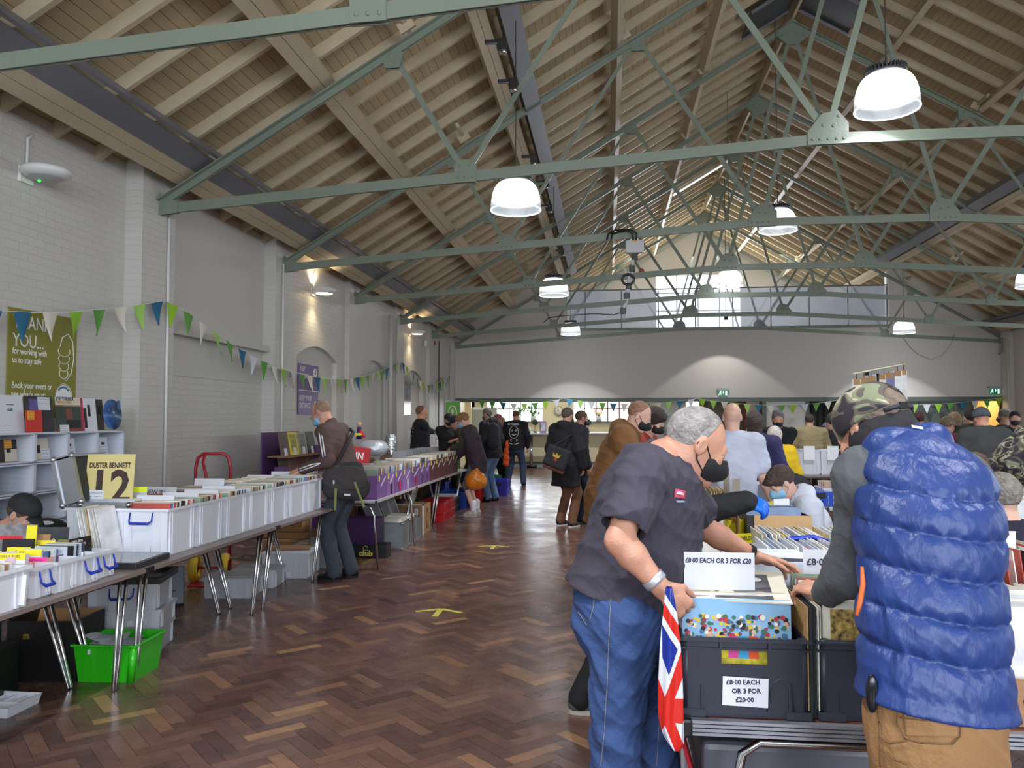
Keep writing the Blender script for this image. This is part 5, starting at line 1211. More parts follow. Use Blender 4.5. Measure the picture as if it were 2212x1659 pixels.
MB().box((-0.25, -0.2, 0), (0.25, 0.2, 0.30)).build('case_body', mat('case_vinyl'), t, 0.01); MB().cbox((0.251, -0.0, 0.2), (0.008, 0.02, 0.12)).build('hinge', mat('brass'), t)
t = thing('stacking_tub', 'bright green stacking tub full of printed sheets', 'tub', (-3.02, 4.77, 0), 0.06)
M_GREEN = mat('tub_green', (46, 190, 26), 0.28, coat=0.3)
b = MB(); open_box(b, 0.38, 0.36, 0.225, 0.006, 0.022); b.build('tub_body', M_GREEN, t)
b = MB()
for s in (-1, 1): b.cbox((0, s*0.186, 0.222), (0.405, 0.02, 0.012)); b.cbox((s*0.196, 0, 0.222), (0.02, 0.38, 0.012))
b.build('rim', M_GREEN, t, 0.004)
b = MB(); b.tube([(0.155, -0.155, 0.0), (0.178, -0.168, 0.22)], 0.022, 12); b.build('corner_fold', M_GREEN, t)
MB().cbox((-0.09, -0.1835, 0.185), (0.016, 0.003, 0.028)).build('price_sticker', M_PAPER, t)
for k, (x, y, a) in enumerate(((-0.04, 0.03, 0.15), (0.05, -0.02, -0.1), (-0.1, 0.02, 0.4))):
 o = thing('printed_sheet', 'printed white sheet %s in the green tub' % ('lying flat', 'lying on top', 'standing curled')[k], 'paper sheet', (-3.02+x, 4.77+y, 0.19+0.012*k), a, 'sheets in the green tub')
 b = MB(); rows = []
 for i in range(7):
  u = -1+i/3.0
  rows.append([(u*0.13, v*0.09, 0.012*u*u+(0.05*max(0, -u-0.2) if k == 2 else 0)+0.004*math.sin(3*v+k)) for v in (-1, 0, 1)])
 b.grid(rows); b.build('sheet', M_PAPER, o)
 b = MB()
 for i in range(7): squiggle(b, -0.10, 0.10, 0, 0.0, 0, 2, 0.0008) if False else b.box((-0.10, -0.07+i*0.02, 0.014), (0.09, -0.068+i*0.02, 0.0146))
 b.build('print', mat('grey_print', (120, 124, 140), 0.6), o)
t = rub('lowest clear box in the stack behind the green tub', (-3.28, 5.33, 0), 0.25, 0.44, 0.36, 0.16, M_CLEAR, 'stack of clear boxes', handle=False)
t = rub('shallow clear crate in the middle of the stack behind the green tub', (-3.28, 5.33, 0.165), 0.25, 0.46, 0.37, 0.13, M_CLEAR, 'stack of clear boxes', handle=False)
t = rub('top clear box of the stack, with a blue handle and black lid rim', (-3.28, 5.30, 0.30), 0.25, 0.44, 0.38, 0.175, M_CLEAR, 'stack of clear boxes', handle=True, sticker=False)
sleeves(16, (-3.45, 5.33, 0.31), (-3.1, 5.36, 0.31), 0.25+PI/2, 'sleeve inside the top clear box of the stack', 'sleeves in the stack', w=0.3, h=0.15, name='single_sleeve', cols=[3, 8, 12, 10], lean=0.15)
t = thing('rimmed_cover', 'black rimmed grey lid resting on the stack of clear boxes', 'lid', (-3.28, 5.30, 0.478), 0.25)
b = MB()
for s in (-1, 1): b.cbox((0, s*0.2, 0.02), (0.50, 0.025, 0.045)); b.cbox((s*0.24, 0, 0.02), (0.025, 0.42, 0.045))
b.build('rim', M_BLACKP, t, 0.004); MB().box((-0.23, -0.19, 0.0), (0.23, 0.19, 0.012)).build('panel', mat('lid_grey', (104, 106, 104), 0.4), t)
t = thing('flight_case', 'grey case standing tilted behind the stack of clear boxes', 'flight case', (-3.75, 6.45, 0.0), 0.5)
b = MB(); b.M = Matrix.Rotation(math.radians(-18), 4, 'X'); b.box((-0.2, 0, 0.02), (0.2, 0.12, 0.34)); b.build('case_body', mat('case_greyblue', (108, 112, 124), 0.4), t, 0.01)
b = MB(); b.M = Matrix.Rotation(math.radians(-18), 4, 'X')
for x in (-0.1, 0.1): b.tube([(x-0.03, -0.005, 0.12), (x-0.03, -0.025, 0.12), (x+0.03, -0.025, 0.13), (x+0.03, -0.005, 0.13)], 0.005, 6)
b.build('catch', M_CHROME, t)
for k, (x, y, r, lab) in enumerate(((-3.33, 4.12, 0.0, 'clear divided plastic tray on the floor at the photo edge'), (-3.35, 3.78, 0.1, 'second clear tray on the floor, nearer the photographer'))):
 t = thing('divided_tray', lab, 'tray', (x, y, 0), r)
 b = MB(); open_box(b, 0.36, 0.26, 0.055, 0.003, 0.012); b.build('tray', M_MILK, t)
 b = MB();
 for i in range(4): b.cbox((-0.1+i*0.07, 0.06, 0.025), (0.003, 0.1, 0.04))
 b.cbox((0, 0.01, 0.022), (0.33, 0.003, 0.035)); b.build('divider', M_MILK, t)
t = rub('clear lidded box of upright sleeves between the chrome legs', (-3.36, 7.02, 0), 0.12, 0.42, 0.34, 0.17, M_CLEAR, None, handle=False, sticker=False, lid=M_CLEAR)
sleeves(22, (-3.54, 7.0, 0.01), (-3.19, 7.04, 0.01), 0.12+PI/2, 'sleeve in the clear lidded box between the chrome legs', 'sleeves in the lidded box', w=0.3, h=0.15, name='single_sleeve', cols=[4, 2, 12, 1, 10, 4], lean=0.1)
rub('second clear lidded box just behind the box of upright sleeves', (-3.32, 7.45, 0), 0.1, 0.40, 0.32, 0.16, M_CLEAR, None, lid=M_CLEAR)
rub('larger clear box with a brown sheet on its lid under the fourth table', (-3.22, 8.0, 0), 0.1, 0.46, 0.46, 0.24, M_CLEAR, None, handle=False, lid=M_CLEAR)
MB().box((-0.2, -0.15, 0), (0.2, 0.15, 0.012)).build('brown_folder', M_KRAFTD); o = bpy.data.objects['brown_folder']; o.location = (-3.24, 8.02, 0.26); o.rotation_euler = (0, 0, 0.3); tag(o, 'flat brown folder lying on the larger clear box', 'folder')
rub('clear box with a blue handle facing the aisle beside the jeans', (-3.12, 8.6, 0), PI/2, 0.5, 0.40, 0.24, M_CLEAR, None, sticker=False, lid=M_CLEAR)
for k, (x, y, z, w, d, h, r, lab) in enumerate(((-3.6, 8.9, 0.0, 0.5, 0.4, 0.24, 0.05, 'low brown carton hidden behind the clear boxes'), (-3.6, 8.92, 0.245, 0.5, 0.36, 0.07, -0.05, 'flat opened carton in the middle of the cardboard pile'), (-3.62, 8.92, 0.32, 0.42, 0.34, 0.22, 0.04, 'brown cardboard carton on top of the pile under the table'))):
 t = thing('cardboard_box', lab, 'cardboard box', (x, y, z), r)
 MB().box((-w/2, -d/2, 0), (w/2, d/2, h)).build('carton', M_KRAFT, t, 0.004)
 MB().box((-w/2-0.001, -0.02, h-0.08 if h > 0.1 else 0.02), (w/2+0.001, 0.02, h+0.001)).build('tape', mat('brown_tape', (150, 116, 76), 0.3), t)
for a, c, lab in ((8.28, 10.1, 'trestle table under the purple boxes beside the shoulder bag'), (10.1, 11.9, 'trestle table under the darker purple boxes'), (11.9, 13.8, 'trestle table where the man in shorts is browsing')):
 folding_table(lab, -3.2, -2.42, a, c, 0.72, mat('table_pale', (190, 184, 186), 0.4), 'trestle tables of the purple stall', curved=(a < 8.5))
M_PUR = mat('purple_card', (128, 88, 152), 0.6); M_PUR2 = mat('purple_card_light', (150, 108, 176), 0.6); M_MAR = mat('maroon_card', (104, 58, 60), 0.65); M_YT = mat('lime_tag', (214, 226, 60), 0.6)
px_edges = [816, 836.5, 853.5, 871, 888.5, 907]
yy = [atX(px, 1060, -2.45).y for px in px_edges]
lab5 = ['purple card record box at the near corner of its table', 'second purple record box along the table edge', 'third purple record box, with a red figure on its side', 'fourth purple record box, with a white picture on its side', 'fifth purple record box, with a red and white badge']
def card_box(lab, x, y0, y1, m, sym=None, tagm=True, h=0.25, w=0.36, group='purple record boxes'):
 t = thing('card_record_box', lab, 'record box', (x, (y0+y1)/2, 0.721), 0, group); d = y1-y0-0.01
 b = MB(); open_box(b, w, d, h, 0.006); b.build('card_walls', m, t)
 if tagm: MB().cbox((w/2+0.003, -d*0.3, h-0.035), (0.004, 0.045, 0.06)).build('price_tag', M_YT, t)
 b = MB(); b.bar((w/2+0.003, -d*0.1, h-0.12), (w/2+0.003, d*0.4, h-0.03), 0.02, 0.004, up=(1, 0, 0)); b.build('banner_strip', mat('pale_print', (206, 196, 212), 0.6), t)
 if sym:
  b = MB(); b.M = Matrix.Translation((w/2+0.003, d*0.12, 0.09)) @ Matrix.Rotation(PI/2, 4, 'Y'); b.lathe([(0, 0.0), (0.04, 0.001)], n=16); b.M = None
  b.cbox((w/2+0.004, d*0.12, 0.04), (0.003, 0.05, 0.06)); b.build('side_picture', sym, t)
 return t
syms = [None, mat('dark_photo'), mat('red_tab'), M_PAPER, mat('red_tab')]
for i in range(5):
 card_box(lab5[i], -2.64, yy[i], yy[i+1], (M_PUR, M_PUR2)[i % 2], syms[i])
 n = 10
 sleeves(n, (-2.64, yy[i]+0.03, 0.74), (-2.64, yy[i+1]-0.03, 0.74), 0, 'record sleeve in the '+lab5[i].split(',')[0], 'records in the '+lab5[i].split(',')[0], cols=[0, 5, 10, 12, 3, 9, 4, 2, 7], lean=-0.15, h=0.30)
px2 = [907, 918, 930, 942, 954, 966, 978, 990]
yy2 = [atX(px, 1030, -2.45).y for px in px2]
lab7 = ['tall purple box with a dark picture', 'purple box with a faded poster on its side', 'first maroon record box after the purple ones', 'second maroon record box', 'third maroon record box', 'fourth maroon record box, near the hand of the man in shorts', 'last maroon record box by the table end']
for i in range(7):
 card_box(lab7[i], -2.64, yy2[i], yy2[i+1], (M_PUR if i < 2 else M_MAR), (mat('grey_art'), mat('violet_art'))[i] if i < 2 else None, True, 0.28, group='further record boxes of the purple stall')
 sleeves(9, (-2.64, yy2[i]+0.02, 0.74), (-2.64, yy2[i+1]-0.02, 0.74), 0, 'record sleeve in the '+lab7[i].split(',')[0], 'further records of the purple stall', cols=[9, 5, 0, 3, 1, 13, 11], lean=-0.15, h=0.315)
for i in range(9):
 y = 8.55+i*0.58
 sleeves(14, (-3.0, y-0.26, 0.74), (-3.0, y+0.26, 0.74), 0, 'row of discs and sleeves in the rear half of the purple stall', 'rear rows of the purple stall', w=0.32, h=0.26+0.01*(i % 3), lean=-0.15)
for px, m, lab in ((835, mat('fluo_green'), 'green edged divider in the second purple box'), (800, yel, 'yellow edged sleeves near the shoulder bag')):
 p = atX(px, 1000, -2.8); card(0, lab, m, 0.3, 0.29, (-2.8, p.y, 0.74), 0, -0.15)
t = thing('sign_board', 'red wedge sign with bold white letters on the purple stall', 'sign', (-3.15, 9.9, 0.98), 0.1); t.rotation_euler = Euler((-0.1, 0.12, 0.1), 'XYZ')
MB().box((-0.15, -0.005, 0), (0.15, 0.005, 0.25)).build('board', mat('sign_red', (190, 30, 44), 0.5), t); text('SPIN', 0.12, M_INKW, t, (-0.13, -0.007, 0.10), (PI/2, 0, 0), sx=0.85, wt=0.003)
for k, (px, py, w, d, h, y, lab, m) in enumerate(((812, 985, 0.36, 0.3, 0.26, 10.6, 'open brown carton behind the purple stall', M_KRAFT), (838, 985, 0.3, 0.3, 0.2, 11.2, 'lower brown carton beside the red sign', M_KRAFTD))):
 p = atY(px, py, y); t = thing('cardboard_box', lab, 'cardboard box', (min(p.x, -3.42)-.1*k, y+.1*k, 0.70), 0.0); MB().box((-w/2, -d/2, 0), (w/2, d/2, h+0.12)).build('carton', m, t, 0.004)
 MB().box((-0.17, -0.15, -0.70), (0.17, 0.15, -0.002)).build('plinth', M_KRAFTD, t)
p = atY(814, 955, 11.1)
t = thing('wrapped_parcel', 'crumpled bubble wrap parcel on the carton', 'parcel', (p.x+0.1, 10.6, 1.08)); rr = random.Random(4); b = MB(); rows = []
for j in range(9):
 th = PI*j/8
 rows.append([(0.2*math.sin(th)**0.5*math.cos(2*PI*k/20)*(1+rr.uniform(-.06, .06)), 0.15*math.sin(th)**0.5*math.sin(2*PI*k/20)*(1+rr.uniform(-.06, .06)), 0.11-0.11*math.cos(th)) for k in range(20)])
b.grid(rows, True); b.build('wrapping', mat('bubble_wrap', (196, 200, 206), 0.15, 0.3, bump=0.8, bscale=40), t)
p = atY(855, 955, 11.6); t = thing('foil_bag', 'shiny silver foil bag on a carton by the drainpipe', 'bag', (p.x-.12, 11.75, 1.05)); b = MB(); rows = []
for j in range(9): rows.append([(0.09*(1-0.15*abs(j-4)/4)*math.cos(2*PI*k/20)*(1+rr.uniform(-.1, .1)), 0.06*math.sin(2*PI*k/20)*(1+rr.uniform(-.1, .1)), 0.30*j/8) for k in range(20)])
b.grid(rows, True); b.build('foil', mat('foil', (210, 212, 216), 0.12, 0.9, bump=0.8, bscale=25), t)
MB().box((-0.12, -0.12, -1.05), (0.12, 0.12, -0.002)).build('pedestal', M_KRAFTD, t)
p = atY(800, 925, 11.2); t = thing('toy_figure', 'small striped toy figure standing on the wrapped parcel', 'toy', (p.x+0.02, 10.62, 1.31)); b = MB(); b.tube([(0, 0, 0), (0, 0, 0.16)], [0.04, 0.03], 8); b.build('body', mat('toy_navy', (36, 40, 90), 0.6), t); b = MB(); b.tube([(0.02, -0.02, 0.12), (0.08, -0.02, 0.02)], 0.02, 8); b.build('arm', mat('red_tab'), t); b = MB(); b.ball((0, 0, 0.20), 0.035); b.build('head', mat('toy_skin', (214, 170, 140), 0.6), t); b = MB(); b.box((-0.045, -0.045, 0.05), (0.045, 0.045, 0.08)); b.build('belt', yel, t)
for k in range(7):
 p = atY(938, 968, 15.6); t = thing('disc_case', 'clear cased disc, number %s up the stack beside the man with the printed black shirt' % ('one', 'two', 'three', 'four', 'five', 'six', 'seven')[k], 'disc case', (-3.75+0.01*(k % 2), 15.6, 0.75+0.085*k), 0.03*k, 'stacked clear disc cases'); MB().box((-0.17, -0.12, 0), (0.17, 0.12, 0.08)).build('case', M_MILK, t, 0.006)
folding_table('side table behind the purple stall holding the clear disc cases', -4.3, -3.3, 15.2, 17.0, 0.745)
for k in range(9):
 card(0, 'shiny bagged pack of discs in the silvery row', mat('shiny_pack', (190, 192, 198), 0.15, 0.3), 0.2, 0.11, (-3.05, 11.6+k*0.22, 1.0), 0, -0.35, 0.02, 'disc_pack', cat='disc pack', group='silvery row of disc packs')
t = thing('display_rack', 'two tier purple sided record rack behind the brown-jacketed man', 'display rack', (-4.35, 10.85, 0), 0)
M_RK = mat('rack_purple', (96, 62, 116), 0.6)
MB().box((0, -0.66, 0), (0.2, -0.64, .95)).build('side_panel', M_RK, t); MB().box((-0.2, 0.64, 0), (0.2, 0.66, 1.2)).build('side_panel', M_RK, t)
for z in (0.78, 1.09): MB().box((-0.1, -0.64, z-0.02), (0.2, 0.64, z)).build('shelf', M_KRAFTD, t)
MB().box((-0.2, -0.64, 0), (-0.18, 0.64, 1.4)).build('back_panel', M_RK, t)
lab = [['brown portrait', 'yellow bordered photo', 'red dotted pencil sketch', 'dark woodland photo'], ['gold framed figure', 'brown studio photo', 'red and brown dancer', 'tan portrait']]
cols = [[(98, 70, 54), (222, 206, 40), (150, 146, 128), (58, 56, 44)], [(84, 70, 56), (134, 90, 76), (140, 60, 44), (156, 116, 100)]]
for r_ in range(2):
 for k in range(4):
  o = thing('record_sleeve', 'record sleeve with a %s on the %s tier of the rack' % (lab[r_][k], ('upper', 'lower')[r_]), 'record', (-4.27, 10.37+k*0.325, (1.09, 0.78)[r_])); o.rotation_euler = Euler((0, -0.18, 0), 'XYZ')
  MB().box((0, -0.155, 0), (0.005, 0.155, 0.312)).build('sleeve', mat('rack_art_%d%d' % (r_, k), cols[r_][k], 0.35, vary=0.35, vscale=10), o)
  MB().box((0.006, -0.10, 0.05), (0.0065, 0.10, 0.28)).build('picture', mat('rack_pic_%d%d' % (r_, k), tuple(int(v*0.6+20) for v in cols[r_][k]), 0.35, vary=0.7, vscale=22), o)
  if r_ == 0: MB().box((0.008, -0.04, 0.0), (0.009, 0.06, 0.10)).build('price_note', M_PAPER, o)
t = thing('storage_crate', 'purple plastic box pushed under the near end of the purple stall', 'crate', (-2.95, 9.35, 0), 0); b = MB(); open_box(b, 0.55, 0.3, 0.42, 0.008); b.build('crate_body', mat('purple_plastic', (72, 40, 92), 0.5), t)
t = thing('drinks_crate', 'black plastic crate lettered club beside the curved table leg', 'crate', (-2.72, 9.12, 0), 0)
b = MB(); open_box(b, 0.42, 0.2, 0.155, 0.008); b.build('crate_body', M_BLK, t)
b = MB()
for k in range(14): b.cbox((-0.19+k*0.029, -0.102, 0.075), (0.006, 0.006, 0.13))
b.build('ribs', M_BLK, t)
text('club', 0.085, mat('club_yellow', (226, 208, 110), 0.5), t, (-0.11, -0.1065, 0.028), (PI/2, 0, 0), sx=1.15, wt=0.004)
b = MB(); b.tube([(0.022*math.cos(a*0.4)*(1+a*0.05)-0.03, -0.107, 0.115+0.02*math.sin(a*0.4)*(1+a*0.03)) for a in range(15)], 0.004, 5); b.build('round_mark', mat('club_yellow'), t)
for k, (y, lab) in enumerate(((9.75, 'open silver flight case of records nearest the club crate'), (10.15, 'second silver flight case in the row on the floor'), (10.52, 'smallest silver flight case behind the table leg'))):
 t = thing('flight_case', lab, 'flight case', (-2.66-0.0*k, y+0.02, 0), 0, 'silver flight cases on the floor'); flight_case(t, 0.36 if k < 2 else 0.3, 0.35, 0.33 if k < 2 else 0.28)
 b = MB(); b.M = Matrix.Translation((-0.2, 0, 0.3)) @ Matrix.Rotation(math.radians(-22), 4, 'Y'); b.box((-0.02, -0.16, 0), (0.06, 0.16, 0.22)); b.build('lid', mat('case_greyblue'), t)
 b = MB(); b.M = Matrix.Translation((-0.2, 0, 0.3)) @ Matrix.Rotation(math.radians(-22), 4, 'Y')
 for yy_ in (-0.165, 0.165): b.box((-0.025, yy_-0.012, 0), (0.066, yy_+0.012, 0.235))
 b.box((-0.025, -0.17, 0.22), (0.066, 0.17, 0.235)); b.build('lid_trim', M_ALU, t)
 if k < 2: sleeves(10, (-2.66, y-0.12, 0.03), (-2.66, y+0.14, 0.03), 0, 'sleeve sticking out of the %s' % lab.replace('open ', '').replace('silver flight case', 'silver case'), 'sleeves in floor case %s' % 'ab'[k], w=0.3, h=0.33, name='bagged_sleeve', cols=[10, 12, 3, 5], lean=-0.2)
t = thing('wooden_crate', 'pale pine fronted record crate leaning by the silver cases', 'crate', (-2.7, 11.15, 0), 0)
M_PINE = mat('pine', (198, 158, 108), 0.5, vary=0.15, vscale=10, stretch=(1, 1, 6))
b = MB(); open_box(b, 0.34, 0.5, 0.40, 0.012); b.build('crate_body', M_PINE, t)
for z, h_ in ((0.06, 0.14), (0.22, 0.16)): MB().box((-0.15, -0.262, z), (0.15, -0.25, z+h_)).build('front_panel', M_KRAFT, t)
MB().box((0.06, -0.27, 0.27), (0.11, -0.262, 0.36)).build('label_note', M_PAPER, t)
b = MB(); b.box((-0.12, -0.268, 0.08), (0.08, -0.262, 0.11)); b.tube([(0.172, 0.02+0.06*math.cos(a*0.5), 0.2+0.14*math.sin(a*0.5)) for a in range(13)], 0.006, 5); b.build('stencil', mat('stencil_brown', (110, 54, 40), 0.6), t)
MB().box((-0.2, -0.275, 0.40), (0.19, -0.262, 0.42)).build('white_rail', M_WHITE, t); MB().box((0.17, -0.275, 0.0), (0.19, -0.255, 0.42)).build('white_rail', M_WHITE, t)
def lattice_crate(lab, x, y, w, d, h, col, mname, z=0.0, group=None, rz=0):
 m = mat(mname, col, 0.35)
 t = thing('plastic_crate', lab, 'crate', (x, y, z), rz, group)
 b = MB(); open_box(b, w, d, h, 0.006, 0.006); b.build('crate_body', m, t)
 b = MB()
 for zz in (0.01, h*0.45, h-0.03, h-0.008):
  for s in (-1, 1): b.cbox((0, s*(d/2+0.004), zz), (w+0.02, 0.012, 0.012)); b.cbox((s*(w/2+0.004), 0, zz), (0.012, d, 0.012))
 for k in range(4):
  for s in (-1, 1): b.cbox((s*(w/2+0.003), -d/2+0.03+k*(d-0.06)/3, h/2), (0.012, 0.012, h)); b.cbox((-w/2+0.03+k*(w-0.06)/3, s*(d/2+0.003), h/2), (0.012, 0.012, h))
 b.build('ribs', m, t)
 MB().cbox((0, -d/2-0.008, h*0.72), (w*0.35, 0.006, 0.05)).build('hand_slot', mat('slot_dark', (20, 16, 18), 0.6), t)
 return t
lattice_crate('red plastic crate next to the pine crate', -2.72, 12.45, 0.4, 0.42, 0.30, (186, 26, 34), 'crate_red', group='red crates'); lattice_crate('red plastic crate second from the pine crate', -2.72, 12.95, 0.4, 0.42, 0.30, (186, 26, 34), 'crate_red', group='red crates'); lattice_crate('dark red crate deeper under the stall', -3.15, 12.2, 0.36, 0.4, 0.28, (120, 18, 30), 'crate_dred')
lattice_crate('black slotted crate of bagged discs on the floor', -2.76, 13.5, 0.4, 0.5, 0.26, (30, 32, 36), 'crate_blk')
sleeves(12, (-2.76, 13.32, 0.03), (-2.76, 13.7, 0.03), 0, 'bagged disc poking out of the black slotted crate', 'discs in the black crate', w=0.34, h=0.27, name='bagged_sleeve', cols=[10, 12, 3], lean=-0.2)
lattice_crate('royal blue crate in front of the table leg', -2.74, 14.35, 0.44, 0.6, 0.3, (30, 74, 170), 'crate_blue', group='blue crates'); lattice_crate('darker blue crate stacked deeper under the stall', -3.2, 14.9, 0.44, 0.6, 0.42, (24, 40, 120), 'crate_dblue')
lattice_crate('bright red crate behind the bare legs', -2.62, 15.35, 0.4, 0.5, 0.28, (206, 30, 40), 'crate_red2'); lattice_crate('violet blue crate beside the man in blue jeans', -2.25, 16.7, 0.36, 0.5, 0.34, (60, 60, 180), 'crate_violet')
t = thing('magazine_pile', 'pile of pink magazines on the bright red crate', 'magazines', (-2.62, 15.3, 0.285)); MB().box((-0.14, -0.16, 0), (0.14, 0.16, 0.05)).build('pages', mat('pink_mag', (226, 150, 160), 0.5), t)
t = thing('black_crate', 'dark open box of sleeves further under the purple stall', 'crate', (-3.1, 10.9, 0)); b = MB(); open_box(b, 0.34, 1.3, 0.42, 0.01); b.build('crate_body', mat('maroon_box', (70, 30, 50), 0.6), t)
folding_table('far trestle table in front of the cafe counter', -3.3, -2.5, 18.6, 20.4, 0.74)
sleeves(20, (-3.1, 18.8, 0.75), (-3.1, 20.2, 0.75), 0, 'record sleeves on the far trestle table', 'records on the far table', h=0.3)
lattice_crate('green crate under the far trestle table', -2.7, 18.6, 0.4, 0.5, 0.28, (30, 104, 60), 'crate_green')
t = thing('paper_stack', 'stack of white paper at the far stall till', 'paper', (-3.6, 16.3, 0.746)); MB().box((-0.2, -0.2, 0), (0.2, 0.2, 0.28)).build('sheets', M_PAPER, t)
t = thing('small_bottle', 'pink capped bottle on the paper by the roller banner', 'bottle', (-3.5, 16.3, 1.027)); MB().lathe([(0, 0), (0.03, 0), (0.03, 0.11), (0.015, 0.13), (0, 0.13)]).build('bottle', M_WHITE, t); b = MB(); b.lathe([(0.016, 0.13), (0.016, 0.16), (0, 0.16)]); b.build('cap', mat('pink_cap', (214, 110, 180), 0.4), t)
# ================================================================= right-hand stalls
M_STRIP = mat('ridged_aluminium', (170, 174, 184), 0.35, 0.8)
def alu_table(lab, x0, x1, y0, y1, z=0.72, legx=None):
 t = thing('folding_table', lab, 'folding table', (x0, y0, 0), 0, 'aluminium edged tables'); w = x1-x0; d = y1-y0
 MB().box((0.02, 0.02, z-0.02), (w-0.02, d-0.02, z)).build('table_top', mat('top_brown', (104, 62, 46), 0.5), t)
 b = MB()
 for k in range(4): b.box((0.03, -0.004+0.001*(k % 2), z-0.004-k*0.0115), (w-0.03, 0.02, z+0.006-k*0.0115-0.0015)); b.box((-0.004, 0.03, z-0.004-k*0.0115), (0.02, d-0.03, z+0.006-k*0.0115-0.0015))
 b.build('edge_strip', M_STRIP, t)
 b = MB()
 for x in (0.012, w-0.012):
  for y in (0.012, d-0.012): b.cbox((x, y, z-0.018), (0.05, 0.05, 0.056))
 b.build('corner_cap', M_BLACKP, t, 0.01)
 b = MB(); b.tube([(0.13, 0.04, 0), (0.16, 0.04, 0.52), (0.18, 0.04, 0.62), (0.23, 0.04, 0.655), (w-0.23, 0.04, 0.655), (w-0.18, 0.04, 0.62), (w-0.13, 0.04, 0)], 0.0135, 10); b.build('leg_frame', M_CHROME, t)
 b = MB(); b.tube([(0.13, d-0.1, 0), (0.2, d-0.1, 0.655), (w-0.2, d-0.1, 0.655), (w-0.13, d-0.1, 0)], 0.0135, 10); b.build('leg_frame', M_CHROME, t)
 MB().box((0.26, 0.05, z-0.075), (w-0.3, 0.09, z-0.04)).build('blue_brace', mat('brace_blue', (30, 44, 120), 0.4), t)
 return t
alu_table('aluminium edged table carrying the dark crates of eight pound records', 0.195, 1.22, 2.39, 4.2)
alu_table('second aluminium edged table, beyond the dark crates', 0.25, 1.25, 4.25, 6.1)
M_CR = mat('crate_slate', (46, 50, 62), 0.42, bump=0.08, bscale=160)
def euro_crate(lab, x, y, rz=0.0, w=0.355, d=0.56, h=0.225, z=0.722):
 t = thing('record_crate', lab, 'record crate', (x, y, z), rz, 'dark record crates')
 b = MB(); th = 0.006; W2, D2 = w/2, d/2
 b.box((-W2+.012, -D2, 0), (W2-.012, -D2+th, h-.075)); b.box((-W2+.012, -D2, h-.075), (-.065, -D2+th, h)); b.box((.065, -D2, h-.075), (W2-.012, -D2+th, h)); b.box((-.065, -D2, h-.028), (.065, -D2+th, h))
 b.box((-W2+.012, D2-th, 0), (W2-.012, D2, h)); b.box((-W2, -D2+.012, 0), (-W2+th, D2-.012, h)); b.box((W2-th, -D2+.012, 0), (W2, D2-.012, h)); b.box((-W2+.01, -D2+.01, 0), (W2-.01, D2-.01, th))
 for sx in (-1, 1):
  for sy in (-1, 1): b.tube([(sx*(W2-.014), sy*(D2-.014), 0.001), (sx*(W2-.014), sy*(D2-.014), h-.001)], .0145, 12)
 b.build('crate_walls', M_CR, t)
 b = MB(); r = .012
 for zz, e in ((h-.006, .012), (h-.030, .008)):
  b.box((-W2-e, -D2-e, zz-.003), (W2+e, -D2+.002, zz+.003)); b.box((-W2-e, D2-.002, zz-.003), (W2+e, D2+e, zz+.003)); b.box((-W2-e, -D2, zz-.003), (-W2+.002, D2, zz+.003)); b.box((W2-.002, -D2, zz-.003), (W2+e, D2, zz+.003))
 for x_ in (-.068, .068): b.box((x_-.003, -D2-.01, h-.03), (x_+.003, -D2, h))
 b.build('rim', M_CR, t)
 for sx in (-1, 1): b = MB(); b.cbox((sx*(W2-.03), -D2-.004, .012), (.07, .016, .022)); b.cbox((sx*(W2-.055), -D2-.003, .05), (.004, .006, .08)); b.cbox((sx*(W2-.0), -D2+.03, .012), (.016, .07, .022)); b.build('foot', M_CR, t)
 b = MB(); b.tube([(.06, -D2-.001, .02), (.075, -D2-.001, .10), (.10, -D2-.001, .115), (.13, -D2-.001, .10), (.135, -D2-.001, .02)], .0025, 5); b.build('moulded_outline', M_CR, t)
 return t
cA = euro_crate('dark crate with the handwritten eight pound card on its front', .385, 2.71)
def price_card(cr, x, z, w, h, rows, sz, y=-.286):
 b = MB(); b.M = Matrix.Translation((x, y, z)) @ Matrix.Rotation(.03, 4, 'Y'); b.box((-w/2, -.001, -h/2), (w/2, 0, h/2)); b.build('price_card', M_PAPER, cr)
 for i, (s_, dx) in enumerate(rows): text(s_, sz, M_INK, cr, (x-w/2+dx, y-.002, z+h/2-sz*(1.12+1.32*i)), (PI/2, -.03, 0), 'handwriting', .0003, 1.0, wt=.0006)
price_card(cA, -.0, .075, .128, .082, [('£8·00 EACH', .010), ('OR 3 FOR', .026), ('£20·00', .036)], .0185)
cB = euro_crate('dark crate half hidden by the blue body warmer', .775, 2.72)
price_card(cB, .005, .062, .10, .082, [('£8·00', .02)], .02)
cC = euro_crate('dark crate being searched behind the eight pound sign', .60, 3.27, -.08, d=.48)
sleeves(26, (.37, 2.52, .732), (.37, 2.92, .732), 0, 'record sleeve packed in the dark crate with the card on its front', 'records in the front crate', cols=[0, 5, 3, 9, 0, 2, 1], lean=-.05, th=.006)
sleeves(20, (.775, 2.52, .732), (.775, 2.92, .732), 0, 'record sleeve packed in the crate by the body warmer', 'records in the second crate', cols=[0, 5, 3, 2, 7], lean=-.05, th=.006)
sleeves(18, (.59, 3.08, .732), (.61, 3.46, .732), -.08, 'record sleeve in the crate being searched', 'records in the searched crate', cols=[1, 12, 4, 10, 3], lean=-.16, th=.006)
t = thing('record_sleeve', 'record sleeve with many small coloured dots below a pale blue band', 'record', (.373, 2.492, .732)); t.rotation_euler = Euler((-.03, 0, 0))
MB().box((-.1575, -.002, 0), (.1575, .002, .312)).build('sleeve', mat('sky_print', (140, 186, 222), 0.35, vary=.08), t)
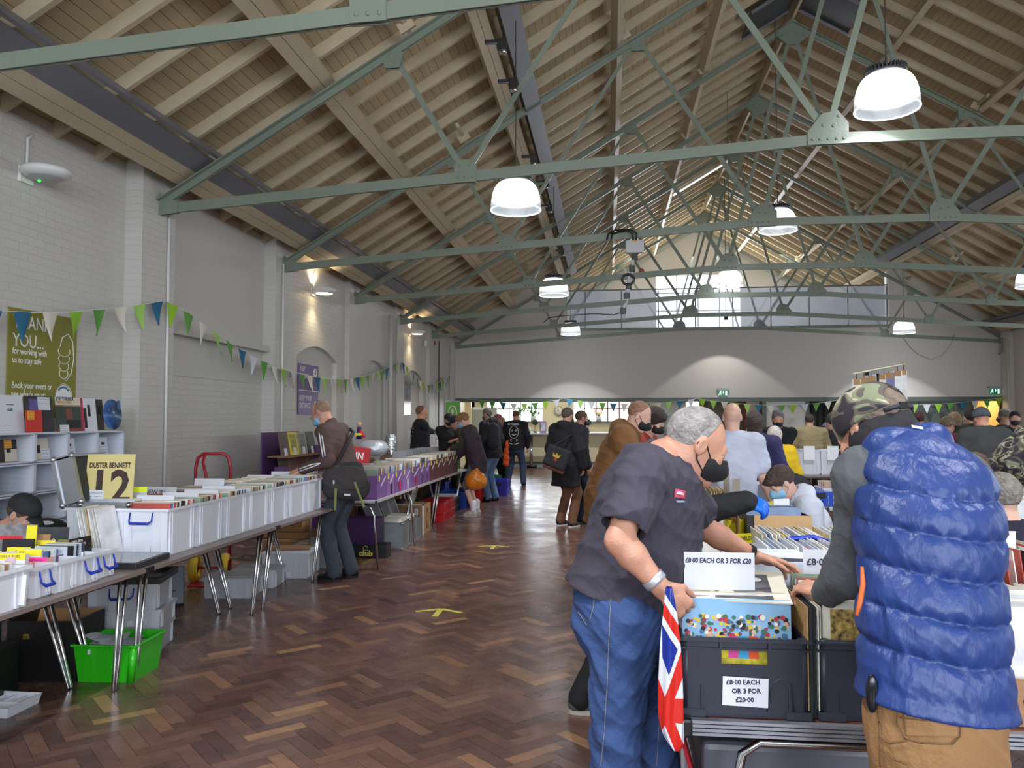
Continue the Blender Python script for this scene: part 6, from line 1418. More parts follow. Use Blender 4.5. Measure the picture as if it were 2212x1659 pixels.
MB().box((-.155, -.0026, .002), (.155, -.002, .175)).build('ground_print', mat('bright_print', (206, 190, 60), 0.4, vary=.5, vscale=40), t)
rr = random.Random(12); dots = {}
for i in range(190):
 x = rr.uniform(-.148, .148); z = rr.uniform(.178, .262); q = rr.uniform(.004, .009); c = rr.randrange(8); b = dots.setdefault(c, MB())
 b.prism([(x+q*math.cos(a), z+q*math.sin(a)) for a in [k*PI/4 for k in range(8)]], -.0032-.0001*(i % 12), -.0026, 'xz')
hc_ = [(214, 178, 150), (236, 226, 210), (60, 110, 90), (110, 80, 70), (34, 32, 36), (180, 50, 60), (70, 110, 150), (224, 190, 60)]
for c, b in dots.items(): b.build('dots_print', mat('dots_%d' % c, hc_[c], 0.45), t)
for i, (x, c) in enumerate(((-.045, (226, 210, 50)), (-.01, (214, 70, 150)), (.02, (60, 160, 206)), (.048, (226, 80, 40)))):
 MB().box((x-.014, -.0044, .14), (x+.014, -.003, .205)).build('bright_block_print', mat('block_%d' % i, c, 0.45), t)
t = thing('record_sleeve', 'cream record cover lying tilted across the front crate, with a group photograph', 'record', (.385, 2.66, 1.052), -.10); t.rotation_euler = Euler((.10, .0, -.10))
MB().box((-.165, -.165, 0), (.165, .165, .004)).build('sleeve', mat('cream_back', (216, 210, 194), 0.45, vary=.05), t)
MB().box((-.055, -.14, .004), (.115, .12, .0045)).build('photo_print', mat('mono_photo', (70, 70, 76), 0.4, vary=.9, vscale=18), t)
b = MB()
for i in range(16): b.box((-.15, -.13+i*.016, .004), (-.07, -.124+i*.016, .0044))
b.build('text_print', mat('grey_text', (150, 146, 140), 0.6), t)
b = MB()
for i, (x, y) in enumerate(((-.02, -.08), (.035, -.02), (.08, -.09), (.0, .05), (.07, .06))): b.M = Matrix.Translation((x, y, .0048)); b.lathe([(0, .001), (.02, .0008), (.024, 0)], n=14)
b.M = None; b.build('faces_print', mat('mono_light', (186, 186, 190), 0.5), t)
t = card(0, 'tall white sign board with the handwritten three for twenty pounds offer', M_PAPER, .215, .43, (.315, 2.60, .735), 0, -.0, .003, 'sign_board', cat='sign'); t.rotation_euler = Euler((.0, 0, .0)); t.location = (.338, 2.60, .735)
text('£8·00 EACH OR 3 FOR £20', .0215, M_INK, t, (-.104, -.004, .398), (PI/2, 0, 0), 'handwriting', .0003, .80, shear=.12, wt=.0006)
t = card(0, 'white sign board with an eight pound price beside the grey sleeve', M_PAPER, .13, .355, (.765, 3.08, .75), 0, 0, .003, 'sign_board', cat='sign'); text('£8·00', .034, M_INK, t, (-.055, -.004, .30), (PI/2, 0, 0), 'handwriting', .0003, wt=.0006)
for k, (x, c, th, dy) in enumerate(((.571, (176, 140, 92), .004, 0), (.580, (30, 40, 42), .010, .0), (.592, (26, 38, 42), .008, .01), (.6005, (226, 222, 210), .003, .0), (.6045, (190, 150, 90), .003, .02), (.6085, (220, 214, 200), .003, .01))):
 o = thing('record_sleeve', 'record edge-on between the dark crates, %s' % ('first, tan edge', 'second, thick black spine', 'third, black spine', 'fourth, white edge', 'fifth, brown edge', 'sixth, thin pale edge')[k], 'record', (x-.006, 2.60, .722)); MB().box((-th/2, -.157+dy, 0), (th/2, .157, .315)).build('sleeve', mat('spine_%d' % k, c, 0.5, vary=.25, vscale=60), o)
t = thing('record_sleeve', 'record sleeve with a photograph of dry grass in the second crate', 'record', (.775, 2.492, .732)); MB().box((-.157, -.002, 0), (.157, .002, .308)).build('sleeve', mat('cream_back'), t)
m = mat('dry_grass_print', (150, 124, 66), 0.45, vary=.95, vscale=60); MB().box((-.135, -.003, .02), (.15, -.002, .292)).build('photo_print', m, t); b = MB(); b.prism([(-.02, .15), (.04, .15), (.05, .18), (.015, .165), (-.01, .18)], -.004, -.003, 'xz'); b.build('leaf_print', mat('leaf_print', (196, 166, 96), 0.5), t)
t = thing('storage_box', 'dark smoked plastic box under the aluminium edged table', 'storage box', (.60, 2.85, 0)); b = MB(); open_box(b, .62, .5, .44, .006, .02); b.build('box_body', mat('smoked', (26, 26, 30), 0.25), t); MB().box((-.33, -.27, .44), (.33, .27, .47)).build('lid', mat('smoked_lid', (70, 72, 82), 0.25), t, .015)
MB().box((-.32, -.26, .47), (.32, .26, .585)).build('upper_tray', mat('smoked_tray', (92, 94, 104), 0.3), t, .02)
t = thing('hand_trolley', 'red hand trolley lying under the table by the flag bag', 'hand trolley', (.27, 2.62, 0), -.1)
b = MB(); b.bar((-.05, 0, .60), (.10, .05, .05), .06, .012, up=(1, 0, .3)); b.bar((-.05, .4, .60), (.10, .45, .05), .06, .012, up=(1, 0, .3)); b.build('side_rail', mat('trolley_red', (150, 22, 34), 0.35), t)
b = MB(); b.M = Matrix.Translation((-.02, .15, .15)) @ Matrix.Rotation(PI/2, 4, 'Y'); b.lathe([(0, -.03), (.10, -.03), (.15, -.02), (.15, .02), (.10, .03), (0, .03)]); b.build('wheel', M_BLACKP, t)
rub('small clear box hanging under the table edge', (.38, 3.2, 0), 0, .2, .3, .5, M_CLEAR, None, handle=False, sticker=False)
def stock(lab, x, y, w, d, h, n, cols, rz=0, m=None, handle=False, rh=.315, lean=-.25, along='y', z=.722, rl=None):
 bx = rub(lab, (x, y, z), rz, w, d, h, m or M_CLEAR, None, handle=handle, sticker=False)
 c, s_ = math.cos(rz), math.sin(rz)
 if along == 'y': q0, q1 = (0, -d/2+.03), (0, d/2-.03); rot = rz; ww = w-.04
 else: q0, q1 = (-w/2+.03, 0), (w/2-.03, 0); rot = rz-PI/2; ww = d-.04
 R_ = lambda q: (x+q[0]*c-q[1]*s_, y+q[0]*s_+q[1]*c, z+.012)
 sleeves(n, R_(q0), R_(q1), rot, rl or 'record sleeve in the '+lab, 'records in the '+lab, w=min(.315, ww), h=rh, cols=cols, lean=lean, name='record_sleeve' if rh > .25 else 'single_sleeve')
 return bx
bx = stock('open clear box with the blue arched handle behind it', .92, 3.73, .50, .34, .28, 26, [10, 3, 12, 12, 8], along='x', rh=.30, lean=.12)
b = MB(); b.tube([(-.16, .18, .27), (-.08, .2, .30), (.02, .2, .31), (.14, .18, .27)], .012, 8); b.build('clip_handle', M_BLUEH, bx)
stock('wide clear box of slanted sleeves nearer the boy', 1.0, 4.13, .56, .36, .22, 34, [3, 0, 5, 12, 4, 10, 0], along='x', rh=.30, lean=.12)
stock('clear box of grey sleeves under the outstretched bare arm', .44, 3.85, .33, .5, .22, 18, [12, 3, 1, 4], rh=.30, lean=-.2)
stock('box of slanted sleeves beyond the bare forearm', .46, 4.75, .36, .6, .2, 22, [12, 3, 1, 8], rh=.30, lean=-.2)
stock('box of pale singles behind the yellow tabs', .50, 5.55, .40, .5, .2, 26, [0, 3, 5, 9], along='x', rh=.29, lean=.1)
stock('box of tan edged records below the white T-shirt', .68, 6.55, .62, .4, .2, 26, [5, 0, 9, 2], along='x', rh=.31, lean=.22)
folding_table('table of tan edged records below the white T-shirt', .3, 1.1, 6.15, 7.0-.1)
for px, py0, py1, Y, w, lab in ((1569, 1022, 1066, 6.45, .05, 'tall blank cardboard divider nearest the black sleeve'), (1590, 1034, 1072, 6.2, .06, 'tall blank cardboard divider by the white T-shirt hem')):
 p = atY(px, py0, Y); card(0, lab, mat('grey_card', (160, 152, 140), 0.7), w, p.z-.735, (p.x, Y, .735), .3, 0)
for px, py, Y, lab, m, wd in ((1608, 1165, 4.35, 'clear divider with a yellow lettered tab pointing down', yel, 'WORLD'), (1570, 1125, 4.9, 'clear divider faced with faded yellow card', mat('dull_yellow', (190, 184, 80), 0.5), None), (1565, 1120, 5.1, 'short yellow shelf tag among the pale singles', yel, None), (1592, 1135, 4.9, 'second short yellow tag beside the wooden case', yel, None), (1658, 1096, 5.5, 'yellow tab card next to the blue glove', mat('dull_yellow'), None), (1692, 1090, 5.2, 'tall white divider in front of the white hooded top', M_PAPER, None)):
 p = atY(px, py-12, Y); card(0, lab, m, .12, max(.1, p.z-.735), (p.x, Y, .735), .5, -.05, words=wd, wsz=.03)
t = thing('wooden_case', 'black record case with a kraft coloured end and open flap', 'case', (.965, 5.02, .722), .03)
b = MB(); open_box(b, .36, .34, .30, .008); b.build('case_body', mat('case_vinyl'), t); MB().box((-.14, -.178, .03), (.185, -.168, .302)).build('end_panel', mat('kraft_light', (196, 158, 112), 0.7, vary=.06), t)
b = MB(); b.M = Matrix.Translation((-.185, -.14, .0)) @ Matrix.Rotation(-.12, 4, 'Z'); b.box((-.05, -.16, -.0), (-.042, .06, .30)); b.build('flap', M_KRAFTD, t); MB().cbox((-.215, -.20, .15), (.02, .01, .03)).build('latch', M_CHROME, t)
sleeves(14, (.96, 4.9, .735), (.96, 5.15, .735), .03, 'record sleeve under the blue glove', 'records in the black case', cols=[1, 4, 6, 12], lean=-.1)
t = thing('partition', 'grey blue board standing between the white T-shirt and the boy', 'board', (atY(1648, 905, 7.4).x, 7.4, 0), 0); MB().box((-.17, -.01, 0), (.17, .01, 1.0)).build('board', mat('board_blue', (110, 118, 136), 0.5), t); MB().box((-.18, -.015, 1.0), (.18, .015, 1.03)).build('top_rail', M_WHITE, t)
folding_table('long white edged table with the blue crate behind the boy', 1.9, 3.0, 7.4, 8.1, .80, mat('table_white', (206, 208, 216), 0.4))
lattice_crate('translucent blue crate on the white edged table behind the boy', atY(1757, 905, 7.7).x, 7.7, .34, .3, .13, (30, 80, 200), 'crate_blue_clear', .802)
stock('clear box of records beside the translucent blue crate', atY(1800, 905, 7.7).x, 7.7, .26, .3, .16, 8, [1, 9, 3], rh=.2, z=.802)
folding_table('rear table carrying tall clear boxes with white notices', 2.2, 4.3, 10.2, 10.9, .90)
for i, px in enumerate((1668, 1700, 1738, 1788)):
 x = atY(px, 905, 10.5).x
 rub('tall clear box in the rear row, %s' % ('behind the yellow jacket', 'between the yellow jacket and the notices', 'with the first white notice', 'with the second white notice')[i], (x, 10.5, .901), 0, .27 if i else .2, .36, .30, M_CLEAR, 'rear row of clear boxes', handle=False, sticker=False)
 sleeves(8, (x, 10.38, .915), (x, 10.62, .915), 0, 'sleeve in the rear row of clear boxes', 'sleeves in the rear clear boxes', w=.22, h=.24, name='single_sleeve', cols=[1, 4, 6])
 if i > 1: card(0, 'white notice clipped to the rear clear box, %s' % ('nearer the boy' if i == 2 else 'nearer the camouflage cap'), M_PAPER, .13, .17, (x, 10.29, 1.08), 0)
x = atY(1802, 905, 8.9).x; t = card(0, 'bagged cardboard notice with faint handwriting above the blue crate', M_KRAFT, .24, .20, (x, 8.3, .95), 0, 0, .02, 'notice_board', cat='notice'); MB().box((-.10, -.014, .01), (.12, -.011, .2)).build('paper', M_PAPER, t); b = MB(); [squiggle(b, -.06, .07, z, .006, -.016, 12, .0016, seed=int(z*500)) for z in (.15, .11, .07)]; b.build('handwriting', mat('faint_pen', (120, 120, 150), 0.6), t); MB().box((-.1, -.01, -.949), (.1, .03, 0)).build('stand', M_KRAFTD, t)
for i in range(5):
 x = 2.3+i*.36; stock('record box under the rear table, %s from the boy' % ('first', 'second', 'third', 'fourth', 'fifth')[i], x, 8.9, .32, .4, .25, 8, [6, 1, 9], rh=.3, m=mat('box_dark', (40, 36, 36), 0.6), z=.0)
p = atY(1905, 830, 7.6)
t = thing('hanging_rack', 'slanting rail hung with bagged leaflets above the camouflage cap', 'rack', (p.x, 7.6, 0), 0)
P0 = atY(1842, 808, 7.2)-t.location.copy() if False else Vector(atY(1842, 808, 7.2))-Vector((p.x, 7.6, 0)); P1 = Vector(atY(1954, 787, 8.2))-Vector((p.x, 7.6, 0))
b = MB(); b.tube([P0, P1], .008, 8); b.build('rail', mat('pale_rod', (200, 190, 160), 0.5), t); b = MB(); q = P0.lerp(P1, .45); b.tube([(q.x, q.y, 0), q], .012, 8); b.bar(P0.lerp(P1, .25)-Vector((0, 0, .02)), P0.lerp(P1, .65)-Vector((0, 0, .02)), .03, .03); b.build('stand', M_BLACKP, t)
for i, (u, w, h, c) in enumerate(((.06, .07, .16, (200, 204, 212)), (.19, .07, .22, (90, 86, 84)), (.33, .08, .24, (190, 186, 176)), (.52, .07, .3, (210, 200, 176)), (.66, .10, .42, (74, 62, 130)), (.84, .08, .60, (216, 216, 212)), (.97, .055, .74, (206, 202, 200)))):
 q = P0.lerp(P1, u)+Vector((0, -.01, -.05)); o = thing('hanging_packet', 'bagged leaflet on the slanting rail, %s from the brick wall side' % ('first', 'second', 'third', 'fourth', 'fifth, violet', 'sixth, long and pale', 'seventh, longest')[i], 'packet', Vector((p.x, 7.6, 0))+q)
 MB().box((-w/2, -.003, -h), (w/2, .003, 0)).build('packet', mat('packet_%d' % i, c, 0.3, vary=.2, vscale=12), o); MB().box((-w/2*.8, -.005, -.05), (w/2*.8, .005, .0)).build('card_header', M_KRAFT, o); b = MB(); b.tube([(0, 0, 0), (0, 0, .05)], .003, 5); b.build('hook', M_BLACKP, o)
alu_table('aluminium edged table at the edge of the photo with the wooden crate', 1.26, 2.2, 2.39, 4.0, .72)
t = thing('wooden_crate', 'wooden record crate with an oval hand hole at the photo edge', 'crate', (1.20, 2.62, .722), 0)
b = MB(); open_box(b, .36, .34, .13, .012); b.build('crate_body', mat('ply_wood', (170, 128, 92), 0.5, vary=.15, vscale=6, stretch=(1, 1, 8)), t)
b = MB(); b.prism([(.0+.05*math.cos(a)**1 if True else 0, .07+.022*math.sin(a)) for a in [k*PI/8 for k in range(16)]], -.175, -.168, 'xz'); b.build('hand_hole', mat('violet_inside', (186, 184, 214), 0.4, vary=.2), t)
b = MB(); b.tube([(.052*math.cos(k*PI/10), -.172, .07+.024*math.sin(k*PI/10)) for k in range(21)], .004, 6, False); b.build('hole_rim', mat('hole_brown', (110, 74, 50), 0.6), t)
sleeves(12, (1.19, 2.5, .735), (1.19, 2.76, .735), 0, 'pale record sleeve in the wooden crate with the oval hole', 'sleeves in the wooden crate', h=.30, cols=[10, 12, 3], lean=-.04, name='bagged_sleeve')
for i, (py, h, lab) in enumerate(((1300, .34, 'nearest tier of compact discs at the photo edge'), (1400, .25, 'lower tier of bagged discs at the photo edge'))):
 sleeves(16, (1.3+.02*i, 3.0-.35*i+.3, .735), (1.85, 3.3-.35*i+.3, .735), -PI/2+.2, 'disc in the '+lab, 'discs in the '+lab, w=.2, h=h, cols=[10, 3, 12, 2, 6], name='disc_sleeve', cat='disc', lean=.15)
t = card(0, 'pale divider lettered INDIE above the discs at the photo edge', M_PAPER, .2, .40, (1.50, 3.45, .735), 0, 0); text('INDIE', .04, M_INK, t, (-.06, -.004, .35), (PI/2, 0, 0), 'handwriting', .0003)
folding_table('grey edged table beyond the seated navy jumper', 2.5, 3.6, 5.6, 6.3, .82)
for i in range(2): stock(('clear lidded box of brown sleeves past the seated man', 'tilted clear display box of discs past the seated man')[i], 2.72+i*.42, 5.9, .36, .34, .22, 8, [9, 5], z=.822, rh=.2)
for i in range(4): stock('record box on the crowded far table, %s' % ('below the grey felt hat', 'below the olive parka', 'below the purple scarf', 'below the camouflage sleeves')[i], (4.6, 4.9, 4.2, 3.95)[i], (10.8, 12.3, 12.4, 9.0)[i], .5, .4, .25, 10, [0, 9, 3], z=.75)
for k, (x0, x1, y0, y1) in enumerate(((4.3, 5.4, 10.4, 11.2), (3.8, 5.4, 12.0, 12.8), (3.6, 4.4, 8.7, 9.4), (2.2, 3.6, 12.5, 13.3), (1.9, 3.4, 15.8, 16.5))): folding_table('crowded far table, %s' % ('under the grey felt hat', 'under the olive parka', 'under the camouflage sleeves', 'in front of the tan sweater', 'furthest, before the white door')[k], x0, x1, y0, y1)
# ================================================================= people: implicit surfaces meshed with surface nets
V = lambda *a: np.array(a, dtype=np.float64)
def unit(v): n = np.linalg.norm(v); return v/n if n > 1e-9 else v
def cone(a, b, ra, rb, n=None, f=1.0, k=0.02, op=0): return ('c', V(*a), V(*b), ra, rb, n, f, k, op)
def ell(c, r, R=None, k=0.02, op=0): return ('e', V(*c), V(*r), np.eye(3) if R is None else R, k, op)
def cut(n, p): return ('p', unit(V(*n)), V(*p))
def sdf_grid(prims, vox):
 lo = V(9, 9, 9)*9; hi = -lo
 for q in prims:
  if q[0] == 'c' and q[8] == 0:
   r = max(q[3], q[4])*max(1.0, q[6])+0.01
   lo = np.minimum(lo, np.minimum(q[1], q[2])-r); hi = np.maximum(hi, np.maximum(q[1], q[2])+r)
  elif q[0] == 'e' and q[5] == 0:
   r = q[2].max(); lo = np.minimum(lo, q[1]-r); hi = np.maximum(hi, q[1]+r)
 lo = lo-3*vox; hi = hi+3*vox
 n = np.ceil((hi-lo)/vox).astype(int)+1
 ax = [lo[i]+vox*np.arange(n[i]) for i in range(3)]
 D = np.full(n, 0.25, dtype=np.float32)
 for q in prims:
  if q[0] == 'p':
   d = (q[1][0]*(ax[0]-q[2][0]))[:, None, None]+(q[1][1]*(ax[1]-q[2][1]))[None, :, None]+(q[1][2]*(ax[2]-q[2][2]))[None, None, :]
   np.maximum(D, d.astype(np.float32), out=D); continue
  if q[0] == 'c': r = max(q[3], q[4])*max(1.0, q[6]); b0 = np.minimum(q[1], q[2])-r; b1 = np.maximum(q[1], q[2])+r; k = q[7]; op = q[8]
  else: r = q[2].max(); b0 = q[1]-r; b1 = q[1]+r; k = q[4]; op = q[5]
  i0 = np.maximum(0, np.floor((b0-k-2*vox-lo)/vox).astype(int)); i1 = np.minimum(n, np.ceil((b1+k+2*vox-lo)/vox).astype(int)+1)
  if (i1 <= i0).any(): continue
  X = ax[0][i0[0]:i1[0]][:, None, None]; Y = ax[1][i0[1]:i1[1]][None, :, None]; Z = ax[2][i0[2]:i1[2]][None, None, :]
  if q[0] == 'c':
   a, b = q[1], q[2]; ab = b-a; L2 = max(ab@ab, 1e-9)
   px, py, pz = X-a[0], Y-a[1], Z-a[2]
   t = np.clip((px*ab[0]+py*ab[1]+pz*ab[2])/L2, 0, 1)
   px = px-t*ab[0]; py = py-t*ab[1]; pz = pz-t*ab[2]
   if q[5] is not None:
    nn = q[5]; c = (px*nn[0]+py*nn[1]+pz*nn[2])*(1/q[6]-1); px = px+c*nn[0]; py = py+c*nn[1]; pz = pz+c*nn[2]
   d = np.sqrt(px*px+py*py+pz*pz)-(q[3]+(q[4]-q[3])*t)
   if q[5] is not None: d = d*min(1, max(0.5, q[6]))
  else:
   px, py, pz = X-q[1][0], Y-q[1][1], Z-q[1][2]; R = q[3]; r = q[2]
   u = (px*R[0, 0]+py*R[1, 0]+pz*R[2, 0])/r[0]; v = (px*R[0, 1]+py*R[1, 1]+pz*R[2, 1])/r[1]; w = (px*R[0, 2]+py*R[1, 2]+pz*R[2, 2])/r[2]
   l = np.sqrt(u*u+v*v+w*w); d = (l-1)*min(r)
  d = d.astype(np.float32)
  S = D[i0[0]:i1[0], i0[1]:i1[1], i0[2]:i1[2]]
  if op == 0:
   h = np.clip(0.5+0.5*(S-d)/k, 0, 1); S[...] = S*(1-h)+d*h-k*h*(1-h)
  else:
   d = -d; h = np.clip(0.5-0.5*(S-d)/k, 0, 1); S[...] = S*(1-h)+d*h+k*h*(1-h)
 return D, lo
def surface_net(D, lo, vox):
 n = np.array(D.shape); ins = D < 0
 c = [(i, j, k) for i in (0, 1) for j in (0, 1) for k in (0, 1)]
 cnt = np.zeros(n-1, dtype=np.int8)
 for (i, j, k) in c: cnt += ins[i:n[0]-1+i, j:n[1]-1+j, k:n[2]-1+k]
 act = np.argwhere((cnt > 0) & (cnt < 8))
 cor = {o: D[act[:, 0]+o[0], act[:, 1]+o[1], act[:, 2]+o[2]] for o in c}
 acc = np.zeros((len(act), 3)); m = np.zeros(len(act))
 for a in c:
  for axx in range(3):
   if a[axx] == 0:
    b = list(a); b[axx] = 1; b = tuple(b); d1, d2 = cor[a], cor[b]
    x = (d1 < 0) != (d2 < 0); t = np.where(x, d1/np.where(x, d1-d2, 1), 0)
    p = np.zeros((len(act), 3)); p[:] = a; p[:, axx] += t
    acc += p*x[:, None]; m += x
 vs = (act+acc/m[:, None])*vox+lo
 idx = np.full(n-1, -1, dtype=np.int64); idx[act[:, 0], act[:, 1], act[:, 2]] = np.arange(len(act))
 qs = []
 for axx in range(3):
  s0 = [slice(None)]*3; s1 = [slice(None)]*3; s0[axx] = slice(0, -1); s1[axx] = slice(1, None)
  A = ins[tuple(s0)]; B = ins[tuple(s1)]
  e = np.argwhere(A != B); u, w = (axx+1) % 3, (axx+2) % 3
  e = e[(e[:, u] > 0) & (e[:, w] > 0) & (e[:, u] < n[u]-1) & (e[:, w] < n[w]-1)]
  fl = A[e[:, 0], e[:, 1], e[:, 2]]
  def cell(du, dw):
   f = e.copy(); f[:, u] -= du; f[:, w] -= dw; return idx[f[:, 0], f[:, 1], f[:, 2]]
  q = np.stack([cell(1, 1), cell(0, 1), cell(0, 0), cell(1, 0)], 1)
  q[~fl] = q[~fl][:, ::-1]; qs.append(q)
 q = np.concatenate(qs); q = q[(q >= 0).all(1)]
 return vs, q
def blob(name, prims, vox, m, parent, disp=None, attr=None):
 D, lo = sdf_grid(prims, vox); vs, q = surface_net(D, lo, vox)
 me = bpy.data.meshes.new(name)
 if len(vs) == 0: vs = np.zeros((3, 3)); q = np.zeros((0, 4), int)
 me.vertices.add(len(vs)); me.vertices.foreach_set('co', vs.astype(np.float32).ravel())
 me.loops.add(len(q)*4); me.loops.foreach_set('vertex_index', q.astype(np.int32).ravel())
 me.polygons.add(len(q)); me.polygons.foreach_set('loop_start', np.arange(0, len(q)*4, 4, dtype=np.int32)); me.polygons.foreach_set('use_smooth', np.ones(len(q), dtype=bool))
 me.update(calc_edges=True)
 if disp is not None and len(q):
  nr = np.zeros(len(vs)*3, dtype=np.float32); me.vertices.foreach_get('normal', nr); nr = nr.reshape(-1, 3)
  vs = vs+nr*disp(vs, nr)[:, None]; me.vertices.foreach_set('co', vs.astype(np.float32).ravel()); me.update()
 me.materials.append(m)
 o = bpy.data.objects.new(name, me); COL.objects.link(o); adopt(o, parent); return o
def wrinkles(amp, sc=1.0, seed=0, zs=0.5):
 rr = np.random.RandomState(seed)
 K = [(rr.uniform(-1, 1, 3)*V(1, 1, 1/zs)*s*sc, rr.uniform(0, 6), a) for s, a in ((9, 1.0), (14, 0.8), (22, 0.5), (34, 0.3), (50, 0.2))]
 W = [(rr.uniform(-1, 1, 3)*7*sc, rr.uniform(0, 6)) for _ in range(3)]
 def f(v, n):
  w = sum(np.sin(v@k+p) for k, p in W)
  r = 0
  for k, p, a in K: r = r+a*(1-2*np.abs(np.sin(v@k+p+w*0.9))**0.8)
  return r*amp*0.4
 return f
def headR(fwd, roll=0.0, up=(0, 0, 1)):
 f = unit(V(*fwd)); r = unit(np.cross(f, V(*up))); u = np.cross(r, f); return np.stack([r, f, u], 1)
def head_prims(c, R, s=1.0, ears=True):
 P = lambda x, y, z: c+R@V(x, y, z)*s
 E = lambda p, r, k=0.02, op=0: ell(P(*p), V(*r)*s, R, k*s, op)
 L = [E((0, -.014, .034), (.073, .094, .087)), E((0, .016, -.028), (.061, .074, .085), .03), E((0, .034, -.075), (.045, .052, .04), .03),
   cone(P(0, .086, .018), P(0, .108, -.024), .008*s, .013*s, k=.014*s), cone(P(-.03, .080, .024), P(.03, .080, .024), .011*s, .011*s, k=.012*s),
   E((0, .090, -.058), (.023, .012, .009), .008), E((0, .078, -.092), (.02, .018, .018), .02), E((.034, .07, -.022), (.022, .018, .02), .02), E((-.034, .07, -.022), (.022, .018, .02), .02)]
 for x in (-1, 1):
  L.append(E((x*.031, .094, .006), (.016, .013, .010), .008, 1))
  L.append(E((x*.031, .0775, .010), (.0135, .0130, .0125), .004))
  if ears:
   L.append(E((x*.076, -.006, -.002), (.009, .019, .031), .006)); L.append(E((x*.085, .0, .0), (.006, .011, .019), .004, 1))
 return L
def hand_prims(w, d, pn, side, s=1.0, curl=(.35, .5, .4), spread=.10, fat=1.0, thumb=0.6):
 """w wrist, d direction to the knuckles, pn palm normal (the way the palm faces), side +1 thumb on cross(d, pn)"""
 d = unit(V(*d)); pn = unit(V(*pn)-d*(V(*pn)@d)); sd = np.cross(d, pn)*side
 L = [cone(w, w+d*.05*s, .022*s*fat, .030*s*fat, pn, .55, .015*s), cone(w+d*.045*s+sd*.016*s, w+d*.085*s+sd*.020*s, .019*s, .016*s, pn, .65, .012*s), cone(w+d*.045*s-sd*.016*s, w+d*.08*s-sd*.022*s, .019*s, .015*s, pn, .65, .012*s)]
 for i, (o, l) in enumerate(((.029, .92), (.010, 1.02), (-.010, .96), (-.029, .78))):
  p = w+d*(.088 if i < 3 else .082)*s+sd*o*s; a = (1.5-i)*spread; dd = unit(d*math.cos(a)+sd*math.sin(a)); ang = 0; r = .0085*s*fat
  for j, ln in enumerate((.042, .027, .021)):
   ang += curl[j]*(1+0.12*i); v = dd*math.cos(ang)+pn*math.sin(ang); q = p+v*ln*l*s
   L.append(cone(p, q, r, r*.9, k=.005*s)); p = q; r *= .9
 p = w+d*.022*s+sd*.024*s; v = unit(d*.75+sd*thumb+pn*.35); q = p+v*.042*s; L.append(cone(p, q, .013*s*fat, .010*s*fat, k=.014*s)); v2 = unit(d*.95+sd*.1+pn*.35); q2 = q+v2*.030*s; L.append(cone(q, q2, .010*s*fat, .0085*s*fat, k=.006*s)); L.append(cone(q2, q2+unit(v2+pn*.2)*.022*s, .0085*s*fat, .0075*s*fat, k=.005*s))
 return L
SKINS = {}
def skin(n=0):
 c = [(198, 150, 128), (212, 168, 148), (176, 124, 100), (206, 150, 124)][n]
 return mat('skin_%d' % n, c, 0.5, bump=0.15, bscale=120, vary=0.1, vscale=14)
def cloth(name, col, rough=0.85, vary=0.12, bump=0.5, bscale=22, **k): return mat('cloth_'+name, col, rough, bump=bump, bscale=bscale, vary=vary, vscale=5, **k)
def ik(S, T, L1, L2, hint):
 v = T-S; d = np.linalg.norm(v)
 if d > (L1+L2)*.99: T = S+v/d*(L1+L2)*.99; d = (L1+L2)*.99; v = T-S
 u = v/d; a = (L1*L1-L2*L2+d*d)/(2*d); h = math.sqrt(max(0, L1*L1-a*a)); hh = unit(hint-u*(hint@u)); return S+u*a+hh*h, T
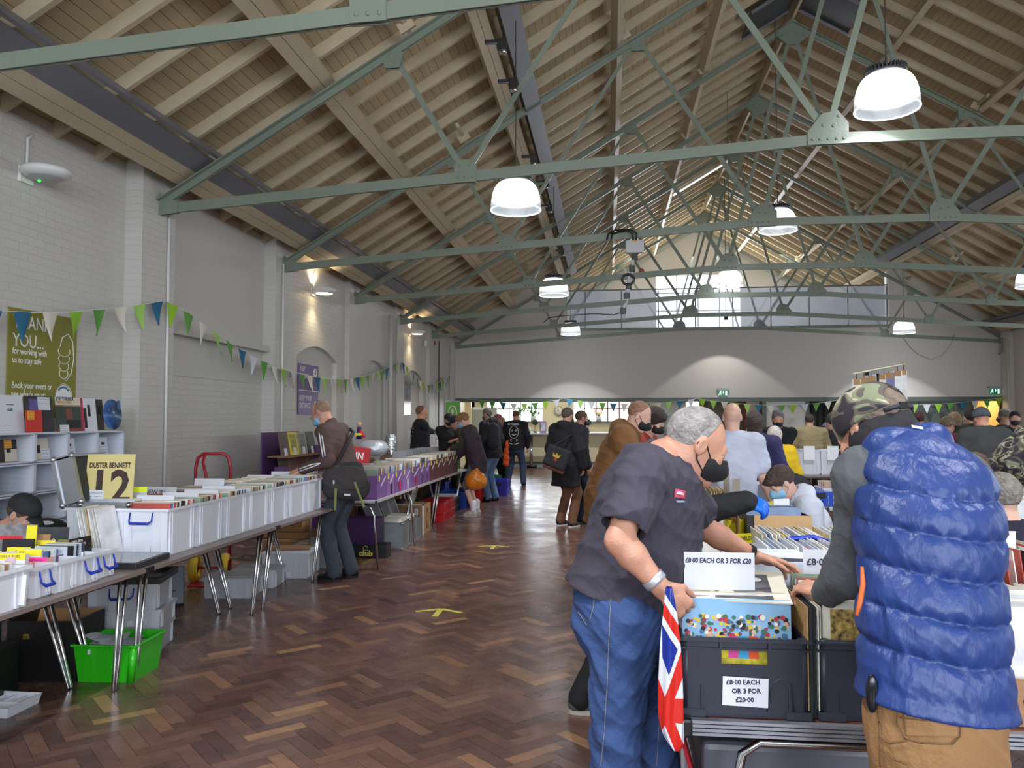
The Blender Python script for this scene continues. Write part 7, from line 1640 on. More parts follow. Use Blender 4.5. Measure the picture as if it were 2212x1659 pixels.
def pose(x, y, face, H=1.75, lean=0, hp=0, hy=0, hands=(None, None), feet=None, seated=False, w=1.0, elbow=None, twist=0, sit=.46):
 """joints in world axes, relative to the feet point (x, y, 0); face = heading in degrees, 0 looks away from the camera, 90 to +X"""
 s = H/1.75; a = math.radians(face); F = V(math.sin(a), math.cos(a), 0); Rt = V(math.cos(a), -math.sin(a), 0); U = V(0, 0, 1)
 le = math.radians(lean); J = {'F': F, 'R': Rt, 's': s, 'w': w}
 hz = (sit+.1) if seated else .93*s
 P = U*hz-F*(math.sin(le)*.12*s if not seated else 0)
 sp = U*math.cos(le)+F*math.sin(le); sp2 = U*math.cos(le*1.25)+F*math.sin(le*1.25)
 J['pelvis'] = P; J['waist'] = P+sp*.16*s; J['chest'] = P+sp*.34*s; J['neck'] = J['chest']+sp2*.19*s
 J['sp'] = sp; J['sp2'] = sp2; J['front'] = unit(np.cross(U, Rt)*-1) if False else unit(F*math.cos(le)-U*math.sin(le))
 hpr = math.radians(hp); hyr = math.radians(hy+face); hf = V(math.sin(hyr), math.cos(hyr), 0)*math.cos(hpr)-U*math.sin(hpr)
 J['HR'] = headR(hf); J['head'] = J['neck']+sp2*.06*s+J['HR'][:, 2]*.10*s+hf*.025*s
 for i, sd in enumerate((-1, 1)):
  k = 'LR'[i]
  S = J['chest']+sp2*.135*s+Rt*sd*.175*s*w; J['sh'+k] = S
  T = hands[i]
  T = S+Rt*sd*.07+F*.06-U*.52*s if T is None else (F*T[1]+Rt*T[0]+U*T[2] if len(T) == 3 else V(T[0]-x, T[1]-y, T[2]))
  hint = (-F*.5-U*.6+Rt*sd*.6) if elbow is None else V(*elbow)
  J['el'+k], J['wr'+k] = ik(S, T, .285*s, .26*s, hint)
  J['hd'+k] = unit(J['wr'+k]-J['el'+k])
  hip = P+Rt*sd*.09*s-U*.03; J['hip'+k] = hip
  if seated:
   J['kn'+k] = hip+F*.42*s+Rt*sd*.05-U*.02; J['an'+k] = V(J['kn'+k][0], J['kn'+k][1], .09)+F*.02
  else:
   ft = (sd*.11, 0.0) if feet is None else feet[i]
   A = Rt*ft[0]+F*ft[1]+U*.09; J['kn'+k], J['an'+k] = ik(hip, A, .43*s, .43*s, F)
 return J
def body_prims(J, arms=True, s=None, fat=1.0, ears=True, handk=None):
 s = s or J['s']; fr = J['front']; w = J['w']
 L = [cone(J['pelvis'], J['waist'], .135*s*w, .12*s*w, fr, .72, .05), cone(J['waist'], J['chest'], .12*s*w, .14*s*w, fr, .72, .05), cone(J['chest'], J['chest']+J['sp2']*.1*s, .14*s*w, .115*s*w, fr, .66, .05),
   cone(J['neck']-J['sp2']*.05*s, J['head']-J['HR'][:, 2]*.045*s-J['HR'][:, 1]*.015*s, .062*s, .052*s, k=.04)]
 L += head_prims(J['head'], J['HR'], s, ears)
 for k in 'LR':
  L.append(cone(J['neck']-J['sp2']*.03*s, J['sh'+k], .05*s, .052*s, k=.05)); L.append(cone(J['sh'+k], J['el'+k], .05*s*fat, .040*s*fat, k=.03));
  m = J['el'+k]*.7+J['wr'+k]*.3; L.append(cone(J['el'+k], m, .040*s*fat, .041*s*fat, k=.02)); L.append(cone(m, J['wr'+k], .041*s*fat, .026*s, k=.02))
  hk = (handk or {}).get(k, {}); sd = -1 if k == 'L' else 1
  pn = hk.get('pn', -V(0, 0, 1)*.6-J['R']*sd*.5); d = hk.get('d', J['hd'+k])
  L += hand_prims(J['wr'+k], d, pn, hk.get('side', -sd*np.sign(np.cross(d, pn)@J['R']) or 1), s, hk.get('curl', (.35, .5, .4)), hk.get('spread', .08), hk.get('fat', 1.0), hk.get('thumb', .6))
  L.append(cone(J['hip'+k], J['kn'+k], .075*s, .052*s, k=.05)); L.append(cone(J['kn'+k], J['an'+k], .052*s, .036*s, k=.02)); L.append(cone(J['an'+k], J['an'+k]+J['F']*.1*s-V(0, 0, .035), .036*s, .03*s, k=.03))
 return L
def hemcut(L):
 h = [q for q in L if q[0] == 'h']
 if not h: return L
 i = L.index(h[0]); z = h[0][1][2]
 return [q for q in L[:4]]+[cut((0, 0, -1), (0, 0, z))]+[q for q in L[4:] if q[0] != 'h']
def top_prims(J, inf=.012, sleeve=1.0, hem=.0, belly=0.0, neckhole=True, hood=False, collar=0.0):
 s = J['s']; fr = J['front']; w = J['w']; P = J['pelvis']-J['sp']*hem
 P = J['pelvis']-V(0, 0, hem*.9)-J['sp']*hem*.1; P2 = P-V(0, 0, .08)
 L = [cone(J['pelvis'], P2, (.155*s*w+inf), (.158*s*w+inf+hem*.08), fr, .76, .04), cone(J['pelvis'], J['waist'], (.155*s*w+inf), (.148*s*w+inf), fr, .74, .05), cone(J['waist'], J['chest'], (.148*s*w+inf), (.155*s*w+inf), fr, .72, .05), cone(J['chest'], J['chest']+J['sp2']*.10*s, (.155*s*w+inf), (.12*s*w+inf), fr, .68, .05)]
 if belly: L.append(ell(J['waist']*.55+J['pelvis']*.45+fr*.05, (.13+belly, .13+belly, .16), None, .06))
 for k in 'LR':
  S, E, W = J['sh'+k], J['el'+k], J['wr'+k]
  L.append(cone(J['neck']-J['sp2']*.04*s, S, .048*s+inf, .058*s+inf, k=.05))
  if sleeve <= 0.55: L.append(cone(S, S+(E-S)*(sleeve/.5), .062*s+inf, .058*s+inf*1.3, k=.03))
  elif sleeve > 0.55: L.append(cone(S, E, .058*s+inf, .047*s+inf, k=.04)); L.append(cone(E, E+(W-E)*.96, .047*s+inf, .034*s+inf, k=.03))
 if hood:
  c = J['neck']-fr*.07*s+J['sp2']*.02; L += [ell(c, (.13*s, .085*s, .075*s), headR(J['F']), .03), cone(J['neck']-J['R']*.07*s+fr*.02, J['neck']-J['R']*.06*s-fr*.05, .04*s, .045*s, k=.03), cone(J['neck']+J['R']*.07*s+fr*.02, J['neck']+J['R']*.06*s-fr*.05, .04*s, .045*s, k=.03)]
 if collar: L.append(cone(J['neck'], J['neck']+J['sp2']*collar, .07*s+inf*.4, .068*s+inf*.3, k=.015))
 L.append(('h', P))
 if neckhole: L.append(cone(J['neck']+J['sp2']*.01+fr*.02, J['neck']+J['sp2']*.20, .058*s, .085*s, k=.008, op=1))
 return L
def trouser_prims(J, inf=.012, flare=1.0, length=1.0, s=None):
 s = s or J['s']; fr = J['F']; w = J['w']
 L = [cone(J['pelvis']+J['sp']*.05, J['pelvis']-V(0, 0, .05), .135*s*w+inf, .145*s*w+inf, fr, .74, .04)]
 for k in 'LR':
  A = J['an'+k]+V(0, 0, -.01); K = J['kn'+k]; e = K+(A-K)*max(0, length*2-1) if length >= .5 else None
  L.append(cone(J['hip'+k], K, .088*s*w**.5+inf, .066*s+inf, k=.05))
  if e is not None and length > .5: L.append(cone(K, e, .066*s+inf, (.056*s+inf)*flare, k=.02))
 return L
def add_shoes(J, t, m, sole, vox):
 for k in 'LR':
  A = J['an'+k]; F = J['F']; s = J['s']; g = A[2]-.09
  z = lambda v: V(0, 0, v+g)
  B = V(A[0], A[1], 0)
  blob('shoe', [cone(B-F*.03*s+z(.05), B+F*.06*s+z(.05), .042*s, .045*s, k=.02), cone(B+F*.06*s+z(.045), B+F*.15*s+z(.032), .044*s, .030*s, k=.03), cone(B-F*.01+z(.05), B+z(.11), .042*s, .046*s, k=.02), cut((0, 0, -1), (0, 0, .012+g))], vox, m, t)
  b = MB(); pts = []
  R = J['R']
  for i in range(18):
   a = 2*PI*i/18; p = B+F*(.058+.125*math.cos(a))*s+R*(.046*math.sin(a))*s*(1-.12*math.cos(a)); pts.append((p[0], p[1]))
  b.prism(pts[::-1], .0+g, .024+g); b.build('shoe_sole', sole, t)
def hair_prims(J, style):
 c, R, s = J['head'], J['HR'], J['s']; P = lambda x, y, z: c+R@V(x, y, z)*s
 E = lambda p, r, k=.02, op=0: ell(P(*p), V(*r)*s, R, k*s, op)
 pl = lambda n, p: cut(R@V(*n), P(*p))
 if style == 'short': return [E((0, -.018, .036), (.082, .103, .096)), pl((0, .8, -.6), (0, .062, .052)), pl((0, .35, -.95), (0, -.02, -.035))]
 if style == 'buzz': return [E((0, -.015, .034), (.0765, .0975, .0905)), pl((0, .90, -.42), (0, .014, .055)), pl((0, .5, -.87), (0, -.03, -.03))]
 if style == 'thin': return [E((0, -.015, .034), (.0765, .0975, .0905)), pl((0, .8, .6), (0, .0, .075)), pl((0, .9, -.45), (0, .03, .02)), pl((0, .5, -.87), (0, -.03, -.03))]
 if style == 'curly': return [E((0, -.01, .045), (.098, .115, .105)), E((0, .06, .07), (.07, .055, .05)), pl((0, .75, -.66), (0, .075, .02)), pl((0, .2, -1), (0, 0, -.04))]
 if style == 'bob': return [E((0, -.022, .03), (.09, .108, .104)), cone(P(0, -.03, 0), P(0, -.045, -.10), .085*s, .07*s, k=.03), pl((0, .85, -.5), (0, .06, .04)), pl((0, 1, 0), (0, .07, 0))]
 if style == 'long': return [E((0, -.022, .03), (.09, .108, .104)), cone(P(0, -.04, 0), P(0, -.07, -.22), .09*s, .06*s, R[:, 1], .7, k=.03), pl((0, .85, -.5), (0, .06, .04))]
 if style == 'beanie': return [E((0, -.018, .045), (.088, .108, .098)), cone(P(-.05, -.02, .03), P(.05, -.02, .03), .05*s, .05*s, k=.03), pl((0, .15, -1), (0, 0, .018))]
 if style == 'mop': return [E((0, -.014, .042), (.088, .108, .1)), E((0, .085, .06), (.055, .04, .03)), cone(P(-.03, .06, .09), P(.03, .1, .05), .03*s, .022*s, k=.03), pl((0, .55, -.83), (0, .08, .025)), pl((0, .3, -.95), (0, -.03, -.045))]
def add_head_extras(J, t, vox, hair=None, haircol=None, mask=None, cap=None, glasses=False, eyes=True, brim=True, capback=False, ears=True):
 c, R, s = J['head'], J['HR'], J['s']; P = lambda x, y, z: c+R@V(x, y, z)*s
 if hair: blob('hair', hair_prims(J, hair), vox, mat('hair_%d_%d_%d' % haircol, haircol, 0.7, bump=1.0, bscale=90, vary=0.35, vscale=40, detail=6), t, wrinkles(.006 if hair in ('curly', 'mop', 'long', 'short') else .0015, 3.0, 3))
 if mask:
  mm = cloth('mask_%d_%d_%d' % mask, mask, 0.75, 0.04, 0.2, 60)
  blob('face_mask', [ell(P(0, .034, -.046), V(.070, .080, .060)*s, R, .01), cone(P(0, .088, .008), P(0, .110, -.04), .013*s, .022*s, k=.04), cut(R@V(0, -1, .0), P(0, .036, 0)), cut(R@V(0, -.32, 1), P(0, .1, -.004))], vox, mm, t)
  for sx in (-1, 1):
   b = MB(); b.tube([P(sx*.056, .05, -.03), P(sx*.075, .012, .005), P(sx*.079, -.012, .02), P(sx*.08, -.022, -.0), P(sx*.072, .0, -.045), P(sx*.056, .045, -.075)], .0018*s+.0004, 5); b.build('mask_strap', mm, t)
 if glasses:
  b = MB()
  for sx in (-1, 1):
   b.tube([P(sx*(.032+.023*math.cos(a*.52)), .106+.0*a, .004+.016*math.sin(a*.52)) for a in range(13)], .0016, 5, False); b.tube([P(sx*.055, .104, .008), P(sx*.078, .07, .012), P(sx*.08, -.01, .012)], .0016, 5)
  b.tube([P(-.01, .11, .008), P(.01, .11, .008)], .0016, 5); b.build('glasses', M_BLACKP, t)
 if eyes:
  for sx in (-1, 1):
   b = MB(); b.ball(P(sx*.031, .0785, .004), .0110*s, 12, 8); b.build('eye', mat('eye_white', (222, 216, 210), 0.2), t)
   b = MB(); b.ball(P(sx*.031, .0862, .001), .0050*s, 8, 6); b.build('iris', mat('iris', (50, 40, 36), 0.2), t)
 if cap:
  col, m2 = cap
  L = [ell(P(0, -.012, .05), V(.086, .107, .085)*s, R, .02), cut(R@V(0, .12, -1), P(0, 0, .034))]
  o = blob('cap', L, vox, col, t)
  if brim:
   b = MB(); rows = []
   for j in range(6):
    rows.append([P((.072-.006*j)*math.sin(-1.2+2.4*i/12)*1.05, .072+.0+.08*(j/5)*math.cos(-1.2+2.4*i/12)**.6+.0, .046-.018*(j/5)-.035*math.sin(-1.2+2.4*i/12)**2*.5) for i in range(13)])
   b.grid(rows); o2 = b.build('cap_brim', m2 or col, t); sm = o2.modifiers.new('s', 'SOLIDIFY'); sm.thickness = .006
def patch(t, o, px, name, m, off=.003, n=14, lines=False, r=.002):
 """a cloth patch or stitched seam laid on the surface of a garment"""
 from mathutils.bvhtree import BVHTree
 me = o.data; bv = BVHTree.FromPolygons([v.co for v in me.vertices], [p.vertices for p in me.polygons])
 C0 = Vector((0, 0, CAM_H))-t.location
 def hit(u, v):
  d = Vector(_ray(u, v)).normalized(); h = bv.ray_cast(C0, d)
  return None if h[0] is None else h[0]+h[1]*off
 b = MB()
 if lines:
  for seg in px:
   pts = []
   for i in range(len(seg)-1):
    k = max(2, int(math.hypot(seg[i+1][0]-seg[i][0], seg[i+1][1]-seg[i][1])/7))
    pts += [hit(seg[i][0]+(seg[i+1][0]-seg[i][0])*j/k, seg[i][1]+(seg[i+1][1]-seg[i][1])*j/k) for j in range(k+1)]
   pts = [p for p in pts if p is not None]
   if len(pts) > 2: b.tube(pts, r, 5)
 else:
  (a, c, d, e) = px; rows = []
  for i in range(n+1):
   row = []
   for j in range(n+1):
    s_, w_ = j/n, i/n; u = (a[0]*(1-s_)+c[0]*s_)*(1-w_)+(e[0]*(1-s_)+d[0]*s_)*w_; v = (a[1]*(1-s_)+c[1]*s_)*(1-w_)+(e[1]*(1-s_)+d[1]*s_)*w_
    row.append(hit(u, v))
   if all(p is not None for p in row): rows.append(row)
  if len(rows) > 1: b.grid(rows)
 if not b.v: return None
 q = b.build(name, m, t)
 if not lines: q.modifiers.new('s', 'SOLIDIFY').thickness = .003
 return q
def person(label, x, y, face, H=1.75, vox=.012, top=('c', (60, 60, 60)), sleeve=1.0, legs=((50, 52, 60)), shoes=(30, 30, 32), sole=None, inf=.018, hem=.10, hair='short', haircol=(60, 50, 42), mask=None, cap=None, glasses=False, sk=0, hood=False, collar=0.0, belly=0, leglen=1.0, topname='jacket', legname='trousers', wr=.006, eyes=False, topmat=None, legmat=None, J=None, handk=None, brim=True, socks=None, **pk):
 t = thing('person', label, 'person', (x, y, 0))
 J = J or pose(x, y, face, H, **pk)
 fat = 1.15 if vox > .009 else 1.0
 hk = {k: dict(fat=fat) for k in 'LR'}
 for k, v in (handk or {}).items(): hk[k].update(v)
 blob('body', body_prims(J, fat=1.0, handk=hk), vox, skin(sk), t)
 tm = topmat or cloth('top_%d_%d_%d' % top[1], top[1])
 blob(topname, hemcut(top_prims(J, inf, sleeve, hem, belly, True, hood, collar)), vox, tm, t, wrinkles(wr*1.1, 1.8, int(abs(x*13+y*7)), .6))
 if legs:
  lm = legmat or cloth('legs_%d_%d_%d' % tuple(legs), tuple(legs))
  blob(legname, trouser_prims(J, .010, 1.05, leglen), vox, lm, t, wrinkles(wr, 1.9, 5, 1.6))
 if shoes: add_shoes(J, t, mat('shoe_%d_%d_%d' % shoes, shoes, 0.4), mat('sole_%d' % (sole or shoes)[0], sole or shoes, 0.6), min(vox, .01))
 if socks:
  for k in 'LR': A = J['an'+k]; blob('sock', [cone(A-V(0, 0, .03), A+V(0, 0, .13), .043, .05, k=.01)], .01, mat('sock_white', (226, 226, 230), 0.8), t)
 add_head_extras(J, t, min(vox, .010), hair, haircol, mask, cap, glasses, eyes, brim)
 return t, J
def ax_(px, Y): return atY(px, 905, Y).x
def W(px, py, Y): p = atY(px, py, Y); return (p.x, p.y, p.z, 1)
def rel(t, px, py, Y): p = atY(px, py, Y); return V(p.x-t.location.x, p.y-t.location.y, p.z-t.location.z)
def strap(t, pts, m, r=.012, flat=True, name='strap'):
 b = MB(); b.tube([Vector(p) for p in pts], r, 6); return b.build(name, m, t)
BLUEM = (140, 190, 222); BLKM = (26, 26, 30)
t, J = person('man in a black cap and pale blue mask seated bent over behind the near table', -4.20, 4.75, 92, 1.76, .008, ('c', (26, 28, 36)), legs=(40, 42, 50), seated=True, sit=.43, lean=46, hp=32, hair='short', haircol=(84, 68, 54), mask=BLUEM, cap=(cloth('cap_black', (36, 37, 42), 0.8), None), hands=((.1, .35, .72), (-.1, .35, .72)), eyes=True)
t, J = person('bald man in a brown track jacket with white sleeve stripes flicking through records', -2.62, 7.82, 278, 1.84, .0075, ('c', (84, 64, 60)), legs=(62, 70, 82), shoes=(18, 18, 20), lean=17, hp=34, hair='thin', haircol=(150, 120, 100), mask=BLUEM, glasses=True, eyes=True, sk=3, hands=(W(652, 1015, 7.55), W(665, 1010, 7.95)), elbow=(.25, -.3, -.9), collar=.03, hem=.06, feet=((-.1, .03), (.1, -.05)))
for off in (-.012, .012):
 P = [J['neck']-J['R']*.06+J['front']*off, J['shL']+J['sp2']*.072+J['front']*off, J['shL']-J['R']*.076+V(off, 0, 0), (J['shL']+J['elL'])/2-J['R']*.073+V(off*1, -.004, 0), J['elL']-J['R']*.062+V(off, 0, -.01), (J['elL']+J['wrL'])/2-J['R']*.058+V(0, 0, off), J['wrL']-J['R']*.048+V(0, 0, off)]
 b = MB(); b.tube([Vector(p) for p in P], .0065, 6); b.build('sleeve_stripe', M_PAPER, t)
tb = thing('shoulder_bag', 'dark grey shoulder bag with green webbing worn by the bald man', 'bag', atY(748, 1040, 7.62), 0.1)
Mb = cloth('bag_grey', (54, 50, 52), 0.8)
blob('bag_body', [cone((-.10, 0, -.03), (.10, 0, -.05), .15, .14, V(0, 1, 0), .42, .03), cone((-.12, 0, .10), (.1, 0, .13), .08, .07, V(0, 1, 0), .5, .04)], .009, Mb, tb, wrinkles(.006, 1.5, 2))
blob('bag_flap', [cone((-.10, -.035, .03), (.09, -.04, .02), .13, .13, V(0, 1, 0), .3, .03), cut((0, 0, -1), (0, 0, -.08))], .009, cloth('bag_flap', (62, 57, 58), 0.8), tb, wrinkles(.005, 1.5, 4))
for x0, x1, z0, z1 in ((-.08, -.09, -.06, -.27), (.1, .19, .0, -.24)): b = MB(); b.bar((x0, -.085, z0), (x1, -.07, z1), .022, .004, up=(0, 1, 0)); b.build('webbing', mat('olive_web', (128, 136, 84), 0.8), tb)
b = MB(); b.cbox((.03, -.086, -.12), (.06, .004, .018)); b.cbox((-.1, -.088, .0), (.014, .004, .035)); b.build('white_label', M_PAPER, tb)
b = MB(); b.tube([(-.1, -.01, .16), (-.02, .05, .33), (.03, .16, .47), (-.02, .26, .50)], .018, 6); b.build('strap', Mb, tb)
t, J = person('stocky man with a printed black sweatshirt back reaching across the purple stall', ax_(908, 14.3), 14.3, 62, 1.83, .013, ('c', (24, 26, 34)), legs=(60, 56, 44), w=1.28, hair='buzz', haircol=(120, 84, 62), hands=(None, W(942, 938, 14.9)), eyes=False, sk=3)
b = MB(); n = J['F']*-1
c = J['chest']-J['front']*.155
for dz, w_ in ((.08, .2), (.02, .14), (-.05, .16)): b.bar(Vector(c-J['R']*w_/2+J['sp']*dz), Vector(c+J['R']*w_/2+J['sp']*dz), .02, .01, up=tuple(J['sp']))
b.build('back_print', mat('shirt_print', (150, 152, 160), 0.8), t)
person('masked man in a black cap and waistcoat minding the purple stall', ax_(967, 15.4), 15.4, 150, 1.70, .013, ('c', (30, 31, 35)), .3, (40, 40, 44), hair='short', haircol=(40, 34, 30), mask=BLKM, cap=(cloth('cap_black', (36, 37, 42)), None), hp=20, hands=((-.1, .4, 1.1), W(985, 950, 15.3)), eyes=False)
t, J = person('sandy haired browser in a purple-black fleece and grey shorts', -2.17, 13.12, 275, 1.73, .010, ('c', (58, 46, 56)), legs=(92, 94, 98), legname='shorts', leglen=.52, shoes=(176, 170, 160), lean=15, hp=30, hair='mop', haircol=(146, 106, 74), mask=BLUEM, glasses=True, hands=(W(1030, 1003, 12.98), W(985, 988, 13.35)), inf=.035, hem=.22, eyes=True, sk=1, socks=True)
tb = thing('carrier_bag', 'orange plastic carrier bag held by the person in shorts', 'bag', atY(1027, 1035, 12.96), 0)
blob('bag_body', [cone((-.03, 0, -.03), (.05, 0, -.03), .15, .14, V(0, 1, 0), .75, .03), cone((.0, 0, .06), (.03, 0, .22), .10, .025, k=.05)], .012, mat('orange_bag', (214, 122, 26), 0.3, bump=0.8, bscale=25, vary=.2), tb, wrinkles(.01, 1.2, 2))
person('person in an olive parka and navy cap bending over the purple stall', ax_(1018, 14.5), 14.5, 268, 1.72, .013, ('c', (66, 68, 52)), legs=(30, 30, 34), lean=24, hp=32, hair='beanie', haircol=(34, 42, 66), hands=(W(978, 968, 14.2), W(982, 966, 14.6)), inf=.035, hood=True)
t, J = person('grey haired man in a black jacket and light jeans with a sling bag', ax_(1063, 15.5), 15.5, 300, 1.82, .012, ('c', (30, 30, 36)), legs=(104, 134, 172), shoes=(16, 16, 18), hair='short', haircol=(120, 114, 110), mask=(70, 74, 80), hp=18, lean=6, inf=.03, hem=.14, hood=True, w=1.08)
tb = thing('sling_bag', 'black sling bag on the back of the grey haired man', 'bag', (t.location.x+.06, t.location.y-.26, 1.28), 0)
blob('bag_body', [cone((0, 0, -.16), (.0, 0, .14), .13, .10, V(0, 1, 0), .6, .04)], .013, cloth('sling', (44, 44, 50)), tb, wrinkles(.006, 1, 2)); b = MB(); b.tube([(0, 0, .2), (-.08, .1, .36), (-.16, .25, .4)], .015, 6); b.build('strap', cloth('sling', 0), tb)
person('person in a pinkish cap and dark red jacket beyond the printed sweatshirt', ax_(1088, 20.2), 20.2, 270, 1.72, .015, ('c', (70, 36, 40)), legs=(40, 40, 46), hair='beanie', haircol=(140, 76, 96), hp=20, lean=10)
person('fair haired masked person with glasses beside the printed black sweatshirt', ax_(1097, 19.9), 19.9, 262, 1.66, .015, ('c', (54, 30, 34)), legs=(40, 40, 46), hair='short', haircol=(170, 136, 96), mask=BLUEM, hp=22, lean=12, glasses=True)
t, J = person('broad man seen from behind in a black sweatshirt with a white emblem', -2.22, 19.3, 8, 1.80, .013, ('c', (22, 23, 28)), legs=(52, 66, 92), shoes=(18, 18, 20), hair='buzz', haircol=(96, 62, 44), w=1.22, hp=12, feet=((-.19, .0), (.19, .0)), sk=3)
c = J['chest']-J['front']*.155; b = MB()
def bp(u, v): return Vector(c+J['R']*u+V(0, 0, v)-J['front']*.004)
b.tube([bp(.11*math.cos(a*.45)*(1 if a < 8 else 1), -.04+.15*math.sin(a*.45)) for a in range(15)], .006, 5)
for sx in (-1, 1): b.tube([bp(sx*.05+.025*math.cos(a), .0+.02*math.sin(a)) for a in range(7)], .006, 5); b.tube([bp(sx*.07, -.2), bp(sx*.075, -.27)], .012, 5)
b.tube([bp(-.05, -.09), bp(-.02, -.11), bp(.02, -.11), bp(.05, -.09)], .008, 5)
b.tube([bp(-.12, -.30), bp(-.05, -.325), bp(.05, -.325), bp(.12, -.30)], .010, 5)
b.build('emblem', M_INKW, t)
text('MOTORHEAD', .055, M_INKW, t, tuple(bp(-.15, .13)), (PI/2, 0, -.14), sx=.8, wt=.002)
tb = thing('orange_jacket', 'bright orange jacket hanging by the far table', 'jacket', (ax_(1093, 19.0), 19.0, .55), 0); blob('cloth', [cone((0, 0, 0), (.03, 0, .5), .09, .04, V(0, 1, 0), .6, .04)], .014, cloth('orange', (206, 78, 34)), tb, wrinkles(.015, 1, 1))
b = MB(); b.tube([(.03, .0, .5), (.05, .1, .54)], .012, 6); b.box((-.02, -.02, -.55), (.02, .02, 0)); b.build('peg', M_BLACKP, tb)
t, J = person('man in a long black coat and brown trousers with a crested shoulder bag', ax_(1222, 12.0), 12.0, 38, 1.76, .010, ('c', (28, 28, 32)), legs=(122, 84, 62), shoes=(28, 32, 48), sole=(220, 220, 220), inf=.045, hem=.34, hair='short', haircol=(94, 82, 76), mask=(40, 36, 40), w=1.12, hp=14, hood=True, topname='coat')
tb = thing('shoulder_bag', 'black flap bag with a yellow crown crest on the man in the black coat', 'bag', atY(1203, 988, 11.62), -.35); tb.rotation_euler = Euler((0, .35, -.2), 'XYZ')
MB().box((-.17, -.05, -.15), (.17, .05, .15)).build('bag_flap', cloth('bagblack', (40, 40, 44)), tb, .03, seg=3)
MB().box((-.15, -.03, -.2), (.17, .06, -.14)).build('plaid_trim', cloth('plaid', (88, 44, 40), vary=.5), tb, .015)
b = MB(); b.prism([(-.05, .0), (.04, .0), (.06, .06), (.02, .03), (-.0, .07), (-.03, .03), (-.06, .06)][::-1], -.056, -.05, 'xz'); b.build('crown_crest', mat('crest_yellow', (190, 160, 50), 0.6), tb); b = MB(); b.ball((0, -.052, -.03), .03, 10, 6, (1, .2, 1)); b.build('crest_ball', mat('crest_red', (150, 60, 44), 0.6), tb)
b = MB(); b.tube([(-.1, .02, .14), (.05, .2, .36), (.2, .33, .52)], .014, 6); b.build('strap', cloth('bagblack', 0), tb)
person('masked companion in black standing close beyond the long black coat', ax_(1250, 12.5), 12.5, 70, 1.72, .011, ('c', (34, 34, 40)), legs=(48, 58, 78), hair='short', haircol=(100, 72, 58), mask=(34, 34, 38), glasses=True, hp=16, inf=.04, hem=.2, topname='coat')
person('cropped haired man in a brown duffel coat and black mask', ax_(1318, 6.9), 6.9, 96, 1.80, .0085, ('c', (124, 84, 46)), legs=(60, 56, 54), hair='buzz', haircol=(150, 110, 90), mask=BLKM, lean=18, hp=30, inf=.05, hem=.24, hood=True, w=1.1, eyes=True, sk=1, topname='coat', hands=(W(1420, 1060, 6.9), W(1420, 1080, 6.7)))
person('curly haired young man in a black mask and rust red top', ax_(1372, 7.6), 7.6, 110, 1.72, .0085, ('c', (150, 52, 40)), legs=(60, 56, 54), hair='curly', haircol=(52, 40, 36), mask=BLKM, lean=12, hp=26, eyes=True, sk=1)
t, J = person('grey haired person in a navy coat and hiking shoes reaching with a blue glove', .09, 4.62, 78, 1.72, .008, ('c', (30, 34, 66)), legs=(24, 24, 28), shoes=(84, 88, 88), sole=(176, 176, 168), hair='mop', haircol=(142, 142, 146), lean=30, hp=25, sleeve=.5, inf=.03, hem=.24, hands=(W(1540, 1110, 4.9), W(1612, 1082, 4.42)), feet=((-.15, -.1), (.12, -.28)), elbow=(0, 0, -1), handk={'R': dict(pn=V(.1, .75, -.6), d=V(.9, .2, -.3), curl=(.45, .3, .3), spread=.12)}, topname='coat')
blob('black_sleeve', [cone(J['shR'], J['elR'], .094, .080, k=.03), cone(J['elR'], J['wrR'], .080, .060, k=.03)], .009, cloth('sleeve_black', (26, 27, 32)), t, wrinkles(.007, 1, 3))
blob('blue_glove', [(q[0], q[1], q[2], q[3]+.0055, q[4]+.0055)+q[5:] for q in hand_prims(J['wrR'], V(.9, .2, -.3), V(.1, .75, -.6), -np.sign(np.cross(V(.9, .2, -.3), V(.1, .75, -.6))@J['R']) or 1, J['s'], (.45, .3, .3), .12)]+[cone(J['wrR']-V(.02, 0, -.01), J['wrR'], .033, .03)], .005, mat('nitrile', (24, 110, 232), 0.35, bump=.3, bscale=60), t)
person('bald man in a white T-shirt seen from behind', ax_(1582, 6.9), 6.9, 4, 1.72, .0085, ('c', (196, 202, 222)), .32, (44, 52, 78), hair=None, w=1.0, hem=.12, inf=.03, sk=1, topname='t_shirt', hands=((-.33, .12, .86), (.33, .12, .86)), elbow=(0, -.3, -1))
person('long brown haired person in navy beyond the white T-shirt', ax_(1630, 8.4), 8.4, 15, 1.66, .010, ('c', (46, 42, 84)), legs=(60, 60, 70), hair='long', haircol=(66, 54, 50), hem=.2, w=1.05, inf=.03)
person('grey haired man in a black polo and black mask facing the camera', ax_(1676, 11.6), 11.6, 182, 1.74, .010, ('c', (24, 26, 34)), .4, (40, 42, 50), hair='short', haircol=(112, 112, 116), mask=BLKM, hp=26, lean=10, hands=((.12, .35, 1.08), (-.12, .35, 1.08)), eyes=True, sk=3, w=1.1)
person('white haired person in a yellow jacket seated with their back turned', ax_(1680, 9.7), 9.7, 350, 1.60, .010, ('c', (226, 190, 30)), legs=(40, 40, 46), hair='bob', haircol=(206, 200, 192), seated=True, lean=8, hp=10, sit=.66, inf=.03)
stack_chair('black round backed chair behind the yellow jacket', (ax_(1700, 9.25), 9.25, 0.12), 0.0, (24, 24, 28), (22, 22, 26), False)
person('man in a tan sweater bending over the far crates, back turned', ax_(1752, 14.2), 14.2, 4, 1.70, .012, ('c', (148, 134, 98)), legs=(60, 58, 56), hair='short', haircol=(64, 52, 46), lean=14, hp=16, w=1.18, inf=.028)
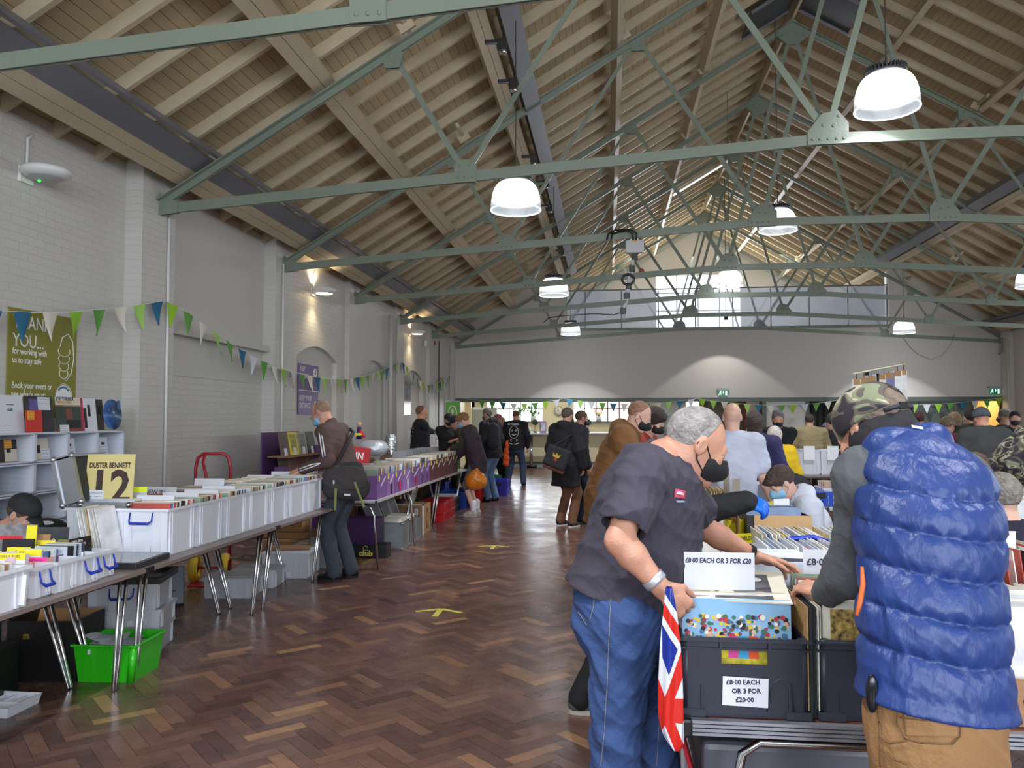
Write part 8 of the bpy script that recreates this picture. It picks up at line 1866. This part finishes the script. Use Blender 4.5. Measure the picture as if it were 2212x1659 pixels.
person('masked man in a grey hooded top beside the tan sweater', ax_(1795, 15.6), 15.6, 118, 1.72, .013, ('c', (104, 110, 130)), legs=(50, 50, 60), hair='buzz', haircol=(86, 80, 76), mask=BLKM, hood=True, sk=3, hp=10)
person('dark jacketed browser half hidden behind the camouflage cap', ax_(1815, 14.6), 14.6, 330, 1.66, .013, ('c', (26, 27, 32)), legs=(40, 40, 46), hair='short', haircol=(40, 36, 34), lean=18, hp=20)
t, J = person('boy in a white hooded top and blue mask seated looking down', 1.54, 6.02, 262, 1.66, .0065, ('c', (200, 206, 220)), legs=(60, 66, 84), hair='mop', haircol=(72, 56, 50), mask=BLUEM, seated=True, sit=.46, lean=24, hp=34, hood=True, inf=.03, hands=((-.12, .4, .74), (.12, .4, .74)), eyes=True, sk=1)
b = MB(); c = J['shL']*.5+J['elL']*.5-J['R']*.082+V(0, -.006, -.02); b.bar(Vector(c+V(-.012, 0, 0)), Vector(c+V(.012, 0, 0)), .008, .03); b.build('flag_badge', mat('badge_red', (150, 60, 90), 0.6), t)
b = MB(); b.bar(Vector(c+V(-.012, -.006, .008)), Vector(c+V(.001, -.006, .008)), .003, .014); b.build('badge_canton', mat('badge_navy', (40, 50, 110), 0.6), t)
stack_chair('red chair with a blue rim under the boy in white', (1.78, 5.98, 0), math.radians(98), (172, 46, 30), (40, 90, 200), False)
t, J = person('grey haired man in a navy jumper seated at the edge with glasses pushed up', 1.98, 4.15, 325, 1.78, .0075, ('c', (26, 28, 48)), legs=(40, 42, 50), hair='short', haircol=(132, 126, 118), seated=True, sit=.40, lean=8, hp=12, w=1.1, inf=.03, hands=((-.3, .45, .8), (.3, .45, .8)), sk=1)
b = MB(); R_ = J['HR']; P_ = lambda x, y, z: Vector(J['head']+R_@V(x, y, z)); b.tube([P_(-.083, -.01, .02), P_(-.082, .04, .06), P_(-.06, .075, .095), P_(.06, .075, .095), P_(.082, .04, .06), P_(.083, -.01, .02)], .0035, 6); b.build('raised_glasses', M_BLACKP, t)
person('person in a white T-shirt seated beyond the navy jumper', ax_(2128, 5.5), 5.5, 340, 1.70, .009, ('c', (206, 210, 218)), .35, (60, 60, 70), hair='short', haircol=(90, 70, 56), seated=True, sit=.48, lean=8, sk=0)
def camo():
 m = bpy.data.materials.new('camouflage'); m.use_nodes = True; N = m.node_tree.nodes; L = m.node_tree.links; p = N['Principled BSDF']; p.inputs['Roughness'].default_value = .85
 tc = N.new('ShaderNodeTexCoord'); mp = N.new('ShaderNodeMapping'); mp.inputs['Scale'].default_value = (1, 1, 1.8); L.new(tc.outputs['Object'], mp.inputs[0]); n = N.new('ShaderNodeTexNoise'); n.inputs['Scale'].default_value = 9; n.inputs['Detail'].default_value = 1.5; n.inputs['Distortion'].default_value = .8; L.new(mp.outputs[0], n.inputs['Vector'])
 r = N.new('ShaderNodeValToRGB'); r.color_ramp.interpolation = 'CONSTANT'; e = r.color_ramp.elements; e[0].color = srgb(46, 42, 48); e[1].position = .44; e[1].color = srgb(92, 84, 76)
 for po, c in ((.50, (126, 132, 104)), (.57, (178, 168, 150)), (.63, (64, 56, 54))): x = e.new(po); x.color = srgb(*c)
 L.new(n.outputs['Fac'], r.inputs[0]); L.new(r.outputs[0], p.inputs['Base Color']); return m
M_CAMO = camo()
person('masked man in a camouflage hooded top and green cap leaning at the edge', ax_(2158, 8.1), 8.1, 112, 1.78, .009, legs=(50, 50, 46), topmat=M_CAMO, hood=True, inf=.04, hair='beanie', haircol=(74, 80, 62), mask=BLKM, lean=32, hp=36, hands=(W(2205, 1035, 8.3), W(2206, 1032, 7.9)), eyes=True, w=1.1)
person('man in a grey felt hat and charcoal coat seen from behind', ax_(2132, 9.6), 9.6, 352, 1.72, .010, ('c', (62, 64, 66)), legs=(40, 40, 44), hair='beanie', haircol=(74, 78, 86), inf=.045, hem=.3, lean=6, hp=18, w=1.15, sk=3, topname='coat')
person('person in a dark olive parka beside the grey felt hat', ax_(2098, 11.2), 11.2, 350, 1.72, .012, ('c', (50, 48, 38)), legs=(40, 40, 44), hair='short', haircol=(48, 42, 36), inf=.05, hem=.3, hood=True, w=1.15, topname='parka')
t, J = person('person in a black puffer jacket with a purple flowered scarf', ax_(2062, 11.6), 11.6, 20, 1.68, .012, ('c', (28, 28, 34)), legs=(40, 40, 44), hair='bob', haircol=(150, 126, 100), inf=.05, hood=True)
blob('flowered_scarf', [ell(J['neck']+J['R']*.16-J['front']*.08-V(0, 0, .06), (.15, .10, .13))], .014, mat('purple_flowers', (126, 96, 190), 0.7, vary=.6, vscale=30, bump=1, bscale=40), t, wrinkles(.02, 3, 1))
person('fair haired person in a maroon jacket beyond the blue body warmer', ax_(2026, 11.0), 11.0, 60, 1.64, .012, ('c', (98, 34, 48)), legs=(40, 40, 44), hair='mop', haircol=(120, 100, 80), lean=14, hp=20, hood=True, inf=.04)
person('auburn haired person just visible past the hanging rack', ax_(1986, 13.5), 13.5, 10, 1.70, .013, ('c', (36, 34, 44)), legs=(40, 40, 44), hair='short', haircol=(82, 48, 44))
person('person in a grey knitted hat by the lit corridor', ax_(2172, 14.2), 14.2, 330, 1.74, .013, ('c', (52, 48, 48)), legs=(40, 40, 44), hair='beanie', haircol=(110, 106, 102), mask=BLKM)
person('dark haired masked man by the lit corridor', ax_(2192, 13.6), 13.6, 200, 1.72, .013, ('c', (40, 40, 52)), legs=(40, 40, 44), hair='short', haircol=(30, 24, 24), mask=(30, 30, 50), hp=14, eyes=True)
# ================================================================= man in the grey T-shirt
def J_from(x, y, face, px, s=1.0, w=1.0):
 a = math.radians(face); J = {'F': V(math.sin(a), math.cos(a), 0), 'R': V(math.cos(a), -math.sin(a), 0), 's': s, 'w': w}
 for k, (u, v, Y) in px.items(): p = atY(u, v, Y); J[k] = V(p.x-x, p.y-y, p.z)
 J['sp'] = unit(J['chest']-J['pelvis']); J['sp2'] = unit(J['neck']-J['chest']); J['front'] = unit(np.cross(J['sp'], J['R'])*-1)
 if J['front']@J['F'] < 0: J['front'] = -J['front']
 for k in 'LR': J['hd'+k] = unit(J['wr'+k]-J['el'+k])
 return J
hx, hy = .06, 2.74
px = dict(pelvis=(1352, 1275, 2.74), waist=(1385, 1190, 2.74), chest=(1405, 1085, 2.74), neck=(1428, 1000, 2.73), shR=(1384, 1028, 2.56), elR=(1338, 1168, 2.44), wrR=(1430, 1272, 2.44), shL=(1462, 1045, 2.92), elL=(1520, 1140, 3.00), wrL=(1632, 1204, 3.06),
   hipR=(1345, 1330, 2.65), hipL=(1350, 1335, 2.83), knR=(1332, 1590, 2.62), anR=(1325, 1870, 2.60), knL=(1408, 1560, 2.86), anL=(1430, 1800, 2.88))
J = J_from(hx, hy, 88, px, 1.02, 1.0)
hf = V(.86, .18, -.44); J['HR'] = headR(hf, up=(0, 0, 1)); p = atY(1503, 962, 2.72); J['head'] = V(p.x-hx, p.y-hy, p.z)
for k in 'LR': J['an'+k][2] = max(J['an'+k][2], .09); J['an'+k][2] = .09
t = thing('person', 'man in a charcoal T-shirt, jeans and black mask browsing at the front crates', 'person', (hx, hy, 0))
HK = {'R': dict(pn=V(-.1, .9, -.3), d=V(.55, .1, -.5), curl=(.9, .9, .5), spread=.03), 'L': dict(pn=V(.1, -.3, -.95), d=V(.93, .12, -.22), curl=(.25, .35, .3), spread=.13)}
blob('body', body_prims(J, handk=HK), .0048, mat('skin_hero', (200, 146, 122), 0.45, bump=0.25, bscale=160, vary=0.12, vscale=12), t)
def ts_prims(J, inf):
 fr = J['front']; w = 1.0
 L = [cone(J['pelvis']-J['sp']*.02-J['F']*.00, J['waist'], .205, .185, J['R'], .82, .05), cone(J['waist'], J['chest'], .180, .172, J['R'], .98, .05), cone(J['chest'], J['chest']+J['sp2']*.06, .172, .15, J['R'], 1.12, .05), ell(J['waist']+J['F']*.055-V(0, 0, .02), (.11, .15, .15), None, .06)]
 for k in 'LR':
  S, E = J['sh'+k], J['el'+k]
  L += [cone(J['neck']-J['sp2']*.05, S, .072, .080, k=.05), cone(S, S+(E-S)*.60, .080, .088, k=.035)]
 L.append(cut(unit(J['pelvis']-J['waist']*1.0+V(-.02, 0, -.10)), J['pelvis']-V(0, 0, .035)))
 L.append(cone(J['neck']+J['sp2']*.03+fr*.03, J['neck']+J['sp2']*.2+fr*.03, .070, .11, k=.008, op=1))
 for k in 'LR':
  S, E = J['sh'+k], J['el'+k]; L.append(cone(E+(E-S)*.05, S+(E-S)*.70, .09, .052, k=.004, op=1))
 return L
ts = blob('t_shirt', ts_prims(J, .012), .006, cloth('charcoal', (64, 60, 73), 0.9, 0.1, 0.3, 60), t, wrinkles(.0125, 1.9, 11, .8))
def jean_prims(J):
 fr = J['F']
 L = [cone(J['pelvis'], (J['hipR']+J['hipL'])/2-V(0, 0, .02), .150, .160, J['R'], 1.0, .05), ell(J['pelvis']*.4+(J['hipR']+J['hipL'])*.3-J['F']*.065-V(0, 0, .02), (.11, .13, .13), None, .05)]
 for k in 'LR': L += [cone(J['hip'+k]-V(0, 0, .02), J['kn'+k], .115, .085, k=.04), cone(J['kn'+k], J['an'+k], .085, .082, k=.02)]
 return L
M_DENIM = cloth('denim', (50, 74, 122), 0.85, 0.3, 0.3, 150)
jn = blob('jeans', jean_prims(J), .007, M_DENIM, t, wrinkles(.012, 2.0, 4, .8))
M_ST = mat('stitch_tan', (150, 140, 130), 0.8)
patch(t, jn, [(1268, 1272), (1262, 1310), (1266, 1345), (1282, 1352)], 'pocket', M_DENIM, .002) if False else None
patch(t, jn, [[(1320, 1290), (1316, 1380), (1312, 1480), (1306, 1580), (1298, 1655)], [(1285, 1270), (1283, 1310), (1274, 1345)], [(1250, 1322), (1268, 1350)], [(1424, 1560), (1418, 1655)]], 'stitched_seam', M_ST, .002, lines=True, r=.0011)
patch(t, ts, [[(1300, 1118), (1326, 1122), (1348, 1132), (1366, 1148)]], 'sleeve_hem', mat('hem_dark', (60, 56, 66), 0.9), .001, lines=True, r=.002)
patch(t, ts, [(1457, 1056), (1478, 1060), (1477, 1078), (1455, 1074)], 'chest_badge', mat('badge_pink', (196, 72, 100), 0.6), .003, 8)
patch(t, ts, [(1461, 1062), (1473, 1064), (1472, 1070), (1460, 1068)], 'badge_band', mat('badge_white', (226, 190, 200), 0.6), .007, 6)
patch(t, ts, [(1460, 1080), (1477, 1083), (1477, 1087), (1460, 1084)], 'badge_word', mat('badge_grey', (150, 160, 180), 0.6), .003, 6)
add_shoes(J, t, mat('shoe_tan', (90, 70, 54), 0.5), mat('sole_tan', (50, 44, 40), 0.6), .01)
add_head_extras(J, t, .0048, 'buzz', (150, 144, 142), BLKM, None, False, True)
b = MB(); cr = unit(J['wrR']-J['elR']); q = J['wrR']-cr*.035; a1 = unit(np.cross(cr, V(0, 1, 0))); a2 = np.cross(cr, a1)
rows = [[Vector(q+cr*(.012*j)+(a1*math.cos(i*2*PI/24)+a2*math.sin(i*2*PI/24))*.036) for i in range(24)] for j in (-1, -.3, .3, 1)]
b.grid(rows, True); o = b.build('silver_bangle', mat('brushed_silver', (196, 198, 204), 0.45, 0.6), t); sm = o.modifiers.new('s', 'SOLIDIFY'); sm.thickness = .003
b = MB(); cr = unit(J['wrL']-J['elL']); q = J['wrL']-cr*.03; a1 = unit(np.cross(cr, V(0, 1, 0))); a2 = np.cross(cr, a1)
rows = [[Vector(q+cr*(.010*j)+(a1*math.cos(i*2*PI/24)+a2*math.sin(i*2*PI/24))*.034) for i in range(24)] for j in (-1, 0, 1)]
b.grid(rows, True); b.build('watch_strap', M_BLACKP, t)
def flag_mat():
 m = bpy.data.materials.new('union_flag_plastic'); m.use_nodes = True; N = m.node_tree.nodes; L = m.node_tree.links; p = N['Principled BSDF']; p.inputs['Roughness'].default_value = .25
 tc = N.new('ShaderNodeTexCoord'); sx = N.new('ShaderNodeSeparateXYZ'); L.new(tc.outputs['Object'], sx.inputs[0])
 def M(op, a, b_=None):
  n = N.new('ShaderNodeMath'); n.operation = op
  for i, v in enumerate((a, b_)):
   if v is None: continue
   if isinstance(v, (int, float)): n.inputs[i].default_value = v
   else: L.new(v, n.inputs[i])
  return n.outputs[0]
 x, z = sx.outputs['X'], M('ADD', sx.outputs['Z'], .34)
 def band(e, w): return M('LESS_THAN', M('ABSOLUTE', e), w)
 d1 = M('ADD', M('MULTIPLY', x, 2.6), z); d2 = M('SUBTRACT', M('MULTIPLY', x, 2.6), z); z2 = M('SUBTRACT', z, .26); d3 = M('ADD', M('MULTIPLY', x, 1.6), z2)
 wh = M('MAXIMUM', M('MAXIMUM', band(d1, .10), band(d2, .10)), M('MAXIMUM', band(z, .06), M('MAXIMUM', band(d3, .05), band(M('ADD', x, .045), .028))))
 rd = M('MAXIMUM', M('MAXIMUM', band(M('ADD', d1, .03), .04), band(M('ADD', d2, .03), .04)), M('MAXIMUM', band(z, .034), M('MAXIMUM', band(d3, .022), band(M('ADD', x, .065), .008))))
 a = N.new('ShaderNodeMix'); a.data_type = 'RGBA'; a.inputs[6].default_value = srgb(30, 50, 150); a.inputs[7].default_value = srgb(225, 228, 236); L.new(wh, a.inputs[0])
 c_ = N.new('ShaderNodeMix'); c_.data_type = 'RGBA'; L.new(a.outputs[2], c_.inputs[6]); c_.inputs[7].default_value = srgb(214, 44, 36); L.new(rd, c_.inputs[0]); L.new(c_.outputs[2], p.inputs['Base Color']); return m
p = atY(1442, 1268, 2.36)
tb = thing('carrier_bag', 'union flag patterned carrier bag hanging from the hand with the silver bangle', 'bag', p, 0)
b = MB(); rows = []
prof = [(0, .012, .010), (.03, .02, .014), (.09, .030, .02), (.16, .040, .022), (.26, .046, .022), (.34, .050, .022), (.40, .046, .02), (.44, .030, .014), (.455, .012, .006)]
for j, (z, wx, wy) in enumerate(prof):
 rows.append([(.72*wx*math.cos(a)*(1+.10*math.sin(5*a+j))+.004+.012*z-(.0 if j < 7 else -.012), wy*math.sin(a)*(1+.35*math.sin(4*a+j*.7)), -z) for a in [2*PI*i/36 for i in range(36)]])
b.grid(rows, True); o = b.build('bag_body', flag_mat(), tb); o.modifiers.new('s', 'SUBSURF').levels = 1; o.modifiers['s'].render_levels = 1
# ================================================================= man in the blue body warmer
hx, hy = .84, 2.06
px = dict(pelvis=(2018, 1480, 2.06), waist=(2012, 1330, 2.10), chest=(2003, 1150, 2.17), neck=(1958, 990, 2.26), shL=(1868, 1035, 2.26), elL=(1838, 1240, 2.36), wrL=(1785, 1280, 2.52), shR=(2070, 1045, 2.22), elR=(2085, 1230, 2.40), wrR=(2040, 1270, 2.6),
   hipL=(1960, 1570, 2.06), hipR=(2075, 1570, 2.02), knL=(1960, 1900, 2.08), knR=(2080, 1900, 2.04), anL=(1950, 2300, 2.0), anR=(2080, 2300, 1.96))
J = J_from(hx, hy, -10, px, 1.04, 1.0)
J['front'] = unit(V(-.15, .95, -.35)); J['R'] = unit(np.cross(J['front'], V(0, 0, 1)))
J['HR'] = headR(V(-.55, .75, -.45)); p = atY(1886, 935, 2.42); J['head'] = V(p.x-hx, p.y-hy, p.z)
for k in 'LR':
 J['kn'+k][2] = .48; J['an'+k] = V(J['kn'+k][0], J['kn'+k][1]-.02, .09)
t = thing('person', 'man in a quilted blue body warmer and tan work trousers with his back turned', 'person', (hx, hy, 0))
HK = {'L': dict(pn=V(.2, .1, -1), d=V(-.55, .75, .05), curl=(.7, .7, .5), spread=.06), 'R': dict(d=V(-.3, 1, 0), pn=V(0, 0, -1))}
blob('body', body_prims(J, handk=HK), .0055, mat('skin_hero'), t)
blob('sweatshirt', [cone(J['neck']-J['sp2']*.08, J['shL'], .065, .078, k=.05), cone(J['neck']-J['sp2']*.08, J['shR'], .065, .078, k=.05), cone(J['shL'], J['elL'], .076, .064, k=.04), cone(J['elL'], J['wrL'], .066, .046, k=.035), cone(J['shR'], J['elR'], .072, .062, k=.04), cone(J['elR'], J['wrR'], .062, .045, k=.035), cone(J['chest'], J['neck'], .12, .06, J['front'], .7, .04)], .006, cloth('grey_fleece', (84, 88, 92), 0.9, 0.08, 0.35, 50), t, wrinkles(.009, 1.8, 9, .8))
AX = J['sp']; O_ = J['pelvis']
def puff(v, n):
 tt_ = (v-O_)@V(.05, -.02, 1.0)+.010*np.sin((v[:, 0])*9+1)+.05*(v[:, 0]-.0)*.5
 u = (tt_/.093+.12) % 1.0
 base = .0125*(np.abs(np.sin(PI*u))**.33)-.008
 rr = np.random.RandomState(5); w = 0
 for i in range(9):
  k = rr.uniform(-1, 1, 3)*V(44, 30, 60)+V(22, 0, 24); w = w+(1-2*np.abs(np.sin(v@k+rr.uniform(0, 6)+1.6*np.sin(v@(rr.uniform(-1, 1, 3)*14)+i)))**.75)
 seam = np.exp(-((u-.0)/.16)**2)+np.exp(-((u-1)/.16)**2)
 up = np.clip(1-(tt_-.44)/.07, 0, 1)
 lowf = np.clip((tt_+.02)/.04, .25, 1); return base*(.35+.65*up)*lowf+w*lowf*.0010*(0.6+1.3*seam)*(.4+.6*up)
fr = J['front']
L = [cone(O_-V(0, 0, .10), J['waist'], .192, .160, fr, .80, .05), cone(J['waist'], J['chest'], .160, .156, fr, .84, .05), cone(J['chest'], J['chest']*.4+J['neck']*.6, .168, .140, fr, .95, .06), cone(J['neck']-V(0, 0, .06), J['shL']-J['sp2']*.03+V(.05, -.02, .0), .098, .070, k=.06), cone(J['neck']-V(0, 0.01, .06), J['shR']+V(-.03, -.02, -.02), .105, .105, k=.06), cut((-.12, 0, -1), O_-V(0, 0, .045))]
L += [cone(J['shL']-V(.05, -.01, -.02), J['shL']*.6+J['elL']*.4-V(.02, 0, 0), .062, .072, k=.02, op=1)]
M_NYL = mat('blue_nylon', (36, 60, 122), 0.42, bump=0.9, bscale=26, stretch=(1, 1, .45), detail=8, vary=.06)
blob('body_warmer', L, .0055, M_NYL, t, puff)
hc = J['neck']+V(.0, -.01, .035)
cl = blob('collar', [cone(hc-J['R']*.055+V(0, 0, -.01), hc+J['R']*.065+V(0, 0, .0), .056, .056, k=.03), cone(hc-J['R']*.055-V(0, 0, .01), hc-J['R']*.09+fr*.09-V(0, 0, .05), .052, .045, k=.03), cone(hc+J['R']*.06, hc+J['R']*.085+fr*.06-V(0, 0, .03), .052, .055, k=.03)], .006, M_NYL, t, wrinkles(.006, 1.2, 6))
patch(t, cl, [(1966, 908), (1992, 912), (1994, 930), (1970, 926)], 'logo_patch', M_INKW, .002, 8)
patch(t, cl, [(1974, 916), (1986, 918), (1986, 922), (1976, 921)], 'logo_mark', mat('logo_navy', (40, 60, 120), 0.5), .006, 4)
b = MB(); P = [rel(t, u, v, Y) for u, v, Y in ((1862, 1225, 2.02), (1864, 1262, 2.0), (1858, 1300, 1.98), (1850, 1330, 1.97))]; b.tube([Vector(x) for x in P], [.004, .006, .006, .004], 8); b.build('orange_zip_edge', mat('orange_trim', (206, 98, 44), 0.6), t)
L = [cone(O_+V(0, 0, .03), (J['hipL']+J['hipR'])/2-V(0, 0, .02),   .146, .150, fr, .80, .05)]
for k in 'LR': L += [cone(J['hip'+k], J['kn'+k], .094, .078, k=.035), cone(J['kn'+k], J['an'+k], .088, .085, k=.02)]
L.append(cut((0, 0, 1), O_-V(0, 0, .03)))
M_TAN = cloth('tan_canvas', (150, 112, 72), 0.8, 0.1, 0.3, 120)
tr = blob('trousers', L, .0065, M_TAN, t, wrinkles(.009, 1.9, 8, .9))
patch(t, tr, [(1946, 1508), (2074, 1512), (2068, 1592), (1958, 1590)], 'back_pocket', M_TAN, .002, 18)
M_ST2 = mat('stitch_brown', (112, 82, 52), 0.8)
patch(t, tr, [[(1942, 1500), (1940, 1560), (1955, 1594), (1990, 1604), (2055, 1606), (2072, 1590), (2079, 1510)], [(1944, 1548), (2010, 1556), (2076, 1550)], [(1900, 1590), (1925, 1606), (1960, 1600)], [(1898, 1500), (1902, 1560), (1905, 1655)], [(1905, 1618), (1935, 1640), (1962, 1650)]], 'stitched_seam', M_ST2, .006, lines=True, r=.0018)
b = MB(); q = rel(t, 1884, 1498, 2.0); b.ball(Vector(q), .03, 14, 10, (.5, .35, 1.5)); b.build('pocketed_phone', mat('phone_black', (24, 26, 32), 0.2), t)
add_shoes(J, t, mat('shoe_tan'), mat('sole_tan'), .01)
add_head_extras(J, t, .0055, 'short', (120, 104, 90), BLKM, None, False, False)
c, R = J['head'], J['HR']; P = lambda x, y, z: c+R@V(x, y, z)
blob('camouflage_cap', [ell(P(0, -.012, .045), V(.092, .112, .095)*1.02, R, .02), cut(R@V(0, -.15, -1), P(0, 0, .018)), ell(P(.0, -.115, .055), V(.045, .04, .036), R, .006, 1)], .005, M_CAMO, t)
blob('black_hood_lining', [ell(P(0, -.03, -.02), V(.088, .098, .10), R, .02), cone(P(-.02, -.02, -.06), P(-.04, .02, -.12), .07, .055, k=.04), cut(R@V(0, .2, 1), P(0, 0, .03))], .0055, cloth('black_lining', (34, 33, 37), .8), t, wrinkles(.004, 1.2, 4))
b = MB(); b.tube([P(-.06, -.10, .022), P(-.03, -.122, .024), P(.03, -.122, .024), P(.07, -.09, .022)], .007, 6); b.build('cap_strap', mat('cap_strap', (40, 40, 50), .6), t)
b = MB(); b.cbox((0, 0, 0), (.03, .006, .02)); o = b.build('strap_buckle', M_BLACKP, t); o.location = Vector(P(-.01, -.127, .024)); o.rotation_euler = Euler((0, 0, .5))
b = MB(); cr = unit(J['wrL']-J['elL']); q = J['wrL']+cr*.0; a1 = unit(np.cross(cr, V(0, 1, 0))); a2 = np.cross(cr, a1)
b.tube([Vector(q+(a1*math.cos(i*2*PI/20)+a2*math.sin(i*2*PI/20))*.034) for i in range(21)], .004, 6, False); b.build('bead_bracelet', mat('dark_beads', (70, 24, 34), 0.4), t)
# ================================================================= pieces of a part go under that part
UNDER = {'iris': 'eye', 'mask_strap': 'face_mask', 'shoe_sole': 'shoe', 'cap_brim': 'cap', 'reflector_rim': 'reflector', 'clip_handle': 'box_body', 'sticker': 'box_body', 'hub': 'wheel', 'latch': 'case_body', 'handwriting': ('price_card', 'price_note', 'note', 'paper', 'card'), 'hand_slot': 'crate_body', 'stitched_seam': ('jeans', 'trousers'), 'badge_band': 'chest_badge', 'badge_word': 'chest_badge', 'badge_canton': 'flag_badge', 'moulded_outline': 'crate_walls', 'hour_strokes': 'face', 'pictogram': 'sign_panel', 'crest_ball': 'crown_crest', 'logo_mark': 'logo_patch', 'strap_buckle': 'cap_strap', 'hand_hole': 'backrest_shell', 'emblem': 'printed_sheet', 'emblem_letters': 'round_emblem', 'sleeve_hem': 't_shirt', 'collar': 'body_warmer', 'warning_sticker': 'box'}
kids = {}
for o in COL.objects:
 if o.parent is not None and o.parent.parent is None: kids.setdefault(o.parent.name, []).append(o)
for par, L_ in kids.items():
 seen = {}
 for o in L_:
  b_ = o.name.split('.')[0]
  if b_ not in UNDER: continue
  u = UNDER[b_]; u = (u,) if isinstance(u, str) else u
  c = [q for q in L_ if q.name.split('.')[0] in u and q is not o and not any(q.location) and not any(q.rotation_euler)]
  if not c: continue
  k = seen.get(b_, 0); seen[b_] = k+1
  o.parent = c[min(k, len(c)-1)]
